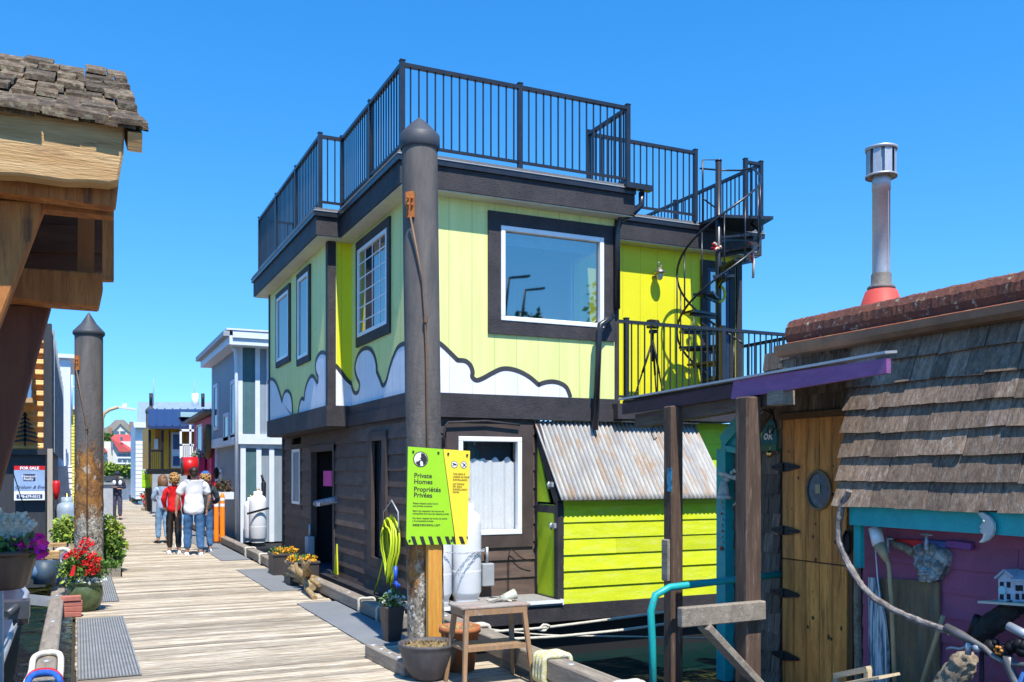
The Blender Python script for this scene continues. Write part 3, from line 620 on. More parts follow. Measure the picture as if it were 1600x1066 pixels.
# walls behind mural: clouds
def mural(f,white,base,m_off,name='cloud_mural',closed_right=None,sw=.058,off=V((0,0,0)),label=None,stroke=None):
    pts=[f(*p) for p in white]; poly=pts+[V((pts[-1].x,pts[-1].y,base)),V((pts[0].x,pts[0].y,base))]
    mb=MB(); mb.prism([p+m_off*.003 for p in poly],m_off*.003,CLOUD)
    st=pts if stroke is None else [f(*p) for p in stroke]
    nrm=m_off; L=[];Rr=[]
    for i,p in enumerate(st):
        d=(st[min(i+1,len(st)-1)]-st[max(i-1,0)]).normalized(); s=d.cross(nrm).normalized()*sw/2
        L.append(p+s+m_off*.009); Rr.append(p-s+m_off*.009)
    k=len(st); mb.add(L+Rr+[q-m_off*.004 for q in L]+[q-m_off*.004 for q in Rr],[(i,i+1,k+i+1,k+i) for i in range(k-1)]+[(i,2*k+i,2*k+i+1,i+1) for i in range(k-1)]+[(k+i,k+i+1,3*k+i+1,3*k+i) for i in range(k-1)],OUTL)
    return part(mb,name,None,label=label)
Z=lambda ox,oy,s,pts:[(ox+x/s,oy+y/s) for x,y in pts]
def sm(pts,n=4):
    out=[]
    for i in range(len(pts)-1):
        p0=pts[max(i-1,0)];p1=pts[i];p2=pts[i+1];p3=pts[min(i+2,len(pts)-1)]
        for k in range(n):
            t=k/n; out.append(tuple(.5*((2*p1[j])+(-p0[j]+p2[j])*t+(2*p0[j]-5*p1[j]+4*p2[j]-p3[j])*t*t+(-p0[j]+3*p1[j]-3*p2[j]+p3[j])*t**3) for j in (0,1)))
    return out+[pts[-1]]
A=sm(Z(660,300,2.806,[(60,655),(85,672),(120,705),(153,738)]))+sm(Z(660,300,2.806,[(153,738),(188,742),(210,762),(219,790),(218,812),(237,826),(265,817),(305,795),(345,777),(382,776),(425,788),(470,813),(508,846)]))+sm(Z(660,300,2.806,[(508,846),(535,836),(570,832),(605,840),(632,860),(648,900)]))
mural(lambda x,y:AY(x,y,YF),A,Z1,V((0,-1,0)),label='white cloud painted under the picture window')
B=sm(Z(400,360,3.33,[(60,795),(75,775),(92,778),(108,800),(122,840),(137,893)]))+sm(Z(400,360,3.33,[(137,893),(143,862),(155,838),(170,838),(182,858),(190,900),(191,975)]))
mural(lambda x,y:AX(x,y,XB),B,Z1,V((-1,0,0)),label='white cloud on the far end of the bay')
B=sm(Z(400,360,3.33,[(222,955),(228,905),(240,875),(253,882)]))+sm(Z(400,360,3.33,[(253,882),(256,840),(268,795),(285,762),(300,760),(312,778),(322,792),(326,765),(318,748),(312,720),(314,680),(330,645),(350,635),(372,648),(380,668)]))
mural(lambda x,y:AX(x,y,XB),B,Z1,V((-1,0,0)),label='white cloud curling up the near end of the bay')
B=sm(Z(400,360,3.33,[(380,695),(412,703),(440,735),(470,775),(498,800)]))
mural(lambda x,y:AY(x,y,13.35),B,Z1,V((0,-1,0)),label='white cloud on the return of the bay')
B=sm(Z(400,360,3.33,[(497,798),(507,835),(520,848),(535,838),(541,800),(528,768),(518,730),(520,690),(535,645),(560,618),(590,615),(612,640),(627,690),(630,735)]))+sm(Z(400,360,3.33,[(630,735),(645,770),(661,808),(680,785),(698,715),(718,655),(742,608),(775,590),(800,600)]))
mural(lambda x,y:AX(x,y,XR),B,Z1,V((-1,0,0)),label='white cloud swirls on the recessed side wall')
# deck, its railing
mb=MB(); mb.box((6.42,10.62,2.5),(9.6,11.7,2.62)); mb.box((9.0,11.7,2.5),(9.6,18,2.62)); mb.box((6.40,10.40,2.40),(9.62,10.62,2.60)); part(mb,'balcony_deck',BLK)
railing([(6.45,YF),(6.45,10.64),(9.58,10.64)][1:],2.62,3.74,[(6.68,10.64),(8.28,10.64),(9.58,10.64),(6.47,10.64)],'black balcony railing in front of the tripod')
railing([(9.58,10.64),(9.58,11.9)],2.62,3.72,[(9.58,11.9)],'end of the balcony railing')
# lower green wall below the deck right
mb=MB(); lap(mb,'Y',YF+.12,7.0,9.4,.1,2.38,.2,None,[],.03,7); part(mb,'lap_siding',CHS,label='green siding right of the corrugated roof')
# glass door on chartreuse wall
w=thing_part('door','glazed balcony door behind the spiral staircase')
mb=MB(); wallY(mb,YY-.03,8.68,9.33,2.62,4.97,.035,[(8.80,9.22,2.65,4.86)]); mb.build('frame',w,BLK)
mb=MB(); wallY(mb,YY-.02,8.80,9.22,2.65,4.86,.03,[(8.86,9.16,2.8,4.8)]); mb.build('sash',w,M('navy_sash',(.02,.04,.09),None,.4))
mb=MB(); mb.box((8.86,YY-.012,2.8),(9.16,YY-.004,4.8)); mb.build('pane',w,RGL)
# downspouts
mb=MB(); D=.11
P_=[(6.72,10.33,5.38),(6.72,10.33,5.22),(6.62,10.4,5.10),(6.5,10.5,5.04),(6.47,10.53,4.9),(6.47,10.53,3.86)]
mb.tube(P_,.042,n=8); part(mb,'downspout',RAIL)
mb=MB(); mb.tube([AY(957,493,10.5),AY(950,500,10.45),AY(938,508,10.42),AY(936,520,10.42),AY(930,672,10.42)],.042,n=8); part(mb,'downspout',RAIL)
mb=MB(); mb.beam((6.45,10.30,5.43),(6.85,10.30,5.43),.1,.07); part(mb,'gutter_end',RAIL)
# lamp
w=thing_part('wall_lamp','metal lantern on the chartreuse wall'); q=AY(1031,428,YY-.14)
mb=MB(); mb.lathe([(.0,.10),(.03,.095),(.05,.06),(.085,.03),(.09,.01),(.05,0)],q,None,16); mb.tube([q+V((0,.14,-.02)),q+V((0,.08,.04)),q+V((0,0,.1))],.012); mb.tube([q+V((.035*math.cos(t),0,.14+.035*math.sin(t))) for t in [i*PI/6 for i in range(12)]],.006,closed=True,n=6); mb.lathe([(.05,.0),(.05,-.02),(0,-.021)],q+V((0,.13,-.01)),None,12); mb.build('hood',w,BRASS.copy() if 0 else M('pewter',(.35,.33,.28),None,.35,.8,bump=.05))
mb=MB(); mb.lathe([(.045,0),(.05,-.03),(.035,-.08),(.0,-.10)],q,None,14); mb.build('globe',w,M('frosted_glass',(.6,.6,.55),None,.2,bump=0))
# spiral staircase
sc_=thing_part('spiral_staircase','black spiral staircase from the balcony to the roof'); SX,SY=8.5,11.02; SRr=.60
mb=MB(); mb.tube([(SX,SY,2.62),(SX,SY,6.25)],.045,n=14); mb.tube([(SX,SY,6.25),(SX,SY,6.27)],.05,n=14); mb.build('pole',sc_,RAIL)
zt=lambda ph: 5.38-2.72*(ph/(2*PI))
pos=lambda ph,r,z: V((SX+r*math.cos(-ph),SY+r*math.sin(-ph),z))
for k in range(1,12):
    ph=2*PI*k/12; hw=.27; z=zt(ph)
    mb=MB(); mb.add([pos(ph-.5,.05,z),pos(ph+.5,.05,z),pos(ph+hw,SRr-.02,z),pos(ph-hw,SRr-.02,z),pos(ph-.5,.05,z-.035),pos(ph+.5,.05,z-.035),pos(ph+hw,SRr-.02,z-.035),pos(ph-hw,SRr-.02,z-.035)],[(0,1,2,3),(7,6,5,4),(0,4,5,1),(1,5,6,2),(2,6,7,3),(3,7,4,0)]); mb.beam(pos(ph,.05,z-.06),pos(ph,SRr-.1,z-.04),.03,.05); mb.build('tread',sc_,RAIL)
mb=MB(); mb.prism([(SX-.05,SY-.1,5.40),(SX+.72,SY-.35,5.40),(SX+.9,SY+.35,5.40),(SX-.05,SY+.55,5.40)],(0,0,.045)); mb.build('landing',sc_,RAIL)
for o_,nm in ((.86,'handrail'),(.02,'lower_rail')):
    mb=MB(); mb.tube([pos(2*PI*i/48-.0,SRr,zt(2*PI*i/48)+o_) for i in range(0,47 if o_>.5 else 44)],.017,n=8); 
    if o_>.5: mb.tube([pos(0,SRr,zt(0)+.86),pos(-.35,SRr+.02,zt(0)+.88),(SX+.35,SY+.38,zt(0)+.9),(SX+.0,SY+.45,zt(0)+.9)],.014,n=6)
    mb.build(nm,sc_,RAIL)
for k in range(0,12):
    ph=2*PI*k/12; mb=MB(); mb.tube([pos(ph,SRr,zt(ph)-.05),pos(ph,SRr,zt(ph)+.86)],.011,n=6); mb.build('baluster',sc_,RAIL)
mb=MB(); mb.tube([AY(1098,352,11.35),AY(1098,250,11.35),AY(1121,250,11.35),AY(1121,300,11.35)],.014,n=6); mb.tube([AY(1098,310,11.35),AY(1118,325,11.35)],.012,n=6); mb.build('gate_rail',sc_,RAIL)
# ledge + hull
mb=MB(); mb.box((3.5,9.88,.10),(5.30,YF,.155)); part(mb,'ledge',M('ledge_grit',(.30,.29,.28),(.22,.22,.21),.9,scale=20,bump=.5,bscale=90))
mb=MB(); mb.box((3.5,9.865,.125),(5.30,9.88,.165)); mb.box((5.30,9.87,.10),(5.315,10.1,.165)); part(mb,'ledge_edge',WHT)
mb=MB(); mb.box((3.48,9.90,-.10),(7.78,18.3,.10)); part(mb,'hull_rim',BLK)
mb=MB(); mb.box((3.6,10.1,-.6),(9.4,18.2,-.10)); part(mb,'float',DK)
# lean-to shed
sh=thing_part('storage_shed','bright green lean-to shed with corrugated roof'); XG0,XG1,YG=5.30,7.72,9.97
mb=MB(); lap(mb,'Y',YG,XG0+.05,XG1,.10,1.42,.198,None,[],.03,5,9); mb.build('board_wall',sh,CHB)
mb=MB(); mb.box((XG0+.01,YG,.1),(XG0+.03,YF,1.3)); mb.build('side_panel',sh,CHS)
mb=MB(); mb.box((XG0-.02,YG+.10,.17),(XG0+.0,YF-.08,1.22)); mb.prism([(XG0-.02,YG+.22,1.33),(XG0-.02,YF-.08,1.33),(XG0-.02,YF-.08,2.05)],(.02,0,0)); mb.build('side_door',sh,CHS)
mb=MB(); mb.box((XG0-.03,YG-.025,.1),(XG0+.055,YG+.06,1.33)); mb.box((XG0-.03,YF-.09,.1),(XG0+.02,YF,2.2)); mb.box((XG0-.031,YG,1.2),(XG0+.02,YF,1.29)); mb.box((XG0-.031,YG,.10),(XG0+.02,YF,.17)); mb.beam((XG0-.0,YG+.0,1.33),(XG0-.0,YF,2.30),.06,.12); mb.build('frame',sh,BLK)
mb=MB()
for (y,z) in ((YG+.12,1.55),(YG+.06,1.05)): mb.box((XG0-.06,y-.05,z-.03),(XG0-.03,y+.05,z+.03)); mb.tube([(XG0-.07,y,z-.05),(XG0-.09,y,z),(XG0-.07,y,z+.03)],.014,n=6)
mb.build('latches',sh,STEEL)
mb=MB(); vs=[]; N=int((XG1-XG0+.1)/.0125); ya,za,yb,zb=YG-.14,1.36,YF-.01,2.36
dn=V((0,-(zb-za),(yb-ya))).normalized()*1
K=12
for j in range(K+1):
    for i in range(N+1):
        x=XG0-.04+(XG1-XG0+.1)*i/N; t=j/K; h=.015*math.sin(2*PI*i/5.2)
        vs.append(V((x,ya+(yb-ya)*t,za+(zb-za)*t))+dn*h)
mb.add(vs,[(j*(N+1)+i,j*(N+1)+i+1,(j+1)*(N+1)+i+1,(j+1)*(N+1)+i) for j in range(K) for i in range(N)],None,True)
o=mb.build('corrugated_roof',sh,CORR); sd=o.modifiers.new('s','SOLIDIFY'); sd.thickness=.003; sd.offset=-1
mb=MB(); mb.beam((XG0-.05,YF-.03,2.375),(XG1+.08,YF-.03,2.375),.07,.02); mb.build('flashing',sh,M('pale_flashing',(.55,.50,.42),None,.6))
mb=MB(); mb.box((XG0+.06,YG-.03,1.30),(XG1,YG+.0,1.36)); mb.build('head_board',sh,CHS)
# small things on the houseboat
mb=MB(); p=AX(507,736,XR+.02); q=AX(520,760,XR+.02)
mb.box((XR-.0,q.y,q.z),(XR+.012,p.y,p.z)); tag(mb.build('pink_notice',mat=M('pink_paper',(.62,.06,.28),(.55,.05,.24),.7)),'pink paper notice hanging in the dark doorway','notice')
mb=MB(); a=AX(494,787,XR-.02); b_=AX(527,781,XR-.02); mb.tube([a,b_],.055,n=14); o=tag(mb.build('home_sign',mat=M('speckled_roll',(.30,.32,.38),(.10,.11,.15),.7,scale=30,edge=(.45,.55))),'speckled grey-blue roll sign hanging across the doorway reading HOME','sign')
mb=MB(); textmesh(mb,'HOME',.085,a+V((-.058,-.28,-.03)),V((0,-1,.03)).normalized(),V((0,0,1)),WHT,bold=.004); mb.build('lettering',o)
def meterbox(c,s,label,m=GREYP):
    t=thing('meter_box',label,'meter box',c); c=V(c); mb=MB(); mb.box(c-V(s)/2,c+V(s)/2); mb.build('case',t,m,bevel=.01); mb=MB(); mb.tube([c+V((0,0,s[2]/2)),c+V((0,0,s[2]/2+.2))],.02,n=8); mb.build('pipe',t,STEEL)
meterbox(AX(484,852,XR-.1),(.12,.22,.3),'grey meter box left of the dark doorway'); meterbox(AY(761,898,YF-.1),(.16,.10,.28),'grey electrical box between the gas tank and the green shed')
def tank(X,Y,z,r,h,label,m=WHT,grp=None,strap=None):
    t=thing('gas_tank',label,'gas tank',(X,Y,z),grp); mb=MB()
    prof=[(r*.82,0),(r*.82,.05),(r*.84,.05),(r,.11),(r,h*.79),(r*.97,h*.84),(r*.8,h*.895),(r*.45,h*.93),(.0,h*.935)]
    mb.lathe(prof,(X,Y,z),None,32); mb.build('body',t,m)
    mb=MB(); mb.lathe([(r*.52,h*.91),(r*.5,h*1.0),(r*.47,h*1.0),(r*.48,h*.92)],(X,Y,z),None,20)
    for f in list(mb.f): 
        pass
    mb.build('collar',t,m)
    mb=MB(); mb.tube([(X,Y,z+h*.92),(X,Y,z+h*1.03)],r*.13,n=10); mb.tube([(X-.04,Y,z+h*1.04),(X+.04,Y,z+h*1.04)],.015,n=8); mb.build('valve',t,BRASS)
    mb=MB(); mb.lathe([(r*1.004,h*.30),(r*1.012,h*.31),(r*1.004,h*.32)],(X,Y,z),None,32); mb.lathe([(r*1.002,h*.70),(r*1.01,h*.705),(r*1.002,h*.71)],(X,Y,z),None,32); mb.build('weld_seam',t,m)
    if strap is not None: 
        mb=MB(); mb.tube([(X+(r+.008)*math.cos(a),Y+(r+.008)*math.sin(a),z+strap+.06*math.sin(a*1.0+.6)) for a in [i*PI/12 for i in range(25)]],.011,n=6); tag(mb.build('strap',mat=BLKM),'strap around the '+label,'strap')
tank(4.24,10.36,.155,.185,1.17,'large white gas tank in front of the curtained window',grp='white gas tanks')
tank(3.86,10.36,.155,.185,1.10,'white gas tank half hidden behind the tall pile',grp='white gas tanks')
def chain(pts,r,label,m=STEEL):
    mb=MB(); pts=[V(p) for p in pts]
    for i in range(len(pts)-1):
        a,b=pts[i],pts[i+1]; n=max(1,int((b-a).length/.032))
        for k in range(n):
            p=a.lerp(b,(k+.5)/n); d=(b-a).normalized(); e=d.cross(V((0,1,0)) if k%2 else V((1,0,1))).normalized()
            mb.tube([p+d*.018*math.cos(t)+e*.010*math.sin(t) for t in [j*PI/4 for j in range(8)]],r,n=5,closed=True)
    tag(mb.build('chain',mat=m),label,'chain')
chain([AY(695,863,10.14),AY(725,865,10.12),AY(757,861,10.2)],.004,'upper steel chain across the white gas tanks')
chain([AY(716,900,10.13),AY(725,880,10.11),AY(740,868,10.13),AY(757,858,10.25)],.004,'lower drooping chain on the front of the big white tank')
mb=MB(); mb.tube([AY(694,700,10.5),AY(694,668,10.5),AY(700,660,10.5),AY(760,658,10.5),AY(812,664,10.5)],.014,n=8); tag(mb.build('conduit_pipe',mat=BLK),'thin black conduit running along the top of the brown front wall','pipe')
rope('thin dark cable drooping on the brown siding under the curtained window',[AY(795,955,10.5),AY(795,900,10.52),AY(797,860,10.52),AY(815,872,10.5),AY(832,878,10.5)],.006,BLKM,'cable')
# hose
HM=M('yellow_hose',(.50,.60,.02),(.42,.52,.02),.4,bump=.05); rd=random.Random(3)
t=thing('garden_hose','coiled yellow-green garden hose hanging on the brown wall','hose',(XR-.1,11.5,.5))
mb=MB(); pts=[]; hy,hz=11.12,.72
for k in range(9):
    wy=.20+rd.uniform(-.05,.05); wh=.38+rd.uniform(-.08,.06); ox=-.07-.012*k; oy=rd.uniform(-.03,.03)
    for j in range(16):
        a=2*PI*j/16+PI/2; z=hz+wh*math.sin(a); 
        pts.append((XR+ox-.02*math.sin(a*2),hy+oy+wy*math.cos(a)*(1 if math.sin(a)>-.2 else .75),z+ (.37-wh if 0 else 0)))
mb.tube(pts,.0125,n=8); mb.build('coil',t,HM)
mb=MB(); mb.tube([AX(583,932,XR-.12),AX(592,905,XR-.13),AX(600,870,XR-.12)],.0125,n=8); mb.build('tail',t,HM)
mb=MB(); mb.tube([AX(618,885,XR-.16),AX(618,908,XR-.16)],.026,n=8); mb.tube([AX(618,908,XR-.16),AX(622,918,XR-.16)],.02,n=8); mb.tube([AX(614,912,XR-.16),AX(624,914,XR-.16)],.014,n=8); mb.build('nozzle',t,M('blue_fitting',(.03,.10,.55),None,.4))
mb=MB(); mb.tube([AX(600,830,XR-.05),AX(600,800,XR-.1),AX(612,782,XR-.12),AX(622,800,XR-.1),AX(624,850,XR-.05)],.010,n=6); tag(mb.build('hose_hanger',mat=STEEL),'bent wire hose hanger above the coiled hose','hanger')
mb=MB(); q=AX(524,893,XR-.12); mb.prism([(q.x,q.y+.12,.16),(q.x,q.y-.10,.16),(q.x,q.y-.06,.62)],(.02,0,0)); tag(mb.build('door_wedge',mat=M('yellow_board',(.62,.62,.02),None,.5)),'narrow yellow wedge-shaped board leaning at the doorway','board')
# tripod with camera
t=thing('camera_tripod','black tripod with a camera standing on the balcony','tripod',(7.1,11.1,2.62)); tq=AY(1020,532,11.1); 
for ex,ey,nm in ((987,622,0),(1040,612,0),(1027,600,11.45)):
    f=AY(ex,ey,nm or 11.0); f.z=2.63; mb=MB(); mb.tube([tq,tq.lerp(f,.5)],.016,n=6); mb.tube([tq.lerp(f,.5),f],.011,n=6); mb.build('leg',t,BLKM)
mb=MB(); mb.tube([tq+V((0,0,-.3)),tq+V((0,0,.14))],.017,n=8); mb.box(tq+V((-.04,-.04,.10)),tq+V((.04,.04,.15))); mb.build('column',t,BLKM)
mb=MB(); mb.box(tq+V((-.08,-.05,.17)),tq+V((.08,.05,.29))); mb.tube([tq+V((0,-.05,.23)),tq+V((0,-.13,.23))],.04,n=12); mb.build('camera_body',t,BLKM,bevel=.01)
mb=MB(); mb.beam(AY(1063,490,11.5)-V((0,0,0)),AY(1063,490,11.5),.01,.01) if 0 else None
# red and white ribbons tied on the stair
for (px,py,Y,lab) in ((1120,385,SY-.05,'red and white ribbon tied on the staircase pole'),(1175,390,SY-.1,'red and white ribbon dangling from the outside of the staircase')):
    q=AY(px,py,Y); mb=MB(); rd=random.Random(px)
    for k in range(10): 
        a=q+V((rd.uniform(-.05,.05),rd.uniform(-.05,.03),rd.uniform(-.05,.06))); mb.tube([a,a+V((rd.uniform(-.06,.06),rd.uniform(-.03,.03),rd.uniform(-.05,.05)))],.014,PRED if k%2 else M('ribbon_white',(.75,.6,.5),None,.7),n=6)
    if px>1150: mb.tube([q+V((.01,0,-.05)),q+V((.03,0,-.2)),q+V((.02,0,-.42))],.02,M('ribbon_white',(.75,.6,.5),None,.7),n=6); mb.tube([q,q+V((0,0,-.2))],.018,PRED,n=6)
    tag(mb.build('ribbon'),lab,'ribbon')
mb=MB(); q=AY(1122,470,SY-.06); mb.tube([q+V((.12*math.cos(a)*.9,-.02,.12*math.sin(a)+.1)) for a in [i*PI/8-PI/2 for i in range(9)]],.02,n=8); tag(mb.build('swim_noodle',mat=M('yellow_foam',(.60,.55,.05),None,.8)),'curved yellow foam tube hung on the staircase pole','foam tube')
# ================= SHINGLED CABIN on the right
CB=thing('shingled_cabin','weathered cedar shingled cabin with rusty roof, plank door and purple wall','cabin',(7.5,5,-.4)); XW=5.9
def cpart(mb,name,mat=None,label=None,bevel=0,par=CB):
    o=mb.build(name,par,mat,bevel)
    if label: o['label']=label
    return o
def shingles(mb,y0,y1,z0,z1,exp,xf,seed=1,tilt=.03,edge=None,wr=(.09,.19)):
    """rows of shingles on a plane X=xf(z), seen from -X"""
    rd=random.Random(seed); z=z0
    while z<z1-.01:
        zt=min(z+exp,z1+.02); y=y0(z) if callable(y0) else y0; ye=y1(z) if callable(y1) else y1
        y-=rd.uniform(0,.05)
        while y<ye:
            w=rd.uniform(*wr); yb=min(y+w,ye); ys=max(y,(y0(z) if callable(y0) else y0))
            if yb-ys>.02:
                zz=z+rd.uniform(-.010,.006); o=tilt+rd.uniform(-.006,.008); xa=xf(z)-o; xb=xf(zt+.05)-.004; k=rd.uniform(-.004,.004)
                p,q=ys+.003,yb-.003
                mb.add([(xa,p,zz+k),(xa,q,zz-k),(xb,q,zt+.05),(xb,p,zt+.05),(xa+.018,p,zz+k),(xa+.018,q,zz-k),(xb+.012,q,zt+.05),(xb+.012,p,zt+.05)],[(0,1,2,3),(0,4,5,1),(0,3,7,4),(1,5,6,2)])
            y+=w
        z+=exp
mb=MB(); shingles(mb,6.72,7.5,-.35,1.95,.185,lambda z:XW,3); cpart(mb,'shingle_wall',SHD,'grey shingles left of the plank door')
mb=MB(); shingles(mb,6.68,6.95,1.92,2.75,.185,lambda z:XW,13); shingles(mb,1.5,6.72,2.22,2.78,.17,lambda z:XW,23); cpart(mb,'shingle_wall',SHD,'dark shingles above the plank door')
mb=MB(); mb.box((XW+.01,6.66,-.5),(XW+.1,7.5,1.93)); mb.box((XW+.01,6.66,1.93),(XW+.1,6.93,2.8)); mb.box((XW+.01,1,2.15),(XW+.1,6.8,2.8)); mb.box((XW+.01,1,-.5),(XW+.1,5.86,2.2)); mb.box((8.5,1,-.5),(8.6,7.0,3)); mb.box((XW+.1,7.42,-.5),(8.6,7.5,1.5)); cpart(mb,'inner_wall',WPOST)
xs=lambda z: 5.5+(z-1.44)*.24
mb=MB(); shingles(mb,1.5,lambda z:5.63+(z-1.44)*.10,1.44,2.75,.19,xs,5,.045,wr=(.13,.26)); cpart(mb,'shingle_skirt',SHG,'sunlit flared skirt of brown shingles')
mb=MB(); mb.add([(5.52,1.5,1.45),(5.52,5.6,1.45),(5.76,5.7,2.42),(5.76,1.5,2.42),(5.9,5.6,1.45),(5.9,1.5,1.45)],[(0,1,2,3),(1,4,2),(0,5,4,1)]); cpart(mb,'skirt_backing',WPOST)
mb=MB(); mb.box((5.515,1.5,1.285),(5.55,5.50,1.435)); mb.box((5.56,5.43,.95),(5.60,5.50,1.285)); cpart(mb,'fascia_board',TEAL,'teal board under the shingle skirt')
mb=MB(); lap(mb,'X',5.80,1.5,5.62,-.1,1.42,.183,None,[],.028,9,3); cpart(mb,'lap_siding',PURP,'purple lap siding')
mb=MB(); mb.beam((5.84,7.45,-.5),(5.84,7.45,1.93),.13,.14); cpart(mb,'corner_post',TEAL,'teal corner post with wind chimes')
mb=MB(); mb.beam(AX(1129,690,5.8),AX(1162,650,5.8),.03,.12); mb.beam(AX(1129,700,5.8),AX(1168,706,5.8),.04,.06); mb.prism([AX(1126,692,5.82),AX(1160,652,5.82),AX(1166,652,5.82),AX(1166,700,5.82),AX(1130,706,5.82)],(.03,0,0)); cpart(mb,'bracket',TEAL)
mb=MB(); mb.box((5.84,6.72,1.90),(5.96,7.40,1.96)); cpart(mb,'window_sill',M('green_sill',(.03,.16,.08),(.06,.12,.06),.6))
mb=MB(); mb.beam(AX(1170,690,5.88),AX(1205,640,5.88),.05,.09); cpart(mb,'window_brace',WPOST)
# plank door
dt=thing_part('door','varnished plank door with oval window',CB); dy0,dy1=5.87,6.66
mb=MB(); 
for z0_,z1_ in ((-.5,.905),(.915,2.18)):
    y=dy0
    for w in (.17,.15,.165,.15,.155):
        mb.box((XW-.045,y+.0035,z0_),(XW,min(y+w,dy1)-.0035,z1_)); y+=w
mb.build('planks',dt,DOORW,bevel=.005)
mb=MB(); rd=random.Random(21)
for _ in range(17):
    y=rd.uniform(dy0+.04,dy1-.04); z=rd.uniform(.2,2.1); a=rd.uniform(.006,.016); b=a*rd.uniform(1,1.7)
    if abs(z-1.54)<.2 and abs(y-6.24)<.2: continue
    mb.prism([(XW-.0452,y+a*math.cos(t),z+b*math.sin(t)) for t in [i*PI/5 for i in range(10)]],(-.0012,0,0))
mb.build('knots',dt,M('wood_knot',(.05,.022,.010),(.10,.045,.015),.6,scale=30))
mb=MB(); mb.box((XW-.06,dy0-.03,2.18),(XW,dy1+.02,2.235)); mb.box((XW-.03,dy0-.05,-.5),(XW+.02,dy0-.005,2.18)); mb.build('frame',dt,wood('door_frame_wood',(.16,.08,.03),(.09,.045,.02),'z',.7))
ov=AX(1280,766,XW-.05)
mb=MB(); ring=[ov+V((-.01,.145*math.cos(t),.165*math.sin(t))) for t in [i*2*PI/40 for i in range(40)]]; mb.tube(ring,.013,n=8,closed=True); mb.build('window_ring',dt,wood('ring_wood',(.25,.17,.09),(.17,.11,.06),'y',.6))
mb=MB(); mb.prism([ov+V((0,.14*math.cos(t),.16*math.sin(t))) for t in [i*2*PI/40 for i in range(40)]],(-.004,0,0)); mb.build('pane',dt,M('leaded_glass',(.025,.032,.045),(.05,.06,.08),.12,scale=12,bump=.3,c3=(.10,.12,.15),s3=9,spec=.9))
mb=MB(); mb.box((XW-.062,ov.y-.02,ov.z-.03),(XW-.055,ov.y+.035,ov.z+.05)); mb.build('lead_motif',dt,M('amber_motif',(.45,.40,.15),(.3,.28,.2),.4))
for py in (730,829,927,1025):
    q=AX(1227,py,XW-.055); mb=MB(); mb.prism([q+V((0,.02,-.045)),q+V((0,-.06,-.034)),q+V((0,-.17,-.014)),q+V((0,-.19,0)),q+V((0,-.17,.014)),q+V((0,-.06,.034)),q+V((0,.02,.045)),q+V((0,.1,.03)),q+V((0,.18,.014)),q+V((0,.18,-.014)),q+V((0,.1,-.03))],(-.006,0,0)); mb.tube([q+V((-.01,.02,-.035)),q+V((-.01,.02,.035))],.009,n=8)
    for k in (-.11,-.06,.07,.14): mb.ball(q+V((-.007,k,0)),.007,STEEL if k>.1 else None,8,4)
    mb.build('hinge',dt,None if mb.mats else BLKM)
for o in dt.children:
    if o.name.startswith('hinge'): o.data.materials.clear(); o.data.materials.append(BLKM); [setattr(p,'material_index',0) for p in o.data.polygons]
mb=MB(); q=AX(1322,848,XW-.07); mb.tube([q+V((0,.0,.09)),q+V((-.04,-.01,.05)),q+V((-.04,-.01,-.05)),q+V((0,0,-.09))],.012,n=8); mb.prism([q+V((.015,-.03,-.1)),q+V((.015,.03,-.1)),q+V((.015,.03,.1)),q+V((.015,-.03,.1))],(-.006,0,0)); mb.build('handle',dt,BLKM)
# roof
mb=MB(); RZ=2.86; K=24
prof=[(5.73,2.86),(5.73,3.01),(5.77,3.045),(6.3,3.16),(7.2,3.30),(8.6,3.36)]
mb.prism([(x,6.42,z) for x,z in prof]+[(8.6,6.42,2.9),(5.66,6.42,2.83)],(0,-5,0)); cpart(mb,'roof',RUSTR,'rusty orange roof with a gentle rise',bevel=.02)
mb=MB(); rd=random.Random(2); y=6.44
vs=[];nn=220
for i in range(nn+1):
    yy=6.44-5*i/nn
    for j,(x,z) in enumerate([(5.71,2.85),(5.695,2.91),(5.70,2.98),(5.74,3.04),(5.81,3.065)]): vs.append((x+rd.uniform(-.004,.004),yy,z+rd.uniform(-.005,.005)))
mb.add(vs,[(i*5+j,(i+1)*5+j,(i+1)*5+j+1,i*5+j+1) for i in range(nn) for j in range(4)]); mb.add([vs[0],vs[1],vs[2],vs[3],vs[4],(5.86,6.44,2.85)],[(0,1,2,3,4,5)]); cpart(mb,'mossy_roof_edge',MOSS)
mb=MB(); mb.prism([(5.66,6.55,2.83),(5.66,6.55,2.775),(5.69,6.55,2.74),(5.76,6.55,2.73),(5.78,6.55,2.83)],(0,-5.2,0)); cpart(mb,'gutter',GUT)
mb=MB(); mb.box((5.74,1.5,2.76),(5.95,6.4,2.86)); cpart(mb,'eave',WPOST)
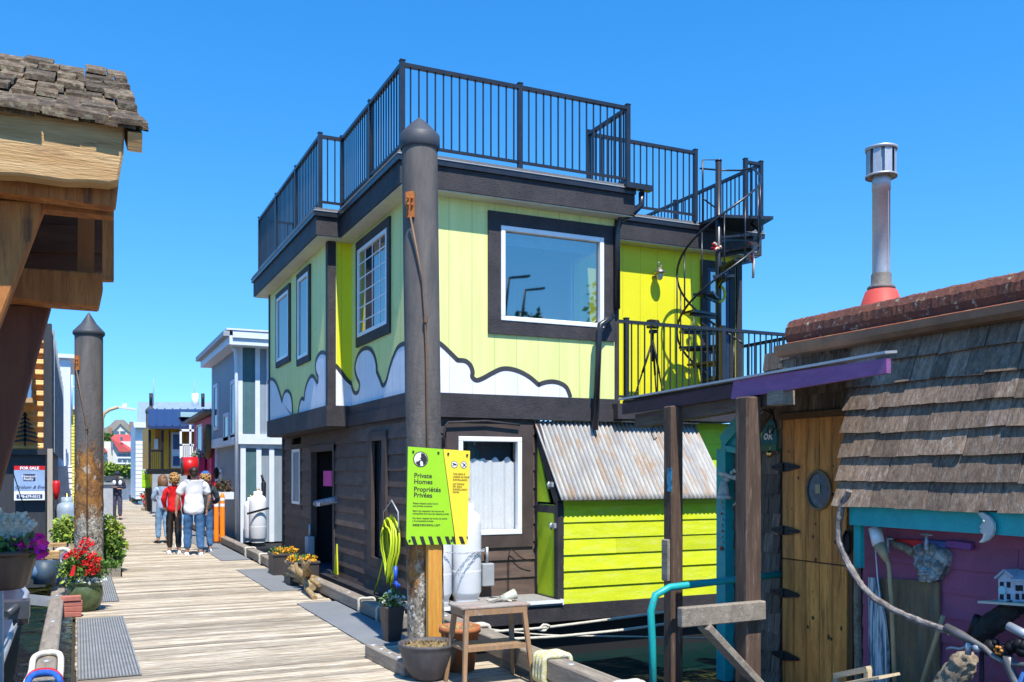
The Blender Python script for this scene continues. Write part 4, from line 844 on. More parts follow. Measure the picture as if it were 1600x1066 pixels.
# stovepipe
st=thing_part('stovepipe','galvanised stovepipe with slotted cap',CB); sx,sy_=6.55,6.12; zb=3.12
q=AY(1377,455,sy_); sx=q.x; pr_=.076
mb=MB(); mb.lathe([(.22,zb-.05),(.135,zb+.20),(.10,zb+.22)],(sx,sy_,0),None,24); mb.build('flashing_cone',st,M('red_silicone',(.55,.075,.05),(.48,.06,.045),.6))
mb=MB(); mb.lathe([(pr_+.01,zb+.2),(pr_+.045,zb+.22),(pr_+.04,zb+.24),(pr_+.012,zb+.26),(pr_+.01,zb+.35),(pr_,zb+.36)],(sx,sy_,0),None,24); mb.build('storm_collar',st,M('old_collar',(.22,.20,.18),(.12,.11,.10),.7,.3,bump=.6))
mb=MB(); mb.lathe([(pr_,zb+.3),(pr_,zb+1.10),(pr_+.004,zb+1.10),(pr_+.004,zb+1.20),(pr_-.01,zb+1.24)],(sx,sy_,0),None,32); mb.box((sx-.003,sy_-pr_-.004,zb+.36),(sx+.003,sy_-pr_+.01,zb+1.08)); mb.build('pipe',st,STEEL)
mb=MB(); mb.lathe([(.135,zb+1.22),(.137,zb+1.215),(.137,zb+1.235),(.08,zb+1.25)],(sx,sy_,0),None,28); mb.lathe([(.0,zb+1.48),(.14,zb+1.48),(.137,zb+1.47),(.137,zb+1.455),(.13,zb+1.455)],(sx,sy_,0),None,28)
for k in range(8):
    a0=2*PI*k/8+.2; mb.add([(sx+.127*math.cos(a),sy_+.127*math.sin(a),z) for a in (a0,a0+.55) for z in (zb+1.23,zb+1.47)],[(0,1,3,2)]); 
    mb.add([(sx+rr*math.cos(a),sy_+rr*math.sin(a),z) for rr,a in ((.10,a0+.35),(.10,a0+.95)) for z in (zb+1.23,zb+1.47)],[(0,1,3,2)])
mb.build('cap',st,STEEL)
# canopy
mb=MB(); XC=4.9
f1=[AX(972,640,XC),AX(1142,597,XC),AX(1142,628,XC),AX(975,655,XC)]; mb.prism([AX(972,632,XC),AX(1146,600,XC),AX(1143,622,XC),AX(972,648,XC)],(.03,0,0)); cpart(mb,'canopy_fascia',MAROON,'dark maroon canopy board')
mb=MB(); mb.prism([AX(1146,594,XC-.01),AX(1385,560,XC-.01),AX(1385,583,XC-.01),AX(1142,624,XC-.01)],(.04,0,0)); cpart(mb,'canopy_fascia',M('violet_paint',(.26,.10,.26),(.20,.075,.20),.5,scale=4,stretch=(1,2,6)),'purple canopy board')
a=AX(970,626,XC); b_=AX(1388,553,XC); 
mb=MB(); mb.prism([a+V((-.03,0,0)),b_+V((-.03,0,0)),b_+V((.08,0,.01)),V((4.98,5.55,2.46)),V((5.9,5.55,2.54)),a+V((1.0,0,.10))],(0,0,.018)); 
cpart(mb,'canopy_roof',STEEL,'pale metal canopy roof')
mb=MB(); vs=[]; cpart_m=M('dark_underside',(.07,.05,.04),(.04,.03,.03),.9)
mb.prism([a+V((0.02,0,-.03)),V((4.92,5.55,2.43)),V((5.9,5.55,2.51)),a+V((1.0,0,.07))],(0,0,.025)); cpart(mb,'canopy_boards',cpart_m)
mb=MB(); mb.beam(AX(1000,668,5.0)+V((0,0,.06)),AX(1228,630,5.0)+V((0,0,.06)),.11,.13); cpart(mb,'canopy_beam',M('beam_brown',(.13,.10,.07),(.08,.05,.035),.8,scale=3,stretch=(9,1,9),bump=.5,c3=(.2,.05,.03),s3=4))
mb=MB(); q=AX(1220,621,4.95); mb.box(q+V((-.06,-.09,-.06)),q+V((.06,.09,.05))); cpart(mb,'beam_end',TIMB)
for px0,px1,lab,x in ((1037,1067,'left porch post with a blue painted patch',4.9),(1148,1190,'right porch post',4.85)):
    a=AX((px0+px1)/2,700,x); w=.13 if px0<1100 else .15
    mb=MB(); mb.box((x-w/2,a.y-w/2,-.6),(x+w/2,a.y+w/2,2.30)); cpart(mb,'porch_post',WPOST,lab,bevel=.012)
PY1=AX(1052,700,4.9).y
mb=MB(); p=AX(1046,735,4.9-.07); mb.box((p.x-.004,p.y-.04,p.z-.19),(p.x,p.y+.03,p.z+.02)); cpart(mb,'paint_patch',M('blue_patch',(.06,.30,.45),(.03,.12,.2),.7,scale=20,edge=(.45,.55)))
mb=MB(); p=AX(1042,870,4.82); mb.box((p.x-.03,p.y-.06,p.z-.22),(p.x,p.y+.05,p.z+.16)); cpart(mb,'post_block',TIMB,bevel=.01)
# gangway rails
mb=MB(); Yt=5.80; a=AY(1062,965,Yt); b_=AY(1193,953,Yt); mb.beam(a,b_,.07,.15); cpart(mb,'cross_timber',TIMB,'weathered grey cross timber of the gangway',bevel=.008)
mb=MB(); mb.beam(AY(1100,978,Yt+.01),AY(1190,1075,Yt+.01),.06,.13,up=(0,1,0)) ; cpart(mb,'diagonal_brace',TIMB,'weathered diagonal brace of the gangway',bevel=.008)
Yp=6.72; P=[AY(1022,1120,Yp),AY(1019,1000,Yp),AY(1017,955,Yp),AY(1024,930,Yp),AY(1046,918,Yp),AY(1120,909,Yp),AY(1222,897,Yp)]
mb=MB(); mb.tube(P,.032,n=12); q=P[-1]; mb.lathe([(.0,.03),(.05,.03),(.05,0)],q+V((.05,0,0)),None,12,axis=Matrix.Rotation(-PI/2,3,'Y')); tag(mb.build('handrail',mat=TEAL),'bright teal pipe handrail bending over to the cabin wall','handrail')
mb=MB(); mb.box((3.5,5.9,-.35),(5.9,6.6,-.28)); tag(mb.build('gangway',mat=TIMB),'weathered gangway boards leading to the plank door','gangway')
mb=MB(); mb.box((4.2,1.2,-.52),(8.6,7.52,-.36)); cpart(mb,'cabin_float',DK)
# hanging things at the cabin
mb=MB(); q=AX(1193,690,5.86); 
mb.prism([AX(1203,655,5.86),AX(1212,660,5.86),AX(1214,700,5.86),AX(1188,703,5.86),AX(1188,690,5.86),AX(1192,672,5.86)],(.02,0,0)); o=tag(mb.build('ok_panel',mat=M('teal_panel',(.01,.16,.17),(.01,.12,.13),.6)),'teal panel lettered ok in the cabin window opening','panel')
mb=MB(); qq=AX(1192.5,687,5.852); textmesh(mb,'ok',.12,qq,V((0,-1,0)),V((0,0,1)),WHT,bold=.003,shear=.2); mb.build('lettering',o)
mb=MB(); q=AX(1195,640,5.7); mb.tube([AX(1176,690,5.7),AX(1178,655,5.7),AX(1192,640,5.7),AX(1208,648,5.7),AX(1213,668,5.7),AX(1205,675,5.7)],.010,n=6); mb.tube([AX(1204,672,5.7)+V((0,.04*math.cos(t),.04*math.sin(t))) for t in [i*PI/6 for i in range(12)]],.006,n=6,closed=True); tag(mb.build('plant_hook',mat=BLKM),'curved black iron hook with a ring in front of the ok panel','hook')
mb=MB(); q=AX(1203,709,5.75); mb.ball(q,.032,BRASS,12,8); mb.tube([q,AX(1203,690,5.75)],.003,BRASS,n=4); tag(mb.build('brass_bell'),'small round brass bell under the ok panel','bell')
BELLM=M('verdigris_iron',(.62,.62,.54),(.38,.40,.34),.7,scale=20,bump=.6)
t=thing('wall_bell','grey-green bell hanging from an ornate wall bracket on the teal post','bell',AX(1130,775,5.7)); q=AX(1131,763,5.7)
mb=MB(); mb.lathe([(.0,.07),(.03,.065),(.045,.0),(.055,-.06),(.082,-.10),(.078,-.105),(.04,-.02)],q,None,20); mb.build('bell_cup',t,BELLM)
mb=MB(); rd=random.Random(5)
mb.tube([AX(1124,740,5.7),AX(1134,742,5.7),AX(1148,748,5.72),AX(1160,740,5.78),AX(1158,760,5.78),AX(1152,785,5.78),AX(1146,790,5.78)],[.016,.022,.02,.03,.022,.016,.01],n=8)
for k in range(14):
    p=AX(rd.uniform(1128,1162),740+rd.uniform(-5,10),5.72); mb.ball(p,rd.uniform(.014,.028),None,8,5)
mb.tube([q+V((0,0,.06)),AX(1130,745,5.7)],.008,n=5); mb.build('scroll_bracket',t,BELLM)
mb=MB(); 
for k in range(9):
    p=AX(1127+(k%2)*1.5,785+k*9,5.76); mb.ball(p,.012 if k<8 else .022,M('bead_red',(.5,.08,.04),None,.4) if k in(2,5,8) else M('bead_pale',(.45,.42,.38),None,.5),8,5)
mb.tube([AX(1127,780,5.76),AX(1128,858,5.76)],.003,M('bead_pale',(.45,.42,.38),None,.5),n=4); tag(mb.build('bead_string'),'string of pale and red beads down the teal post','beads')
mb=MB(); mb.tube([AX(1181,740,5.72),AX(1185,770,5.72),AX(1188,800,5.72)],.005,n=5); mb.ball(AX(1184,801,5.72),.016,None,8,5); tag(mb.build('pull_cord',mat=BLKM),'thin dark pull cord hanging beside the right porch post','cord')
mb=MB(); mb.tube([AX(1000,668,5.0)+V((-.08,-.02*k+.3,0)) for k in (0,)]+[AX(1034,662,5.0),AX(1022,664,5.0),AX(1017,676,5.0),AX(1022,688,5.0),AX(1026,684,5.0)][0:],.006,n=5); tag(mb.build('wire_hook',mat=BLKM),'thin curled wire hook left of the left porch post','hook')
# wall decorations of the purple wall
X5=5.72
t=thing('moon_ornament','pale crescent moon face hanging on the teal board','ornament',AX(1538,850,5.48))
cp=lambda x,y: AX(1300+x/3.483,760+y/3.483,5.47)
mb=MB(); mb.prism([cp(*p) for p in [(780,140),(820,142),(855,165),(876,200),(880,235),(868,270),(845,295),(815,308),(797,305),(815,285),(822,262),(808,252),(802,240),(812,232),(800,225),(806,212),(818,198),(815,178),(800,158)]],(.03,0,0)); mb.ball(cp(828,190),.012,None,8,5); mb.build('moon_face',t,M('pale_clay',(.55,.52,.46),(.48,.45,.40),.7,bump=.3),bevel=.01)
t=thing('face_mask','grey stone face mask with taps for horns on the purple wall','mask',AX(1453,910,X5))
cq=lambda x,y,X=X5: AX(1300+x/3.483,760+y/3.483,X)
mb=MB(); outl=[(445,325),(480,320),(600,340),(628,380),(620,430),(575,510),(535,525),(485,510),(465,480),(470,455),(443,430),(450,400),(435,370)]
mb.prism([cq(*p) for p in outl],(.08,0,0))
for (x,y,r) in [(480,350,.05),(540,345,.05),(590,375,.05),(480,405,.045),(470,430,.04),(530,410,.05),(570,430,.05),(500,460,.04),(495,490,.045),(540,480,.045),(600,400,.035)]:
    mb.ball(cq(x,y,X5+.0),r,None,10,7,(.7,1,1))
for y in (462,478): mb.tube([cq(470,y,X5-.03),cq(500,y-4,X5-.045),cq(535,y,X5-.03)],.010,n=6)
mb.build('face',t,M('mask_stone',(.42,.44,.42),(.13,.14,.13),.85,scale=14,bump=1,bscale=40,edge=(.42,.58)))
mb=MB(); mb.tube([cq(445,365),cq(400,335),cq(350,320),cq(320,290),cq(292,268)],[.035,.035,.03,.016,.006],n=8); mb.build('horn',t,DRIFT)
for x,y in ((515,300),(303,320)):
    mb=MB(); q=cq(x,y,X5-.05); mb.tube([q+V((0,0,.06)),q,q+V((0,0,-.05))],[.010,.013,.018],n=8); mb.tube([q+V((0,-.05,.05)),q+V((0,.05,.05))],.007,n=6); mb.ball(q+V((0,0,-.05)),.02,None,8,5); mb.build('tap',t,STEEL)
t=thing('spirit_level','red, blue and purple level resting on the stone mask','level',cq(550,325)); 
for i,(x0,x1,m_) in enumerate([(350,500,REDP),(500,630,M('level_blue',(.05,.10,.3),None,.5)),(630,765,M('level_purple',(.22,.06,.28),None,.5))]):
    mb=MB(); mb.beam(cq(x0,305+i*3,X5+.03),cq(x1,311+i*8,X5+.03),.04,.055); mb.build('section',t,m_,bevel=.006)
t=thing('model_house','small white model house on a shelf on the purple wall','model house',cq(980,630))
hx=X5-.08
P0=lambda x,y,X=X5-.12: cq(x,y,X)
mb=MB(); mb.prism([P0(905,630),P0(985,628),P0(985,490),P0(945,460),P0(905,505)],(.11,0,0)); mb.prism([P0(985,628),P0(1120,630),P0(1120,520),P0(985,510)],(.11,0,0)); mb.build('walls',t,M('model_white',(.5,.52,.58),(.38,.40,.46),.7,scale=30,bump=.4))
mb=MB(); mb.beam(P0(895,500)+V((.05,0,0)),P0(945,456)+V((.05,0,0)),.14,.012); mb.beam(P0(945,456)+V((.05,0,0)),P0(995,492)+V((.05,0,0)),.14,.012); mb.prism([P0(975,515,hx-.06),P0(1130,520,hx-.06),P0(1130,470,hx+.05),P0(960,462,hx+.05)],(0,0,.012)); mb.build('roof',t,M('model_roof',(.45,.50,.56),(.30,.34,.40),.6,scale=20,stretch=(1,9,1)))
for x,y in ((925,535),(962,535),(1010,553),(1030,553),(925,600),(962,600),(1010,600),(1045,600),(1075,553)):
    mb=MB(); q=P0(x,y); mb.box(q+V((-.004,-.013,-.02)),q+V((0,.013,.018))); mb.build('window',t,DK)
mb=MB(); q=P0(930,565); mb.prism([q+V((-.006,.028*math.cos(a),.028*math.sin(a))) for a in [i*PI/8 for i in range(16)]],(-.004,0,0)); mb.build('round_sign',t,M('seagreen',(.35,.6,.6),None,.6))
mb=MB(); mb.beam(cq(848,625,X5-.1),cq(1160,645,X5-.1),.2,.015); tag(mb.build('shelf',mat=M('pale_shelf',(.6,.52,.4),None,.7)),'thin pale shelf under the model house','shelf')
mb=MB(); mb.prism([cq(p[0],p[1],X5+.03) for p in [(262,498),(582,520),(582,1250),(262,1250)]],(.02,0,0)); mb.build
tag(mb.build('plywood_sheet',mat=M('stained_plywood',(.26,.17,.09),(.13,.09,.05),.85,scale=3,stretch=(1,6,1),bump=.5,c3=(.03,.14,.15),s3=2.5,e3=(.55,.66))),'stained plywood sheet with teal drips against the purple wall','board')
mb=MB(); mb.prism([cq(p[0],p[1],X5-.02) for p in [(197,495),(240,500),(255,600),(280,720),(300,900),(300,1250),(203,1250)]],(.03,0,0)); tag(mb.build('painted_board',mat=M('blue_white_drips',(.55,.62,.64),(.05,.12,.16),.6,scale=4,stretch=(1,9,.8),bump=.2,edge=(.42,.58))),'white board with dark blue drips beside the plank door','board')
mb=MB(); mb.tube([cq(140,340,5.84),cq(142,700,5.82),cq(148,1250,5.80)],.035,n=8); tag(mb.build('rough_pole',mat=DRIFT),'rough bark pole standing at the right of the plank door','pole')
def stick(label,pts,r,m,name='stick',cat='stick'):
    mb=MB(); mb.tube(pts,r,n=8); return tag(mb.build(name,mat=m),label,cat)
PW=M('pale_stick',(.52,.36,.19),(.42,.28,.14),.7,scale=4,stretch=(3,3,1),bump=.2)
t=thing('wrapped_staff','long pale staff with a white cord wrapped head','staff',cq(350,1250,X5-.1))
mb=MB(); mb.tube([cq(225,180,X5-.1),cq(250,300,X5-.1),cq(310,430,X5-.1),cq(325,650,X5-.1),cq(350,1250,X5-.1)],[.014,.03,.016,.018,.018],n=8); mb.build('shaft',t,PW)
mb=MB(); mb.tube([cq(233,225,X5-.1),cq(255,320,X5-.1)],.05,n=12); mb.build('cord_wrap',t,WHT); mb=MB(); mb.tube([cq(258,318,X5-.1),cq(300,410,X5-.1)],[.05,.02],n=10); mb.build('collar',t,PW)
stick('thin pale cord bow hanging left of the wrapped staff',[cq(235,320,X5-.06),cq(248,500,X5-.06),cq(265,640,X5-.06),cq(290,760,X5-.06),cq(295,1200,X5-.06)],.005,WHT,'cord','cord')
stick('pale broom handle leaning in front of the plywood sheet',[cq(605,705,X5-.1),cq(560,850,X5-.1),cq(420,1300,X5-.15)],.018,PW,'broom_handle','handle')
stick('dark red rod standing behind the handlebar',[cq(815,900,X5-.05),cq(815,1300,X5-.05)],.016,MAROON,'rod','rod')
stick('long curved grey driftwood branch hanging in front of the door and purple wall',[cp(95,25),cp(55,100),cp(35,200),cp(38,300),cp(70,390),cp(110,460),cp(160,540),cp(230,610),cp(330,670),cp(430,715),cp(520,750),cp(640,790)],[.022,.026,.026,.024,.028,.025,.022,.024,.024,.024,.026,.026],M('grey_branch',(.27,.24,.22),(.12,.10,.095),.75,scale=12,bump=1.2,bscale=22,c3=(.42,.39,.36),s3=18),'driftwood_branch','branch')
log=stick('dark charred log leaning behind the handlebar',[cq(790,830,X5-.15),cq(860,760,X5-.12),cq(930,700,X5-.1),cq(1010,650,X5-.08)],[.05,.075,.07,.06],M('charred_log',(.035,.028,.024),(.015,.013,.012),.9,scale=8,bump=1.5,bscale=20),'log','log')
stick('rough pale driftwood stump below the handlebar',[cq(560,1300,X5-.3),cq(650,1060,X5-.3),cq(720,960,X5-.3),cq(760,930,X5-.3)],[.16,.10,.085,.05],DRIFT,'driftwood_stump','driftwood')
stick('short black club handle behind the driftwood stump',[cq(730,850,X5-.12),cq(770,770,X5-.12),cq(800,710,X5-.12)],[.02,.028,.035],BLKM,'club','club')
t=thing('bicycle','bicycle with grey handlebar standing against the purple wall, lower part out of view','bicycle',cq(960,1300,X5-.45)); xb=X5-.45
cb=lambda x,y: cq(x,y,xb)
HBM=M('handlebar_grey',(.20,.19,.18),(.12,.115,.11),.5,.4,bump=.2)
mb=MB(); mb.tube([cb(620,770),cb(700,810),cb(770,845),cb(830,880),cb(880,930),cb(950,965),cb(1060,975),cb(1130,960)],[.032,.032,.02,.018,.018,.018,.018,.018],n=10); mb.build('handlebar',t,HBM)
mb=MB(); mb.tube([cb(962,925),cb(965,990),cb(1000,1060),cb(1020,1300)],[.035,.028,.028,.03],n=10); mb.build('stem',t,HBM)
mb=MB(); mb.tube([cb(625,885),cb(650,878),cb(700,885),cb(740,870),cb(790,870)],.010,n=6); mb.ball(cb(790,880),.03,None,10,6); mb.tube([cb(745,850),cb(740,915)],.02,n=8); mb.build('brake_lever',t,STEEL)
mb=MB(); mb.tube([cb(1050,1010),cb(990,1150),cb(900,1300)],.018,n=8); mb.build('frame',t,M('blue_frame',(.03,.12,.35),None,.35))
mb=MB(); mb.tube([cb(960,760),cb(1100,830)],.028,n=10); mb.build('grip',t,STEEL)
mb=MB(); rd=random.Random(8)
for k in range(16): mb.ball(cq(rd.uniform(840,1045),rd.uniform(850,930),X5-.2),rd.uniform(.02,.05),None,8,5)
o=tag(mb.build('dark_bundle',mat=BLKM),'dark bundle with an orange rosette behind the handlebar','bundle')
mb=MB(); q=cq(905,893,X5-.28); 
for k in range(6): a=k*PI/3; mb.ball(q+V((0,.022*math.cos(a),.022*math.sin(a))),.012,None,8,5)
tag(mb.build('rosette',mat=M('orange_brown',(.5,.2,.04),None,.6)),'small orange rosette on the dark bundle','rosette')
mb=MB(); a=AX(1306,1056,5.2); b_=AX(1358,1045,5.2); mb.beam(a,b_,.05,.04); mb.beam(AX(1356,1045,5.2),AX(1356,1080,5.2),.04,.04); mb.beam(AX(1308,1058,5.2),AX(1308,1090,5.2),.04,.04); mb.beam(AX(1330,1066,5.2),AX(1390,1056,5.25),.25,.02); tag(mb.build('wooden_crate',mat=wood('pale_crate',(.50,.40,.26),(.38,.30,.19),'y',.8)),'pale slatted wooden crate at the foot of the cabin door','crate')
# ================= TIMBER GATEHOUSE, upper left
TG=thing('timber_shelter','open timber shelter with a mossy shingled roof over the left edge of the dock','shelter',(-.8,4.3,-.5))
g=lambda mb,Y,pts,d,m=None: mb.prism([AY(x,y,Y) for x,y in pts],(0,d,0),m)
tp=lambda mb,name,mat,label=None,bevel=0: cpart(mb,name,mat,label,bevel,TG)
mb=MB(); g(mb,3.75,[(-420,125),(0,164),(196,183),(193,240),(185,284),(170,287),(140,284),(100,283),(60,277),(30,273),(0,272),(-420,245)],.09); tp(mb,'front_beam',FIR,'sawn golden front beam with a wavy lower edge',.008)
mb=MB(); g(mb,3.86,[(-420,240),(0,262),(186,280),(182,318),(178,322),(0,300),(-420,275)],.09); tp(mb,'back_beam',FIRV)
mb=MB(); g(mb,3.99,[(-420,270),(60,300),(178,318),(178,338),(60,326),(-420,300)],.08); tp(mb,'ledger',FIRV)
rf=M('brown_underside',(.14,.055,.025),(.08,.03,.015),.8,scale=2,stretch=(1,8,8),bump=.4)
mb=MB(); xr=.17
for k in range(9):
    y=3.85+k*.17; z=3.015+k*.088; mb.box((-1.6,y,z-.03),(xr-.03,y+.165,z-.0))
tp(mb,'roof_boards',rf)
mb=MB(); rd=random.Random(12)
for r_ in [0,0,0]+list(range(8)):
    y=3.715+.19*r_; z=2.98+.098*r_; x=-1.7+rd.uniform(0,.1); xe=.235-.0*r_
    while x<xe:
        w=rd.uniform(.075,.15); x2=min(x+w,xe+rd.uniform(-.012,.012)); dy=rd.uniform(-.022,.022); dz=rd.uniform(-.009,.010); th=rd.uniform(.016,.026)
        if x2-x>.025:
            a,b=x+.004,x2-.004; yy=y+dy; L=.32; up=.165*L/.32
            cz=rd.uniform(-.006,.006)
            mb.add([(a,yy,z+dz),(b,yy,z+dz+cz),(b,yy+L,z+up+dz-.012),(a,yy+L,z+up+dz-.012),(a,yy,z+dz+th),(b,yy,z+dz+th+cz),(b,yy+L,z+up+dz),(a,yy+L,z+up+dz)],[(0,3,2,1),(4,5,6,7),(0,1,5,4),(1,2,6,5),(2,3,7,6),(3,0,4,7)])
        x=x2
tp(mb,'roof_shingles',M('mossy_shingle',(.13,.088,.052),(.055,.036,.022),.95,scale=3,stretch=(7,1.5,7),bump=1,bscale=10,isl=.4,c3=(.20,.17,.11),s3=5,e3=(.5,.62),detail=9,fine=.25))
mb=MB(); mb.beam((.195,3.73,2.93),(.195,5.1,3.60),.05,.07); tp(mb,'barge_board',FIR)
mb=MB(); mb.box((-1.6,5.1,2.75),(.14,5.14,3.66)); tp(mb,'ridge_board',rf)
mb=MB(); g(mb,4.3,[(160,318),(178,322),(178,438),(160,438)],.05); tp(mb,'hanger_board',FIRV,'vertical hanger board at the right end')
mb=MB(); g(mb,4.62,[(122,315),(148,315),(147,428),(121,424)],.05); tp(mb,'hanger_board',M('red_fir',(.42,.13,.03),(.30,.09,.02),.7,stretch=(9,9,1),scale=2),'reddish inner hanger board')
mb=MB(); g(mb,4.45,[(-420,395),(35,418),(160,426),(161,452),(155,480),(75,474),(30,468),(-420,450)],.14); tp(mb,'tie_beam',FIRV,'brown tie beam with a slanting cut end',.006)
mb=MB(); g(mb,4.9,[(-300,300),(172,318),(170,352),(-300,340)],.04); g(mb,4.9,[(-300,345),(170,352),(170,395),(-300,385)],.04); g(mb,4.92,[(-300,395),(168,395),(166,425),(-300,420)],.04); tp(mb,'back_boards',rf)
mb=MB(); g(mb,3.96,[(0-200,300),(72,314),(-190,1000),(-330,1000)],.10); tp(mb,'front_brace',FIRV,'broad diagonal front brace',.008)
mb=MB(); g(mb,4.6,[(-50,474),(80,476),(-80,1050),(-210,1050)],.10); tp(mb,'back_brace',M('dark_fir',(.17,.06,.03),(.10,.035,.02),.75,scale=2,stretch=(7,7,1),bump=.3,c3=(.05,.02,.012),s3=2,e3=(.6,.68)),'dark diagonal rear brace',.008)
mb=MB(); mb.box((-1.55,3.8,-.4),(-1.35,4.0,3.0)); mb.box((-1.55,4.7,-.4),(-1.35,4.9,3.4)); tp(mb,'post',FIRV)
# ================= HANGING BASKET
t=thing('hanging_basket','brown ribbed hanging basket with magenta petunias and silver foliage','hanging basket',(-.42,6.05,1.02)); bc=AY(-2,900,6.0); bc=V((bc.x,6.0,0)); r0=.205
mb=MB(); prof=[(r0*.02,1.04),(r0*.62,1.04),(r0*.72,1.06),(r0*.93,1.22),(r0*.95,1.235),(r0*1.03,1.235),(r0*1.03,1.262),(r0*.95,1.262),(r0*.9,1.22)]
mb.lathe(prof,bc,None,48)
for i,v in enumerate(mb.v):
    q=V((v.x-bc.x,v.y-bc.y,0)); 
    if 1.05<v.z<1.23 and (i%48)%3==0: v.x=bc.x+q.x*1.035; v.y=bc.y+q.y*1.035
mb.build('pot',t,M('brown_basket',(.10,.065,.045),(.07,.045,.035),.45,bump=.1))
mb=MB(); 
for a in (.3,2.4,4.5): mb.tube([bc+V((r0*math.cos(a),r0*math.sin(a),1.25)),bc+V((0,0,1.95))],.003,n=5)
mb.tube([bc+V((0,0,1.95)),bc+V((0,0,2.8))],.004,n=5); mb.build('wire',t,BLKM)
mb=MB(); mb.leaves(bc+V((.05,-.03,1.28)),(.2,.17,.07),260,.05,LEAF,3,shell=0); mb.build('foliage',t)
mb=MB(); rd=random.Random(5)
for (x,y) in [(30,845),(45,838),(55,848),(62,858),(50,860),(38,855),(66,866),(58,840),(25,852),(64,850)]:
    p=AY(x+rd.uniform(-2,2),y,5.9+rd.uniform(-.05,.05)); n_=V((rd.uniform(-.4,.6),-1,rd.uniform(-.2,.7))).normalized(); e=n_.orthogonal().normalized()
    for k in range(5):
        a=k*2*PI/5; d=Matrix.Rotation(a,3,n_)@e; d2=Matrix.Rotation(a+.75,3,n_)@e; d3=Matrix.Rotation(a-.75,3,n_)@e; s_=rd.uniform(.03,.042)
        mb.add([p-n_*-.012*-1,p+d3*s_*.8,p+d*s_+n_*.01,p+d2*s_*.8],[(0,1,2,3)])
mb.build('petunias',t,PPINK)
mb=MB()
for (x0,y0,x1,y1) in [(18,850,26,812),(26,840,46,818),(22,840,38,814),(14,850,4,812),(20,845,15,808),(30,845,50,822),(5,840,-6,800),(24,850,34,806)]:
    a=AY(x0,y0,5.95); b_=AY(x1,y1,5.9); 
    for k in range(9):
        p=a.lerp(b_,k/8); mb.ball(p,.010+.006*math.sin(k),None,6,4); 
        for s_ in (-1,1): mb.add([p,p+V((s_*.03,0,.006)),p+V((s_*.026,-.01,.026)),p+V((0,-.01,.018))],[(0,1,2,3)])
mb.build('silver_leaves',t,SILV)
# ================= COPPER-CLAD HOUSEBOAT, left
CH=thing('copper_houseboat','copper corrugated houseboat with dark slatted side and a pine tree cut-out','houseboat',(-1.7,22,-.5)); hp=lambda mb,name,mat=None,label=None: cpart(mb,name,mat,label,0,CH)
DKP=M('charcoal_cladding',(.04,.042,.047),(.028,.03,.034),.6,bump=.2,scale=3,stretch=(8,8,1))
COP=M('copper_sheet',(.80,.36,.10),(.62,.25,.06),.45,0,scale=3,bump=.08)
mb=MB(); vs=[]; n_=150
for i in range(n_+1):
    z=2.08+2.02*i/n_; 
    for x in (-3.2,-.52): vs.append((x,18.0-.03*math.sin(2*PI*i/13.5),z))
mb.add(vs,[(2*i,2*i+1,2*i+3,2*i+2) for i in range(n_)],None,True); hp(mb,'copper_wall',COP,'golden corrugated front')
mb=MB(); mb.box((-.53,17.9,2.0),(-.40,18.1,4.25)); mb.box((-3.2,17.92,4.1),(-.4,18.1,4.27)); mb.box((-3.2,18.1,-.3),(-.5,30,4.2)); mb.box((-3.2,17.85,2.0),(-.4,18.05,2.09)); hp(mb,'dark_frame',DKP)
mb=MB(); 
for k in range(20): z=2.1+k*.105; mb.box((-.42,18.15,z),(-.385,30,z+.045))
for k in range(9): y=18.2+k*1.45; mb.box((-.40,y,2.05),(-.36,y+.1,4.2))
hp(mb,'slats',GREYP,'grey slatted side screen')
mb=MB(); mb.box((-3.2,17.96,.1),(-.5,18.04,2.0)); hp(mb,'lower_wall',DKP)
mb=MB(); mb.box((-.46,17.6,.0),(-.38,17.72,2.1)); hp(mb,'corner_post',wood('pale_post',(.42,.37,.30),(.33,.28,.22),'z',.8))
mb=MB(); tc_=AY(39,668,17.93)
for k in range(7):
    w=.04+.035*k if k<6 else .2; z=tc_.z+.22-.075*k
    for s_ in (-1,1): mb.prism([(tc_.x,17.92,z+.05),(tc_.x+s_*w,17.92,z-.012),(tc_.x+s_*w*.9,17.92,z-.03),(tc_.x,17.92,z)],(0,-.02,0))
mb.box((tc_.x-.015,17.9,tc_.z-.32),(tc_.x+.018,17.92,tc_.z+.25)); hp(mb,'tree_cutout',BLKM,'black metal pine tree cut-out')
mb=MB(); a=AY(20,548,17.6);b_=AY(50,622,17.6); mb.box((a.x-.6,17.3,b_.z),(b_.x-.06,17.9,a.z-.2)); hp(mb,'balcony_panel',REDP,'red balcony panel')
mb=MB(); mb.box((b_.x-.055,17.3,b_.z-.02),(b_.x+.0,17.95,a.z+.25)); hp(mb,'balcony_glass',M('blue_glass',(.10,.25,.42),(.08,.2,.35),.1,spec=.9))
mb=MB(); mb.box((a.x-.6,17.28,b_.z-.10),(b_.x+.02,17.97,b_.z-.02)); hp(mb,'balcony_floor',FIR)
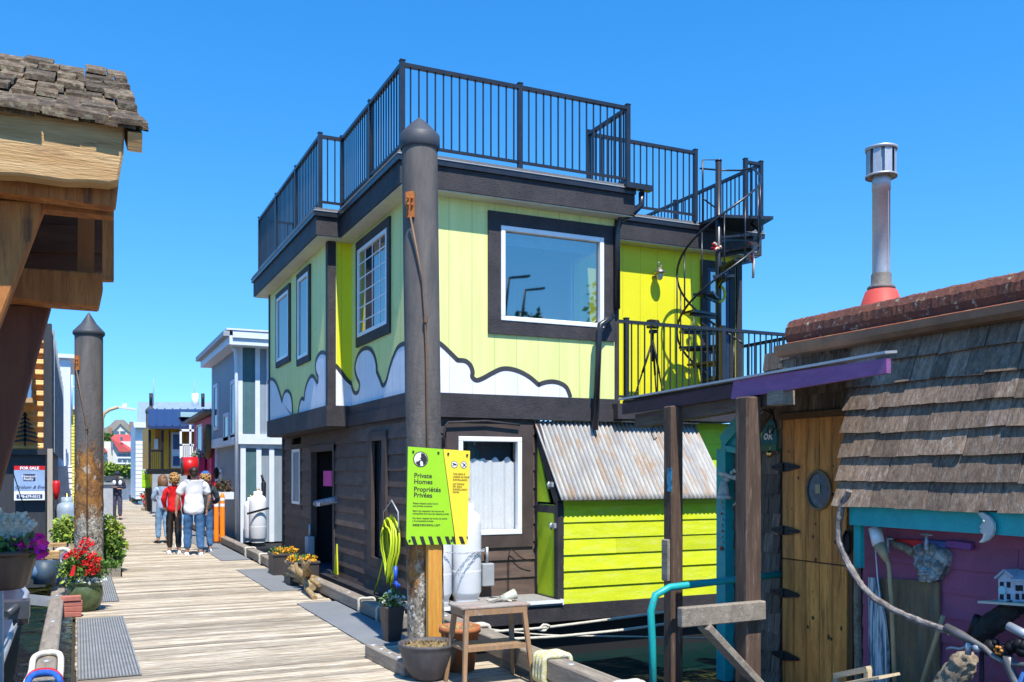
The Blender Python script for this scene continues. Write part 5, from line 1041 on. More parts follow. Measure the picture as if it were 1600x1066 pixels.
# for sale sign
O=AY(22,782,17.85); U_=AY(70,781,17.85)-O; Vv_=AY(21.5,728,17.85)-O; w_,h_=U_.length,Vv_.length
t=thing('sale_sign','red, white and blue FOR SALE sign on the dark wall of the copper houseboat','sign',O); U_=V((1,0,0)); Vv_=V((0,0,1))
bx=lambda mb,x0,x1,z0,z1,d,m=None: mb.box(O+V((x0*w_,-d,z0*h_)),O+V((x1*w_,-d+.012,z1*h_)),m)
mb=MB(); bx(mb,0,1,0,1,.012,WHT); bx(mb,0,1,.28,.88,.016,M('sky_blue_panel',(.30,.42,.62),None,.5)); bx(mb,0,1,.88,1,.017,REDP); bx(mb,.30,.69,.56,.76,.020,M('navy_panel',(.02,.03,.12),None,.5)); bx(mb,.08,.92,.06,.17,.020,M('navy_panel',(.02,.03,.12),None,.5)); mb.build('panel',t)
mb=MB(); TT=lambda s,x,z,sz,m,al='CENTER',b=0,sh=0: textmesh(mb,s,sz*h_,O+V((x*w_,-.0225,z*h_)),U_,Vv_,m,al,b,sh)
TT('FOR SALE',.5,.895,.115,WHT,b=.003); TT('Newport',.5,.665,.10,WHT,b=.001); TT('Realty',.47,.585,.10,WHT,b=.001); TT('Graham & Eve',.5,.34,.13,M('navy_panel',None),sh=.4); TT('778-679-0312',.5,.075,.10,WHT,b=.002)
mb.build('lettering',t)
mb=MB(); q=AY(88,766,17.5); mb.tube([q+V((0,0,.16)),q+V((0,0,.1)),q+V((0,0,-.02)),q+V((0,0,-.16))],[.05,.06,.055,.03],n=12); tag(mb.build('lifebuoy_light',mat=REDP),'red plastic float hung on the pale post','float')
tank(-.17,18.6,.0,.19,1.25,'blue-grey gas tank beside the copper houseboat',M('bluegrey_tank',(.30,.38,.48),(.26,.34,.44),.4))
def simple_house(name,label,x0,x1,y0,y1,z1,wall,roofm=None,ridge=0,holes=(),extra=None,zb=-.3):
    t=thing(name,label,'house',((x0+x1)/2,(y0+y1)/2,zb)); mb=MB(); mb.box((x0,y0,zb),(x1,y1,z1)); 
    if ridge and roofm: 
        xm=(x0+x1)/2; mb.prism([(x0,y0,z1),(x1,y0,z1),(xm,y0,z1+ridge)],(0,y1-y0,0))
    mb.build('wall',t,wall)
    if roofm:
        mb=MB(); xm=(x0+x1)/2
        if ridge: mb.beam((xm,(y0+y1)/2,z1+ridge),(x1+.2,(y0+y1)/2,z1-.1),y1-y0+.3,.06,up=(0,0,1)); mb.beam((xm,(y0+y1)/2,z1+ridge),(x0-.2,(y0+y1)/2,z1-.1),y1-y0+.3,.06)
        else: mb.box((x0-.15,y0-.15,z1),(x1+.15,y1+.15,z1+.12))
        mb.build('roof',t,roofm)
    for (xa,xb,za,zb_) in holes:
        mb=MB(); wallY(mb,y0-.04,xa-.08,xb+.08,za-.08,zb_+.08,.04,[(xa,xb,za,zb_)]); w=mb.build('window',t,WHT); mb=MB(); mb.box((xa,y0-.015,za),(xb,y0-.005,zb_)); mb.build('pane',w,RGL) if False else mb.build('pane',t,RGL)
    return t
WSID=M('white_lap',(.70,.72,.74),(.62,.64,.66),.6,scale=2,bump=.1)
def lapbox(mb,x0,x1,y,z0,z1,p=.14,m=None):
    z=z0
    while z<z1: zt=min(z+p,z1); mb.add([(x0,y-.03,z),(x1,y-.03,z),(x1,y-.005,zt),(x0,y-.005,zt),(x0,y,z),(x1,y,z)],[(0,1,2,3),(0,4,5,1)],m); z=zt
t=simple_house('white_houseboat','white lap-sided houseboat end wall beyond the copper houseboat',-3.2,AY(110,700,31).x,31,36,AY(100,560,31).z,PALEW,PALEW)
mb=MB(); lapbox(mb,-1.2,AY(113,740,30.2).x,30.2,.1,AY(100,728,30.2).z,.16); mb.box((-1.2,30.2,.1),(AY(113,740,30.2).x,31,AY(100,728,30.2).z)); o=mb.build('porch_wall',t,WSID)
t=simple_house('yellow_houseboat','yellow clapboard houseboat glimpsed left of the rusty pile',-2.5,AY(121,700,40).x,40,45,AY(115,640,40).z,M('yellow_lap',(.75,.62,.08),(.65,.53,.06),.6,bump=.1),WHT)
mb=MB(); lapbox(mb,-2.5,AY(121,700,40).x,40,.5,AY(115,640,40).z-.05,.13); mb.build('lap_siding',t,M('yellow_lap',None) if 0 else MATS['yellow_lap'])
mb=MB(); 
for px in (104,112,120): q=AY(px,640,39.8); mb.tube([V((q.x,39.8,3.9)),V((q.x,39.8,6.1))],.04,n=6)
for z in (5.0,5.6): mb.tube([(AY(100,640,39.8).x,39.8,z),(AY(122,640,39.8).x,39.8,z)],.03,n=6)
mb.build('roof_railing',t,WHT)
# dark boat, ramp, motor at lower left
t=thing('moored_boat','dark navy hulled boat moored along the left edge with an outboard bracket','boat',(-1.6,9,-.55)); NV=M('navy_hull',(.02,.03,.055),(.015,.022,.04),.3,bump=.05)
mb=MB(); sec=lambda y,w,z: [(-.62-.0*y,y,-.5),(-.52,y,z-.1),(-.50,y,z),(-.6,y,z+.02),(-2.6,y,z+.02),(-2.6,y,-.5)]
S1=[sec(4,0,.30),sec(8,0,.33),sec(11.5,0,.36),[(x-.25*(x>-1),13.2,z) for x,_,z in sec(13.2,0,.42)]]
vs=[p for s_ in S1 for p in s_]; k=6; mb.add(vs,[(i*k+j,i*k+(j+1)%k,(i+1)*k+(j+1)%k,(i+1)*k+j) for i in range(3) for j in range(k)]+[tuple(range(k)),tuple(range(18,24))[::-1]]); mb.build('hull',t,NV)
mb=MB(); mb.tube([(-.5,4,.31),(-.5,8,.34),(-.5,11.5,.37),(-.75,13.2,.43)],.028,n=8); mb.build('rub_rail',t,STEEL)
mb=MB(); q=AY(2,985,6.8); mb.box((q.x-.05,6.7,.1),(q.x+.012,6.85,.95)); mb.build('bracket',t,GREYP)
mb=MB(); mb.box(AY(16,952,8.5)+V((-.12,-.1,-.07)),AY(16,952,8.5)+V((.14,.1,.07))); mb.tube([AY(20,965,8.5),AY(44,962,8.5)],.07,n=12); mb.tube([AY(10,960,8.3),AY(38,940,8.5)],.03,n=8); mb.build('outboard_motor',t,M('dark_engine',(.06,.065,.07),(.04,.04,.045),.35,bump=.05))

mb=MB(); mb.tube([AY(0,1025,6.5),AY(26,975,7.4)],.006,n=5); tag(mb.build('mooring_line',mat=WROPE),'thin pale line from the boat toward the lower left','rope')
mb=MB(); a=AZ(106,934,.12); b_=V((-1.35,12.0,.42)); a=V((-.12,12.55,.13)); 
t=thing('boat_ramp','grey metal boarding ramp leaning from the boat onto the dock','ramp',a)
mb.beam(a,b_,.42,.05,up=(0,0,1)); mb.build('deck',t,GREYP)
mb=MB(); mb.beam(a+V((0,-.22,0)),b_+V((0,-.22,0)),.03,.12); 
mb.build('side_rail',t,STEEL)
mb=MB()
for k in (.15,.35,.55,.75): p=a.lerp(b_,k)+V((0,-.17,.03)); mb.beam(p,p+(b_-a).normalized()*.12,.03,.01)
mb.build('slot',t,DKP)
t=thing('cable_reel','blue bucket and cable reel on the boat deck behind the ramp','reel',AY(55,892,13)); mb=MB(); q=AY(50,893,13); mb.tube([q,q+V((.1,0,0)),q+V((.22,0,.0))],[.10,.10,.06],n=14); mb.build('reel',t,M('blue_grey_plastic',(.12,.22,.35),None,.5)); mb=MB(); q=AY(70,893,13); mb.tube([q+V((0,0,-.15)),q+V((0,0,.13))],.13,n=16); mb.build('bucket',t,M('slate_plastic',(.05,.08,.11),None,.5))
mb=MB(); q=AY(65,868,14); mb.box(q+V((-.35,-.1,-.05)),q+V((.22,.1,.06))); tag(mb.build('wooden_tray',mat=FIR,bevel=.01),'orange-brown wooden tray behind the petunias','tray')
mb=MB(); q=AY(62,855,15); mb.box(q+V((-.1,-.1,0)),q+V((.35,.1,.05))); tag(mb.build('plank',mat=FIR),'short pale plank above the wooden tray','plank')
t=thing('covered_bundle','blue-grey tarpaulin bundle beside the rusty pile','tarpaulin',AY(98,900,14.2)); mb=MB()
mb.prism([AY(x,y,14.2) for x,y in [(82,915),(88,880),(96,868),(108,862),(118,872),(122,905),(120,918)]],(0,.5,0)); mb.build('sheet',t,M('tarp_blue',(.13,.15,.24),(.08,.09,.15),.6,scale=6,bump=.6,bscale=10),bevel=.06)
mb=MB(); mb.tube([AY(98,868,14)+V((.10*math.cos(a),0,.09*math.sin(a))) for a in [i*PI/6 for i in range(10)]],.03,n=8); mb.build('rope_coil',t,WROPE)
# bricks
for k in range(4):
    q=AZ(105,962,0); z=.005+.062*(k); o_=rnd.uniform(-.01,.01); mb=MB(); mb.box((-.16+o_,12.02+o_+.0*k,z),(.05+o_,12.13+o_,z+.058))
    tag(mb.build('brick',mat=BRICK,bevel=.005),['lowest red brick of the stack beside the green pot','second red brick up in the stack beside the green pot','third red brick up in the stack beside the green pot','topmost red brick of the stack beside the green pot'][k],'brick','bricks stacked by the green pot')
# ================= POTTED PLANTS
def lathepot(par,prof,c,m,n=28,name='pot'):
    mb=MB(); mb.lathe(prof,c,None,n); return mb.build(name,par,m)
gp=V((.09,12.55,0)); t=thing('potted_geranium','red geraniums in a green glazed ceramic pot','potted plant',gp)
lathepot(t,[(0,.005),(.13,.005),(.15,.02),(.195,.12),(.205,.22),(.195,.30),(.185,.33),(.21,.345),(.213,.37),(.19,.375),(.18,.34)],gp,GLAZE); lathepot(t,[(0,.33),(.185,.335)],gp,DKP,name='soil')
mb=MB(); mb.leaves(gp+V((-.02,0,.52)),(.27,.22,.2),900,.06,LEAF,1,shell=.1); mb.leaves(gp+V((-.12,-.08,.5)),(.2,.12,.18),300,.05,LEAFY,2,shell=.1); mb.leaves(gp+V((.05,-.1,.39)),(.2,.12,.05),200,.05,SILV,9,shell=0); mb.build('foliage',t)
mb=MB(); rd=random.Random(7)
for (x,y) in [(128,848),(137,846),(142,851),(116,862),(122,868),(129,862),(110,866),(140,872),(146,868),(150,880),(143,884),(150,873),(133,880),(128,884),(138,893),(146,892),(152,890),(125,878),(134,858),(104,868)]:
    p=AY(x,y,12.35+rd.uniform(-.1,.1)); 
    mb.leaves(p,(.045,.045,.04),26,.034,PRED,int(x*y),shell=.3,long=1.1)
mb.build('flowers',t)
mb=MB(); mb.prism([AY(x,y,12.3) for x,y in [(108,900),(114,884),(118,884),(116,900)]],(0,.01,0)); mb.build('plant_tag',t,REDP)
t=thing('crate_planter','low wooden crate of small plants at the foot of the rusty pile','planter',(.5,16.6,0)); mb=MB(); wallY(mb,16.35,.36,.66,.0,.14,.02); wallY(mb,16.75,.36,.66,.0,.14,.02); mb.box((.36,16.35,0),(.38,16.77,.14)); mb.box((.64,16.35,0),(.66,16.77,.14)); mb.build('crate',t,TIMB); mb=MB(); mb.leaves((.5,16.5,.17),(.15,.2,.1),160,.06,LEAF,4,shell=0); mb.build('foliage',t)
t=thing('bushy_plant','yellow-green bushy plants growing round the rusty pile','plant',(.35,17.2,0)); mb=MB(); mb.leaves(AY(170,850,17.3),(.26,.25,.5),900,.10,LEAFY,5,shell=.1); mb.leaves(AY(172,862,17.2),(.22,.25,.3),500,.10,LEAF,15,shell=.1); mb.build('foliage',t); mb=MB(); mb.lathe([(0,.01),(.17,.01),(.22,.28),(.2,.28),(0,.25)],(.5,17.3,0)); mb.build('pot',t,PLAST)
t=thing('bushy_plant','yellow-green plant spilling over left of the rusty pile','plant',(-.25,17.2,0)); mb=MB(); mb.leaves(AY(107,832,16.9),(.25,.25,.25),700,.09,LEAFY,6,shell=.1); mb.build('foliage',t); mb=MB(); mb.lathe([(0,.1),(.17,.1),(.22,.58),(.2,.58),(0,.55)],AY(107,832,16.9)+V((0,0,-.75))); mb.build('pot',t,DRIFT)
# orange flower boxes
for (x0,x1,y,z,lab,h) in ((2.90,3.30,15.6,.0,'dark square planter of orange flowers farther from the camera',.30),(2.86,3.30,14.1,.0,'dark square planter of orange flowers behind the driftwood',.30)):
    t=thing('flower_box',lab,'planter',((x0+x1)/2,y,0),'dark planters of orange flowers'); mb=MB(); mb.box((x0,y-.22,0),(x1,y+.22,h+.03)); mb.box((x0-.015,y-.235,h+.02),(x1+.015,y+.235,h+.06)); mb.build('box',t,PLAST,bevel=.008)
    mb=MB(); mb.leaves(((x0+x1)/2,y,h+.10),(.22,.2,.06),300,.04,LEAF,int(y),shell=0); mb.build('foliage',t)
    mb=MB(); rd=random.Random(int(y)); 
    for k in range(20): p=V((rd.uniform(x0+.03,x1-.03),y-.2+rd.uniform(-.02,.25),h+.11+rd.uniform(-.04,.03))); mb.leaves(p,(.035,.035,.025),12,.035,PYEL,k,shell=.2,long=1.1)
    mb.build('flowers',t)
# driftwood piece
t=thing('driftwood_root','twisted driftwood root lying on the dock in front of the orange flowers','driftwood',(2.95,13,0)); mb=MB(); DW=M('root_wood',(.36,.26,.13),(.20,.13,.06),.85,scale=7,bump=1,bscale=22,c3=(.5,.4,.25),s3=10)
hub=AZ(478,908,.12); 
for (x,y,z,r1) in [(446,878,.42,.02),(452,888,.36,.025),(448,897,.25,.02),(470,872,.45,.018),(484,876,.40,.02),(462,880,.40,.022),(455,905,.10,.03),(500,905,.10,.03),(492,935,.02,.035),(500,915,.12,.03),(488,918,.12,.05)]:
    e=AZ(x,y,z) if z<.15 else AX(x,y,2.85); mid=hub.lerp(e,.5)+V((rnd.uniform(-.05,.05),rnd.uniform(-.05,.05),rnd.uniform(-.03,.06))); mb.tube([hub,hub.lerp(mid,.5)+V((.02,0,.02)),mid,e],[.07,.055,.04,r1],n=8)
for v in mb.v: v.x+=rnd.uniform(-.008,.008); v.z=max(.0,v.z+rnd.uniform(-.008,.008))
mb.build('root',t,DW)
# front pots
t=thing('bowl_planter','large dark grey bowl planter of dry stems in front of the pile','planter',(2.55,7.0,0)); bp=AZ(672,1052,0); bp=V((2.62,7.22,0))
lathepot(t,[(0,.0),(.12,.0),(.14,.02),(.20,.12),(.235,.24),(.245,.275),(.25,.28),(.25,.30),(.235,.30),(.225,.27)],bp,M('grey_bowl',(.085,.078,.082),(.06,.055,.06),.6,scale=6,stretch=(3,3,1),bump=.2)); lathepot(t,[(0,.25),(.23,.255)],bp,M('dry_soil',(.14,.10,.06),(.08,.06,.04),.95,scale=30,bump=1),name='soil')
mb=MB(); rd=random.Random(3)
for k in range(420):
    a=rd.uniform(0,2*PI); r=.21*math.sqrt(rd.random()); p=bp+V((r*math.cos(a),r*math.sin(a),.25)); d=V((rd.gauss(0,.7),rd.gauss(0,.7),1)).normalized(); L=rd.uniform(.03,.10); e=d.orthogonal().normalized()*.004
    mb.add([p-e,p+e,p+d*L],[(0,1,2)])
mb.build('dry_stems',t,DRY)
tp_=V((2.98,7.42,0)); t=thing('terracotta_pot','terracotta pot of dried grass behind the stool leg','pot',tp_); lathepot(t,[(0,0),(.125,0),(.165,.33),(.18,.33),(.18,.38),(.165,.38),(.155,.34)],tp_,TERRA); lathepot(t,[(0,.34),(.16,.345)],tp_,M('dry_soil',None) if 0 else MATS['dry_soil'],name='soil')
mb=MB(); 
for k in range(260):
    a=rd.uniform(0,2*PI); r=.15*math.sqrt(rd.random()); p=tp_+V((r*math.cos(a),r*math.sin(a),.34)); d=V((rd.gauss(0,.8),rd.gauss(0,.8),.8)).normalized(); L=rd.uniform(.03,.10); e=d.orthogonal().normalized()*.004
    mb.add([p-e,p+e,p+d*L],[(0,1,2)])
mb.build('dry_grass',t,DRY)
tp_=V((2.86,8.95,0)); t=thing('tall_planter','tall dark tapered planter of green and white leaves beside the pile','planter',tp_)
mb=MB(); mb.beam(tp_+V((0,0,.0)),tp_+V((0,0,.36)),.14,.14,up=(0,1,0),w2=.21,h2=.21); mb.build('pot',t,PLAST,bevel=.008); mb=MB(); mb.leaves(tp_+V((0,0,.42)),(.11,.11,.09),220,.055,LEAF,8,shell=0); mb.leaves(tp_+V((0,-.04,.44)),(.10,.10,.08),60,.05,SILV,9,shell=0); mb.build('foliage',t)
# stool
t=thing('wooden_stool','old wooden stool with splayed legs and a lower shelf','stool',(3.1,6.9,0)); SW_=M('stool_wood',(.34,.20,.10),(.22,.13,.07),.65,scale=3,stretch=(6,6,1),bump=.3,c3=(.42,.38,.33),s3=3)
cz=.62; c0=V((3.02,6.88,0)); e1=V((.96,-.03,0)); ex=V((1,0,0)); ey=V((0,1,0)); L2=.30; W2=.15
mb=MB(); mb.prism([c0+V((-L2,-W2,cz)),c0+V((L2,-W2,cz)),c0+V((L2,W2,cz)),c0+V((-L2,W2,cz))],(0,0,.022)); mb.build('seat',t,M('stool_top',(.36,.32,.28),(.22,.18,.15),.8,scale=4,stretch=(1,4,1),bump=.5,c3=(.45,.25,.2),s3=5,e3=(.55,.7)),bevel=.006)
mb=MB(); mb.box(c0+V((-L2+.03,-W2+.005,cz-.05)),c0+V((L2-.03,-W2+.03,cz))); mb.box(c0+V((-L2+.03,W2-.03,cz-.05)),c0+V((L2-.03,W2-.005,cz))); mb.box(c0+V((-L2+.01,-W2+.03,cz-.05)),c0+V((-L2+.035,W2-.03,cz))); mb.box(c0+V((L2-.035,-W2+.03,cz-.05)),c0+V((L2-.01,W2-.03,cz))); mb.build('apron',t,SW_)
for sx_ in (-1,1):
    for sy1 in (-1,1):
        mb=MB(); mb.beam(c0+V((sx_*(L2-.05),sy1*(W2-.03),cz-.02)),c0+V((sx_*(L2+.0),sy1*(W2+.05),0)),.04,.045,up=(0,1,0),w2=.032,h2=.034); mb.build('leg',t,SW_,bevel=.006)
mb=MB(); mb.box(c0+V((-L2+.02,-W2-.01,.29)),c0+V((L2-.02,-W2+.02,.325))); mb.box(c0+V((-L2+.02,-W2+.02,.295)),c0+V((L2-.02,W2+.03,.315))); mb.build('shelf',t,SW_)
mb=MB(); q=c0+V((.18,.02,cz+.06)); mb.tube([q+V((-.07,0,-.02)),q+V((.06,0,.02))],[.03,.045],n=12); 
tag(mb.build('tin_can',mat=M('pale_tin',(.5,.55,.5),(.4,.35,.2),.5,scale=20)),'pale tin can lying on the stool','can')
mb=MB(); rd=random.Random(1); mb.tube([c0+V((rd.uniform(-.02,.24),rd.uniform(-.05,.1),cz+.035+.01*(k%3))) for k in range(14)],.008,n=5); tag(mb.build('twine',mat=WROPE),'tangle of twine beside the tin can on the stool','twine')
# ================= GREY-BLUE HOUSE
GH=thing('grey_houseboat','grey-blue two-storey houseboat with white trim and teal panels next to the green one','houseboat',(5,26,-.4)); gp_=lambda mb,name,mat=None,label=None: cpart(mb,name,mat,label,0,GH)
XG,YGH=3.5,23.0
mb=MB(); mb.box((XG,YGH,2.55),(8,YGH+4.6,4.75)); mb.box((XG+.12,YGH+.1,.0),(8,YGH+4.6,2.4)); gp_(mb,'wall',GBLUE)
mb=MB(); mb.box((XG-.04,YGH-.06,2.38),(8,YGH+4.65,2.62)); mb.box((XG-.03,YGH-.04,2.62),(XG+.10,YGH+.06,4.8)); mb.box((XG-.03,YGH+4.5,2.62),(XG+.0,YGH+4.62,4.8)); mb.box((XG+.06,YGH+.0,.0),(XG+.18,YGH+.1,2.38)); mb.box((XG+.06,YGH+4.5,.0),(XG+.12,YGH+4.6,2.38))
for px in (402,420): q=AY(px,600,YGH-.03); mb.box((q.x-.05,YGH-.05,2.62),(q.x+.06,YGH-.0,4.7))
for px in (404,424): q=AY(px,800,YGH+.07); mb.box((q.x-.06,YGH+.02,.0),(q.x+.06,YGH+.07,2.38))
mb.box((XG+.1,YGH+.03,2.28),(5.6,YGH+.08,2.38)); gp_(mb,'white_trim',PALEW)
mb=MB(); a=AY(378,600,YGH-.02); b_=AY(401,600,YGH-.02); mb.box((a.x,YGH-.025,2.64),(b_.x,YGH,4.7)); a=AY(380,800,YGH+.06); b_=AY(402,800,YGH+.06); mb.box((a.x,YGH+.05,.05),(b_.x,YGH+.1,2.26)); gp_(mb,'teal_panel',GTEAL)
mb=MB(); mb.prism([(3.2,YGH-.5,4.7),(8,YGH-.5,4.7),(8,YGH-.5,4.98),(3.2,YGH-.5,4.92)],(0,5.4,0)); gp_(mb,'roof',PALEW); mb=MB(); mb.box((3.08,YGH-.6,4.88),(3.22,YGH+5.0,5.0)); gp_(mb,'gutter',GREYP); mb=MB(); mb.box((3.3,YGH-.55,4.86),(8,YGH-.50,5.02)); mb.box((3.15,YGH-.57,5.03),(8.2,YGH+5,5.07)); gp_(mb,'roof_edge',PALEW)
mb=MB(); mb.box((3.5,16.9,-.5),(8,28,-.04)); gp_(mb,'float',DK)
mb=MB(); mb.tube([(3.2,YGH-.1,4.9),(3.42,YGH-.1,4.6),(XG-.06,YGH-.1,4.4),(XG-.04,YGH-.1,.1)],.045,n=8); gp_(mb,'downspout',PALEW)
mb=MB(); mb.beam((4.7,YGH-.4,2.42),(7,YGH-.4,2.42),.9,.12,up=(0,0,1)); mb.box((4.72,YGH-.8,0),(4.82,YGH-.7,2.4)); gp_(mb,'porch',PALEW)
def winX(par,X,y0,y1,z0,z1,fr=WHT,tw=.09):
    w=thing_part('window',None,par); mb=MB(); wallX(mb,X-.04,y0-tw,y1+tw,z0-tw,z1+tw,.045,[(y0,y1,z0,z1)]); mb.build('frame',w,fr); mb=MB(); mb.box((X-.02,y0,z0),(X-.005,y1,z1)); mb.build('pane',w,RGL)
for (px0,px1,py0,py1) in ((336,341,604,668),(352,358,650,684),(363,369,598,678)):
    a=AX(px0,py1,XG); b_=AX(px1,py0,XG); winX(GH,XG,b_.y,a.y,min(a.z,b_.z),max(a.z,b_.z),PALEW)
for (px0,px1,py0,py1) in ((336,340,740,790),(343,347,738,800)):
    a=AX(px0,py1,XG+.12); b_=AX(px1,py0,XG+.12); winX(GH,XG+.12,b_.y,a.y,min(a.z,b_.z),max(a.z,b_.z),PALEW)
w=thing_part('wall_lamp','black lantern on the lower wall',GH); q=AX(338,742,XG-.05); mb=MB(); mb.lathe([(0,.22),(.06,.16),(.08,.12),(.05,-.1),(0,-.12)],q,None,8); mb.build('lantern',w,BLKM)
tank(AY(403,800,22.3).x,22.3,.05,.20,1.2,'tall white gas tank in front of the grey-blue house'); tank(AY(392,800,22.6).x,22.6,.05,.16,1.05,'slimmer white gas tank behind the tall one at the grey-blue house')
mb=MB(); mb.beam(AY(386,803,22.05),AY(420,794,22.05),.02,.05); tag(mb.build('strap',mat=BLKM),'black strap across the tall white gas tank','strap')
mb=MB(); q=AY(412,762,22.4); mb.lathe([(.05,-.35),(.06,.1),(.0,.2)],q,None,10); mb.tube([q+V((0,0,.1)),q+V((-.05,0,.3))],.03,n=6); tag(mb.build('gas_regulator',mat=BLKM),'dark gas regulator behind the tall white tank','regulator')
# ================= MAGENTA HOUSE
MH=thing('magenta_houseboat','magenta houseboat with a sloping roof beyond the grey-blue one','houseboat',(5,30,-.4)); MG=M('magenta_siding',(.58,.03,.14),(.48,.025,.12),.6,groove=.2,bump=.3)
mb=MB(); x=3.5; ya,yb=27.9,32.3; mb.prism([(x,ya,-.3),(x,yb,-.3),(x,yb,AX(303,662,x).z),(x,ya,AX(329,650,x).z)],(4,0,0)); mb.build('wall',MH,MG)
mb=MB(); mb.beam((3.5,ya-.3,AX(330,645,3.4).z+.08),(3.5,yb+.4,AX(301,660,3.4).z+.05),.5,.1); mb.build('roof',MH,M('grey_brown_roof',(.16,.14,.13),None,.8))
a=AX(307,708,3.45); b_=AX(314,665,3.45); winX(MH,3.5,b_.y,a.y,a.z,b_.z,PALEW,.06)
mb=MB(); q=AX(325,690,3.42); mb.tube([q+V((0,.35*math.cos(t),.42*math.sin(t))) for t in [i*PI/8 for i in range(16)]],.09,closed=True,n=8); tag(mb.build('porthole_wreath',mat=M('dried_wreath',(.22,.13,.06),(.1,.08,.03),.9,scale=20,bump=1)),'round dried wreath on the magenta wall','wreath')
t=thing('window_box','magenta window box of pale flowers on the magenta wall','planter',AX(309,715,3.4)); mb=MB(); q=AX(309,716,3.3); mb.box(q+V((-.1,-.5,-.5)),q+V((.15,.4,0))); mb.build('box',t,MG); mb=MB(); mb.leaves(q+V((0,0,.1)),(.15,.45,.15),150,.1,SILV,4,shell=0); mb.leaves(q+V((0,0,.05)),(.15,.45,.12),120,.1,LEAF,14,shell=0); mb.build('flowers',t)
# ================= NAVY-ROOFED HOUSE
NH=thing('yellow_cabin','yellow and orange floating cabin with a navy metal roof','houseboat',(4,40,-.3)); Y4=40.; x0=AY(235,700,Y4).x; x1=AY(345,700,Y4).x
zt_=AY(270,668,Y4).z; zd=AY(270,733,Y4).z; bzf=lambda mb,pxa,pxb,pya,pyb,Y,d,m=None: mb.box(V((AY(pxa,pyb,Y).x,Y,AY(pxa,pyb,Y).z)),V((AY(pxb,pya,Y).x,Y+d,AY(pxb,pya,Y).z)),m)
YP=M('yellow_paint',(.80,.42,.03),(.72,.36,.02),.6,groove=.3,bump=.2); OP=M('orange_paint',(.55,.19,.03),(.45,.14,.02),.6)
mb=MB(); mb.box((x0,Y4+1,zd),(x1,Y4+5,zt_+.05)); mb.build('wall',NH,YP)
mb=MB(); bzf(mb,243,251,672,704,Y4+.9,.1); bzf(mb,289,303,672,697,Y4+.9,.1); mb.build('orange_panel',NH,OP)
mb=MB(); mb.prism([AY(231,668,Y4-.6),AY(293,668,Y4-.6),AY(291,645,Y4+2.5),AY(238,645,Y4+2.5)],(0,0,.08)); 
a=AY(232,670,Y4-.6);b_=AY(352,670,Y4-.6); c=AY(352,643,Y4+3); d=AY(233,643,Y4+3)
mb=MB(); mb.prism([a,b_,c,d],(0,0,.1)); 
for k in range(11): 
    p=a.lerp(b_,k/10); q=d.lerp(c,k/10); mb.beam(p+V((0,0,.12)),q+V((0,0,.12)),.05,.06)
mb.build('roof',NH,M('navy_roof',(.035,.055,.14),(.03,.045,.12),.35,.3,bump=.02))
mb=MB(); p=a.lerp(b_,.58).lerp(d.lerp(c,.58),.45)+V((0,0,.2)); mb.beam(p+V((-.6,0,0)),p+V((.6,0,0)),1.6,.2); mb.build('skylight',NH,M('pale_skylight',(.35,.5,.52),None,.2))
mb=MB(); bzf(mb,232,236,672,735,Y4-.3,.1); bzf(mb,252,256,672,735,Y4-.3,.12); bzf(mb,264,266,672,735,Y4-.2,.1); bzf(mb,230,310,733,741,Y4-.4,.3); bzf(mb,236,254,703,706,Y4-.3,.06)
for px in range(238,254,3): bzf(mb,px,px+.6,704,733,Y4-.3,.05)
mb.build('porch_frame',NH,BLKM)
mb=MB(); bzf(mb,268,283,676,731,Y4+.75,.1); mb.build('door',NH,WHT); mb=MB(); bzf(mb,270.5,281,679,702,Y4+.70,.04); bzf(mb,270.5,281,713,728,Y4+.70,.04); mb.build('door_glass',NH,M('blue_pane',(.06,.12,.22),None,.15,spec=.9))
mb=MB(); bzf(mb,241,247,686,702,Y4+.8,.1); mb.build('window',NH,WHT)
PV=thing('white_pergola','white porch frame with balusters in front of the yellow cabin','porch',(AY(290,700,36).x,36,1.7)); mb=MB()
for px in (281,296): bzf(mb,px,px+3,664 if px>290 else 671,716,36,.12)
bzf(mb,281,303,671,674,36,.12); bzf(mb,281,303,694,697,36,.1); mb.build('frame',PV,WHT); mb=MB()
for px in (284,287,290,293,300): bzf(mb,px,px+1.6,695,716,36,.05)
mb.build('balusters',PV,WHT)
SH2=thing('white_shed_house','white clapboard cabin with a pale metal roof behind the far piles','house',(AY(222,700,50).x,50,-.3)); mb=MB(); Y5=52.; a=AY(212,735,Y5); b_=AY(232,662,Y5); lapbox(mb,a.x,AY(240,700,Y5).x,Y5,.5,b_.z,.22); mb.box((a.x,Y5,.3),(AY(240,700,Y5).x,Y5+5,b_.z)); mb.build('wall',SH2,WSID)
mb=MB(); bzf(mb,223,228,706,716,Y5-.15,.1); mb.build('wall_lamp',SH2,GREYP); mb=MB(); bzf(mb,209.5,240,660,668,Y5-.4,.5); mb.build('fascia',SH2,PALEW)
mb=MB(); a=AY(213,663,56);b_=AY(420,650,56); c=AY(420,631,62); d=AY(216,631,62); mb.prism([a,b_,c,d],(0,0,.1)); mb.prism([AY(213,663,55.9),AY(218,631,60),AY(222,663,55.9)],(0,.2,0)); mb.build('roof',SH2,M('pale_metal_roof',(.42,.50,.60),(.36,.44,.55),.4,.4,scale=1,stretch=(4,1,1)))
for px in (236,305,317): 
    mb=MB(); q=AY(px,636,58); mb.tube([q,q+V((0,0,.8))],.10 if px!=305 else .2,n=8); mb.build('vent_pipe',SH2,BLKM if px!=305 else WHT)
for px,s_ in ((240,1.6),(304,1.5)): 
    mb=MB(); q=AY(px,634,58.5); mb.tube([q,q+V((0,0,s_))],.025,n=5); tag(mb.build('antenna',mat=GREYP),'thin antenna on the pale metal roof, %s one'%('left' if px<300 else 'right'),'antenna')
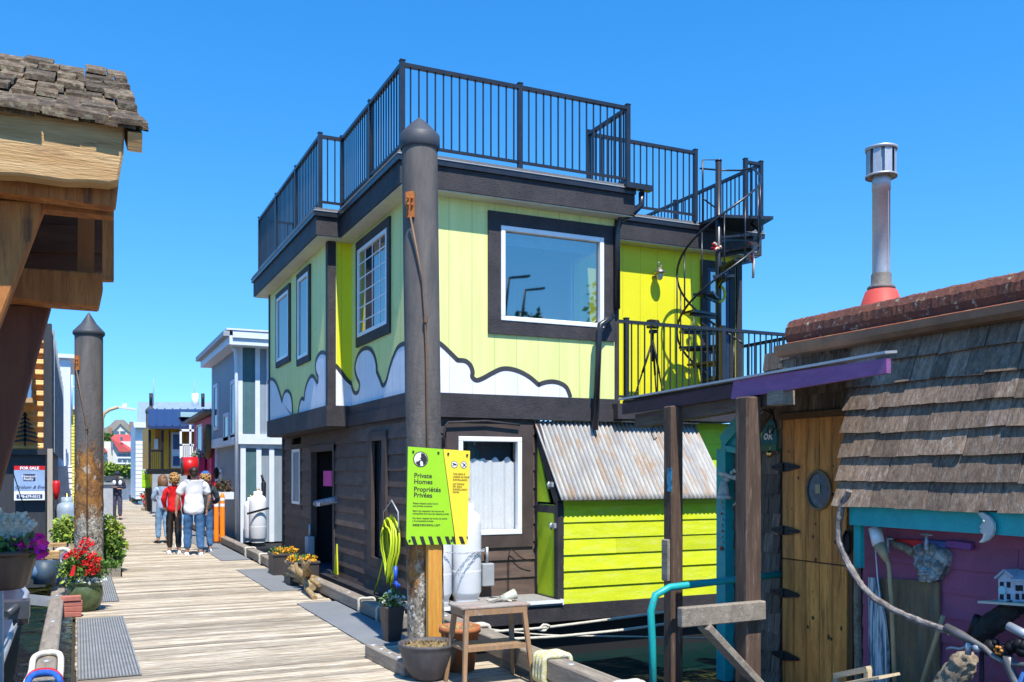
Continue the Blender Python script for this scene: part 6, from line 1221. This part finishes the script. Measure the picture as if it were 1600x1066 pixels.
# lower storeys behind the people
mb=MB(); Y6=38.; bzf(mb,238,300,741,800,Y6,.2); tag(mb.build('dock_wall',mat=GREYP),'grey lower wall under the yellow cabin porch behind the people','wall')
# red barrel mailbox
t=thing('red_barrel','glossy red barrel on a post above the people','barrel',AY(297,760,25)); mb=MB(); a=AY(284,729,25); b_=AY(309,728,25); r_=.235
mb.tube([a,b_],r_,n=24); mb.build('drum',t,REDP); mb=MB(); 
for k in (0.02,.98): p=a.lerp(b_,k); mb.tube([p+V((-.012,0,0)),p+V((.012,0,0))],r_*1.04,n=24)
mb.build('rim',t,DKP); mb=MB(); mb.tube([a.lerp(b_,.5)+V((0,.05,-.2)),V(((a.x+b_.x)/2,25.05,.0))],.06,n=8); mb.build('post',t,DKP)
# street lamp, pedestal
t=thing('street_lamp','curved pale street lamp with a flat head beyond the rusty pile','street lamp',(AY(160,800,27).x,27,0)); x=AY(160,760,27).x; zt2=AY(160,640,27).z
mb=MB(); mb.tube([(x,27,0),(x,27,zt2-.25),(x+.05,27,zt2-.1),(x+.18,27,zt2+.0),(x+.4,27,zt2+.08)],.045,n=10); mb.build('pole',t,M('lamp_tan',(.50,.40,.24),(.42,.33,.2),.5)); mb=MB(); q=AY(198,637,27); mb.beam((x+.4,27,zt2+.08),(AY(212,638,27).x,27,zt2+.02),.14,.06); mb.lathe([(.06,0),(.06,.1),(0,.1)],(AY(198,636,27).x-.05,27,zt2+.07),None,10); mb.build('lamp_head',t,PALEW)
t=thing('utility_pedestal','pale grey metal service pedestal beside the left edge of the dock','pedestal',(.8,23.3,0)); a=AZ(157,853,0); b_=AZ(177.5,853,0); h_=AY(170,757,a.y).z
mb=MB(); mb.box((a.x,23.1,0),(b_.x-.02,23.45,h_)); mb.build('cabinet',t,M('mottled_metal',(.50,.53,.56),(.40,.43,.47),.5,.3,scale=9),bevel=.01); mb=MB(); mb.box((a.x-.02,23.05,h_),(b_.x,23.5,h_+.04)); mb.build('lid',t,GREYP); mb=MB(); mb.box((b_.x-.02,23.15,.1),(b_.x+.05,23.4,.95)); mb.build('side_box',t,DKP)
# far pots and clutter
for (px,py,col,lab) in ((230,792,PRED,'small pot of red flowers left of the far pile'),(243,790,PRED,'small pot of red flowers right of the far pile'),(214,780,PYEL,'pot of yellow-green flowers beside the farthest pile')):
    q=AZ(px,py,0); t=thing('flower_pot',lab,'potted plant',q,'small flower pots far along the dock'); mb=MB(); mb.lathe([(0,0),(.16,0),(.22,.3),(0,.3)],q,None,12); mb.build('pot',t,TERRA); mb=MB(); mb.leaves(q+V((0,0,.5)),(.35,.35,.25),120,.14,LEAF if col is PRED else LEAFY,px,shell=0); mb.build('foliage',t); mb=MB(); mb.leaves(q+V((0,-.2,.5)),(.35,.25,.25),90,.12,col,px+1,shell=0); mb.build('flowers',t)
mb=MB(); q=AZ(208,783,0); mb.box(q+V((-.2,-.2,0)),q+V((.5,.3,.35))); tag(mb.build('dark_crate',mat=DKP),'small dark crate near the farthest pile','crate')
mb=MB(); q=AZ(234,798,0); mb.box(q+V((-.35,-.1,0)),q+V((.6,.1,.12))); tag(mb.build('base_timber',mat=TIMB),'timber kerb at the foot of the far pile','timber')
# orange delineators
for px,lab in ((338,'left orange post with white bands'),(347.5,'right orange post with white bands')):
    q=AZ(px,849,0); t=thing('orange_bollard',lab+' by the grey-blue house','bollard',q,'orange posts on a black base'); mb=MB(); mb.lathe([(.06,0.03),(.055,1.12),(.03,1.2),(0,1.21)],q,None,16); mb.build('tube',t,ORNG); 
    for z in (.88,1.02): mb=MB(); mb.lathe([(.0585,z),(.0585,z+.07)],q,None,16); mb.build('band',t,WHT)
    mb=MB(); mb.lathe([(.22,0),(.22,.025),(.1,.05),(0,.05)],q,None,18); mb.build('base',t,BLKM)
t=thing('wall_planter','planter with dark foliage and red flowers mounted on the grey-blue wall','planter',AX(350,770,3.3)); mb=MB(); q=AX(346,776,3.25); mb.box(q+V((-.15,-.7,-.05)),q+V((.2,.5,.12))); mb.build('box',t,PALEW); mb=MB(); mb.leaves(q+V((0,-.1,.25)),(.2,.6,.15),260,.1,M('dark_leaf',(.04,.05,.02),(.08,.03,.02),.6,isl=.4,bump=0),3,shell=0); mb.leaves(q+V((-.1,.4,.25)),(.15,.3,.12),60,.08,PRED,5,shell=0); mb.build('foliage',t)
# ================= FAR SHORE
Ys=420.
bz=lambda mb,pxa,pxb,pya,pyb,Y,d,m=None: bzf(mb,pxa,pxb,pya,pyb,Y,d,m)
mb=MB(); z=AY(180,752,Ys).z
rd=random.Random(6); 
vs=[];nx=160
for i in range(nx+1):
    x=-420+i*9.; 
    vs+= [(x,Ys-8+rd.uniform(-3,3),-.8),(x,Ys-3+rd.uniform(-2,2),AY(190,743,Ys).z+rd.uniform(-.6,.6)),(x,Ys+6,AY(190,737,Ys).z+rd.uniform(-.4,.4)),(x,Ys+160,AY(190,690,Ys+160).z*.55)]
mb.add(vs,[(i*4+j,(i+1)*4+j,(i+1)*4+j+1,i*4+j+1) for i in range(nx) for j in range(3)]); tag(mb.build('shore',mat=M('rocky_shore',(.30,.28,.25),(.16,.16,.14),.95,scale=.25,bump=1,bscale=1,c3=(.10,.16,.05),s3=.1,e3=(.5,.6))),kind='structure')
CRM=M('cream_render',(.68,.63,.50),(.62,.57,.45),.8,scale=.2,bump=0); RRF=M('red_tiles',(.55,.09,.08),(.48,.07,.065),.7,scale=.3,bump=0); GRF=M('taupe_shingle',(.28,.26,.22),(.24,.22,.19),.8,scale=.3,bump=0); GLZ=M('far_glass',(.05,.09,.14),(.09,.13,.18),.2,scale=.2,bump=0,spec=.8); BRK=M('tan_brick',(.33,.17,.10),None,.8,bump=0)
t=thing('apartment_building','white apartment building with red roofs and balconies on the far shore','apartment building',AY(190,736,Ys))
mb=MB(); bz(mb,120,180,700,737,Ys,20); bz(mb,176,222,690,737,Ys-2,20); bz(mb,150,176,690,737,Ys+4,20); mb.build('wall',t,M('cream_white',(.66,.64,.58),None,.8,bump=0))
mb=MB(); mb.prism([AY(173,684,Ys-4),AY(180,679,Ys+10),AY(210,679,Ys+10),AY(224,690,Ys-4),AY(207,706,Ys-4),AY(186,706,Ys-4)],(0,6,0)); mb.prism([AY(150,700,Ys-3),AY(160,696,Ys-3),AY(168,706,Ys-3),AY(150,712,Ys-3)],(0,5,0)); mb.build('roof',t,RRF)
mb=MB(); 
for py in (709,718,727):
    for pxa,pxb in ((152,158),(162,167),(184,190),(192,198),(200,205),(210,214),(216,220)): bz(mb,pxa,pxb,py,py+5.5,Ys-2.6,.4)
bz(mb,188,192,683,689,Ys-4.6,.4); mb.build('windows',t,GLZ)
mb=MB()
for py in (714,723,732): bz(mb,181,208,py,py+2.2,Ys-5,.5); bz(mb,150,168,py+1,py+2.5,Ys-2,.5)
mb.build('balconies',t,WHT)
t=thing('apartment_building','cream gabled apartment building with taupe roofs above the red-roofed one','apartment building',AY(190,700,Ys+80)); Y7=Ys+90
mb=MB(); bz(mb,100,225,676,715,Y7,20); mb.prism([AY(x,y,Y7-2) for x,y in [(166,682),(188,660),(208,680),(208,690),(166,690)]],(0,10,0)); mb.build('wall',t,CRM)
mb=MB(); mb.prism([AY(x,y,Y7-1) for x,y in [(140,678),(158,672),(172,664),(180,656),(194,656),(216,678)]],(0,14,0)); mb.prism([AY(x,y,Y7-3) for x,y in [(164,684),(188,659),(190,657),(212,679),(208,681),(188,662),(168,684)]],(0,3,0)); mb.build('roof',t,GRF)
mb=MB(); bz(mb,170,175,668,684,Y7-4,5); bz(mb,203,208,659,676,Y7-4,5); mb.build('chimney',t,BRK)
mb=MB(); bz(mb,175,186,674,678,Y7-3,.5); bz(mb,188,196,674,679,Y7-3,.5); bz(mb,158,162,674,680,Y7-1,.5); mb.build('windows',t,GLZ)
for k,(px,py,rx,rz) in enumerate(((160,733,7,2.5),(178,735,9,2.2),(200,734,10,2.4),(226,735,9,2.5),(142,733,9,3),(168,687,6,3),(110,730,12,4),(80,728,14,5))):
    q=AY(px,py,Ys-5 if py>700 else Y7-12); mb=MB(); mb.leaves(q,(rx,3,rz),500,1.6,LEAF if k%2 else LEAFY,k,shell=.2); tag(mb.build('shrub'),['yellow-green shrub bank by the lamp pole','green hedge left of the red-roofed building','yellow-green hedge under the balconies','green hedge by the farthest pile','yellow-green shrubs behind the rusty pile','green treetop in front of the cream building','yellow-green trees far left on the shore','green trees farthest left on the shore'][k],'shrub','shrubs along the far shore')
t=thing('far_boat','dark canopied boat moored beyond the man in navy','boat',AY(176,760,70)); mb=MB(); bz(mb,164,184,744,752,70,3); bz(mb,163,186,757,760,70,3); mb.build('canopy',t,M('boat_dark',(.05,.055,.06),None,.6)); mb=MB(); bz(mb,162,188,760,772,69,5); bz(mb,165,184,752,757,71,.2); mb.build('hull',t,M('boat_pale',(.5,.5,.5),None,.5))
# ================= PEOPLE
def skin(name,nodes,edges,mat,par,sub=2):
    me=bpy.data.meshes.new(name); ks=list(nodes); off=ROOTLOC[par.name]*0
    me.from_pydata([V(nodes[k][:3]) for k in ks],[(ks.index(a),ks.index(b)) for a,b in edges],[]); me.materials.append(mat)
    o=bpy.data.objects.new(name,me); C.objects.link(o); o.parent=par; ROOTLOC[o.name]=ROOTLOC[par.name]
    md=o.modifiers.new('skin','SKIN'); md.use_smooth_shade=True; md.branch_smoothing=.6
    if not me.skin_vertices: me.skin_vertices.new()
    for i,k in enumerate(ks):
        n_=nodes[k]; rx=n_[3]; ry=n_[4] if len(n_)>4 else rx; me.skin_vertices[0].data[i].radius=(rx,ry)
    me.skin_vertices[0].data[0].use_root=True
    s_=o.modifiers.new('sub','SUBSURF'); s_.levels=sub; s_.render_levels=sub
    return o
def fold(o,st,sc):
    tx=bpy.data.textures.new('folds','CLOUDS'); tx.noise_scale=sc; tx.noise_depth=1; d=o.modifiers.new('folds','DISPLACE'); d.texture=tx; d.strength=st; d.mid_level=.5; d.texture_coords='GLOBAL'; return o
def jit(o,k,seed=1):
    rd=random.Random(seed)
    for v in o.data.vertices: v.co+=V((rd.uniform(-k,k),rd.uniform(-k,k),rd.uniform(-k,k)))
for o in list(C.objects):
    if o.name.startswith(('driftwood_stump','log','driftwood_branch','rough_pole')): 
        s_=o.modifiers.new('sub','SUBSURF'); s_.subdivision_type='SIMPLE'; s_.levels=s_.render_levels=3; tx=bpy.data.textures.new('bark','CLOUDS'); tx.noise_scale=.05; d=o.modifiers.new('bark','DISPLACE'); d.texture=tx; d.strength=.05 if 'stump' in o.name or 'log' in o.name else .022; d.mid_level=.5
def person(label,loc,rz,h=1.75,arms=None,stride=.12,shirt=None,trous=None,skinm=SKIN,sleeve='short',hair=None,hairm=None,wide=1.0,shoe=WHT,loose=1.0,shirt_len=.0,crossed=False,lean=0,neckline=None):
    """figure faces +Y before rz"""
    t=thing('person',label,'person',loc,None); k=h/1.75; w=wide
    A_=arms or {'L':((-.27*w,.0,1.14),(-.25*w,.08,.90)),'R':((.27*w,.0,1.14),(.25*w,.08,.90))}
    N={'pel':(0,0,.95,.135*w,.10),'sp':(0,.01,1.12,.125*w,.095),'ch':(0,.0,1.32,.155*w,.11),'nk':(0,-.005,1.48,.055,.055),'hb':(0,.02,1.56,.062,.07),'hm':(0,.025,1.64,.076,.092),'ht':(0,.015,1.71,.055,.065),
       'ns':(0,.118,1.62,.012,.014)}
    E_=[('pel','sp'),('sp','ch'),('ch','nk'),('nk','hb'),('hb','hm'),('hm','ht'),('hm','ns')]
    for sd,x in (('L',-1),('R',1)):
        st=stride*(1 if sd=='L' else -1); e,wr=[V(q) for q in A_[sd]]
        N['s'+sd]=(x*.17*w,-.005,1.41,.058,.055); N['e'+sd]=(*e,.042*w**.5); N['w'+sd]=(*wr,.028)
        d=(wr-e).normalized(); pl=wr+d*.06; N['p'+sd]=(*pl,.038,.02)
        side=V((0,1,0)) if abs(d.y)<.8 else V((1,0,0))
        for i in range(4):
            f=pl+d*(.075+.012*(1 if i in(1,2) else 0))+side*(.03-.02*i)*1.0; mid=pl+d*.045+side*(.03-.02*i); N['f%d'%i+sd]=(*mid,.0095); N['g%d'%i+sd]=(*(f+V((-x*.012,0,0))),.008); E_+= [('p'+sd,'f%d'%i+sd),('f%d'%i+sd,'g%d'%i+sd)]
        th=wr+d*.045+side*.045; N['t'+sd]=(*th,.010); N['u'+sd]=(*(th+d*.03+side*.006),.009); E_+= [('w'+sd,'t'+sd),('t'+sd,'u'+sd)]
        N['h'+sd]=(x*.09*w,0,.90,.09*w,.09); N['k'+sd]=(x*.095*w,.03+st*.5,.49,.06,.062); N['a'+sd]=(x*.10*w,st-.02,.085,.038,.042); N['o'+sd]=(x*.115*w,st+.12,.04,.038,.03)
        E_+= [('ch','s'+sd),('s'+sd,'e'+sd),('e'+sd,'w'+sd),('w'+sd,'p'+sd),('pel','h'+sd),('h'+sd,'k'+sd),('k'+sd,'a'+sd),('a'+sd,'o'+sd)]
        N['r'+sd]=(x*.082,.01,1.625,.016,.012); E_.append(('hm','r'+sd))
    skin('body',N,E_,skinm,t)
    g=.018*loose
    G=lambda n,a=g,dz=0,f=1: (N[n][0],N[n][1],N[n][2]+dz,N[n][3]*f+a,(N[n][4] if len(N[n])>4 else N[n][3])*f+a)
    # trousers
    T={'pel':G('pel',g*.7),'top':(0,0,1.13,.125*w+g*.4,.095+g*.4)}; TE=[('pel','top')]
    for sd in 'LR':
        T['h'+sd]=G('h'+sd,g*.7); T['k'+sd]=G('k'+sd,g*1.1); T['a'+sd]=G('a'+sd,g*1.2,.03); TE+= [('pel','h'+sd),('h'+sd,'k'+sd),('k'+sd,'a'+sd)]
    fold(skin('trousers',T,TE,trous,t,3),.022,.10)
    # top
    B={'ch':G('ch',g*1.2),'sp':(0,.0,1.14,.140*w+g*1.2,.10+g*1.5),'lo':(0,0,.98-shirt_len*.6,.150*w+g*1.5,.115+g*1.6),'l2':(0,0,.87-shirt_len*.8,.150*w+g*1.2,.118+g*1.3),'cl':(0,-.01,1.50,.062,.060)}; BE=[('ch','sp'),('sp','lo'),('lo','l2'),('ch','ub'),('ub','cl')]; B['ub']=(0,-.01,1.43,.105*w,.085)
    for sd in 'LR':
        B['s'+sd]=G('s'+sd,g*1.3); e=V(N['e'+sd][:3]); s0=V(N['s'+sd][:3])
        if sleeve=='short': m_=s0.lerp(e,.78); B['m'+sd]=(*m_,.066+g*.4); BE+= [('ub','s'+sd),('s'+sd,'m'+sd)]
        else: B['e'+sd]=G('e'+sd,g*1.2); wv=V(N['w'+sd][:3]); wv=e.lerp(wv,.92); B['w'+sd]=(*wv,.036+g*.6); BE+= [('ub','s'+sd),('s'+sd,'e'+sd),('e'+sd,'w'+sd)]
    fold(skin('top',B,BE,shirt,t,3),.030,.13)
    for sd in 'LR':
        mb=MB(); a=V(N['a'+sd][:3]); o_=V(N['o'+sd][:3]); mb.ball((a+o_)/2+V((0,.0,-.035)),.1,None,12,7,(.5,1.45,.50)); mb.box((a+o_)/2+V((-.045,-.13,-.062)),(a+o_)/2+V((.045,.13,-.045))); 
        o=bpy.data.objects.new('shoe',mb.mesh(V((0,0,0)))); 
        if not o.data.materials: o.data.materials.append(shoe)
        C.objects.link(o); o.parent=t
    def loc_(mb,name,m):
        o=bpy.data.objects.new(name,mb.mesh(V((0,0,0)))); 
        if not mb.mats: o.data.materials.append(m)
        C.objects.link(o); o.parent=t; return o
    mb=MB(); rd=random.Random(int(h*1000)+len(label))
    if hair=='short': mb.ball((0,-.0,1.675),.104,None,16,10,(.88,1.02,.86)); mb.ball((0,-.045,1.62),.08,None,12,8,(.95,.75,.95))
    elif hair=='curly':
        for _ in range(150):
            a=rd.uniform(0,2*PI); b=rd.uniform(-1,1); q=V((math.cos(a)*math.sqrt(1-b*b),math.sin(a)*math.sqrt(1-b*b),b)); 
            if q.y>.35 and q.z<.3: continue
            mb.ball(V((0,-.02,1.63))+V((q.x*.108,q.y*.112,q.z*.125)),rd.uniform(.014,.026),None,6,4)
        mb.ball((0,-.02,1.64),.105,None,12,8,(.9,.95,1))
    elif hair=='long':
        mb.ball((0,-.01,1.665),.106,None,16,10,(.9,1.02,.95)); 
        for i in range(26): a=PI+PI*i/25; x_=.085*math.cos(a); y_=.08*math.sin(a); mb.tube([(x_,y_,1.70),(x_*1.2,y_*1.15-.01,1.55),(x_*1.25,y_*1.1-.02,1.34+rd.uniform(-.04,.04))],[.03,.028,.012],n=6)
    if hair: loc_(mb,'hair',hairm)
    t.rotation_euler=(0,0,rz); t.scale=(k,k,k); t['_loc']=1; del t['_loc']
    return t,loc_,N
TS=M('white_tshirt',(.78,.79,.82),(.70,.71,.75),.9,scale=6,bump=.6,bscale=7,fine=.05); JEAN=M('blue_denim',(.055,.15,.31),(.03,.09,.21),.85,scale=7,bump=.5,bscale=12); JEANL=M('light_denim',(.20,.33,.50),(.13,.25,.42),.85,scale=7,bump=.5,bscale=12)
LEA=M('black_leather',(.022,.015,.013),(.012,.009,.009),.28,scale=8,bump=.9,bscale=10,spec=.6); REDT=M('red_jumper',(.70,.008,.012),(.55,.006,.01),.85,scale=6,bump=.6,bscale=10)
BH=M('brown_hair',(.03,.017,.010),(.018,.01,.007),.5,bump=.5); BLN=M('blonde_hair',(.48,.27,.09),(.30,.16,.05),.55,bump=.5); LBN=M('light_brown_hair',(.20,.10,.05),(.13,.065,.03),.5,bump=.5)
NVY=M('navy_jacket',(.02,.025,.05),(.014,.017,.035),.7,bump=.3); DTR=M('slate_trousers',(.06,.06,.10),(.04,.04,.075),.8,bump=.3)
q=AZ(303,868,0)
t,f_,N_=person('man seen from behind in a white T-shirt and blue jeans',q,R(2),1.80,{'L':((-.31,.03,1.14),(-.32,.08,.90)),'R':((.30,.02,1.14),(.27,.10,.91))},.06,TS,JEAN,SKIN,'short','short',BH,wide=1.18,loose=1.45,shirt_len=.10)
q=AZ(272,865,0)
t,f_,N_=person('woman seen from behind with curly blonde hair, red top and black leather trousers',q,R(3),1.68,{'L':((-.22,.03,1.15),(-.15,.14,.98)),'R':((.22,.0,1.14),(.24,.06,.92))},.05,REDT,LEA,SKIN2,'long','curly',BLN,wide=.88,loose=1.0,shirt_len=-.03)
mb=MB(); mb.tube([(.19,-.06,.98),(.2,-.07,1.2),(.08,-.12,1.44)],.008,n=6); mb.ball((.2,-.03,.95),.1,None,12,8,(.5,.9,1.1)); o=f_(mb,'shoulder_bag',M('dark_bag',(.05,.02,.03),None,.5))
q=AZ(254,849,0)
t,f_,N_=person('woman in a light blue jacket and light jeans left of the woman in red',q,R(15),1.64,{'L':((-.22,.08,1.14),(-.1,.22,1.08)),'R':((.22,.0,1.14),(.2,.08,.92))},.08,M('pale_blue_jacket',(.35,.45,.60),(.27,.37,.52),.85,bump=.5,bscale=10),JEANL,SKIN2,'long','long',LBN,wide=.88,shirt_len=.03,shoe=BLKM)
q=AZ(321,862,0)
t,f_,N_=person('person in a blue cap and jeans mostly hidden behind the man in the white T-shirt',q,R(-5),1.70,{'L':((-.22,.05,1.14),(-.15,.15,1.0)),'R':((.27,.02,1.15),(.16,.16,1.05))},.07,M('dark_green_jacket',(.03,.045,.05),None,.8),JEAN,SKIN2,'long','curly',BLN,wide=.9)
mb=MB(); mb.ball((0,.0,1.70),.112,None,16,8,(.92,1.05,.75)); mb.ball((0,.11,1.68),.07,None,10,5,(1,1,.18)); f_(mb,'cap',M('blue_cap',(.03,.12,.35),None,.8))
q=AZ(183,812,0)
t,f_,N_=person('man in a dark jacket and cap walking toward the camera with folded arms',q,R(180),1.70,{'L':((-.27,.02,1.18),(.06,.20,1.20)),'R':((.27,.02,1.16),(-.06,.22,1.14))},.10,NVY,DTR,SKIN,'long','short',BH,wide=1.0,shoe=BLKM,loose=1.3)
mb=MB(); mb.ball((0,.0,1.70),.112,None,16,8,(.92,1.05,.75)); mb.ball((0,.11,1.68),.08,None,10,5,(1,1.1,.18)); f_(mb,'cap',M('navy_cap',(.02,.025,.05),None,.8))
mb=MB(); 
for s_ in (-1,1): mb.ball((s_*.10,.09,1.36),.09,None,10,6,(.75,.5,1.1)); 
f_(mb,'white_collar',WHT)
mb=MB(); [mb.ball((s_*.03,.108,1.645),.011,None,8,5) for s_ in (-1,1)]; f_(mb,'eye',DKP); mb=MB(); mb.ball((0,.108,1.585),.02,None,8,4,(1.2,.5,.35)); f_(mb,'mouth',M('lip',(.35,.12,.1),None,.6))
t=thing('shopping_bag','white paper shopping bag between the woman in red and the man','bag',AZ(284,857,0)); q=AZ(284,857,0); mb=MB(); mb.beam(q+V((0,0,.04)),q+V((0,0,.40)),.30,.1,up=(0,1,0),w2=.2,h2=.05); mb.build('body',t,WHT); mb=MB(); mb.tube([q+V((-.06,0,.4)),q+V((-.04,0,.58)),q+V((.04,0,.58)),q+V((.06,0,.4))],.006,n=5); mb.build('handle',t,WHT)

# ================= WHARF BEHIND THE CAMERA, seen in the window reflections
mb=MB(); mb.box((8,-60,-.6),(60,-10,.3)); tag(mb.build('quay',mat=M('quay_concrete',(.3,.29,.27),None,.9)),kind='structure')
for x,y,lab in ((15.6,-13,'wharf lamp reflected at the left of the picture window'),(17.3,-15,'taller wharf lamp reflected beside it in the picture window')):
    t=thing('wharf_lamp',lab,'street lamp',(x,y,.3),'lamps on the wharf behind'); mb=MB(); mb.tube([(x,y,.3),(x+.1,y,8),(x+.3,y,9.6)],[.10,.07,.05],n=8); mb.build('pole',t,BLKM); mb=MB(); mb.beam((x+.3,y,9.6),(x+1.2,y,9.75),.18,.07,w2=.3,h2=.08); mb.build('lamp_head',t,BLKM)
for k,(x,y,z,r_) in enumerate(((14.5,-16,7.0,1.9),(19.0,-18,7.6,1.8),(23.5,-15,9.2,2.6),(27,-17,10.4,2.8))):
    t=thing('wharf_tree',['leftmost','second','third','rightmost'][k]+' of the leafy trees on the wharf reflected in the picture window','tree',(x,y,.3),'trees on the wharf behind'); mb=MB(); mb.tube([(x,y,.3),(x+.1,y,z*.6),(x,y,z)],[.2,.14,.05],n=7); mb.build('trunk',t,WPOST); mb=MB(); mb.leaves((x,y,z),(r_,r_,r_*.9),900,.35,LEAF,k,shell=.2); mb.build('crown',t)
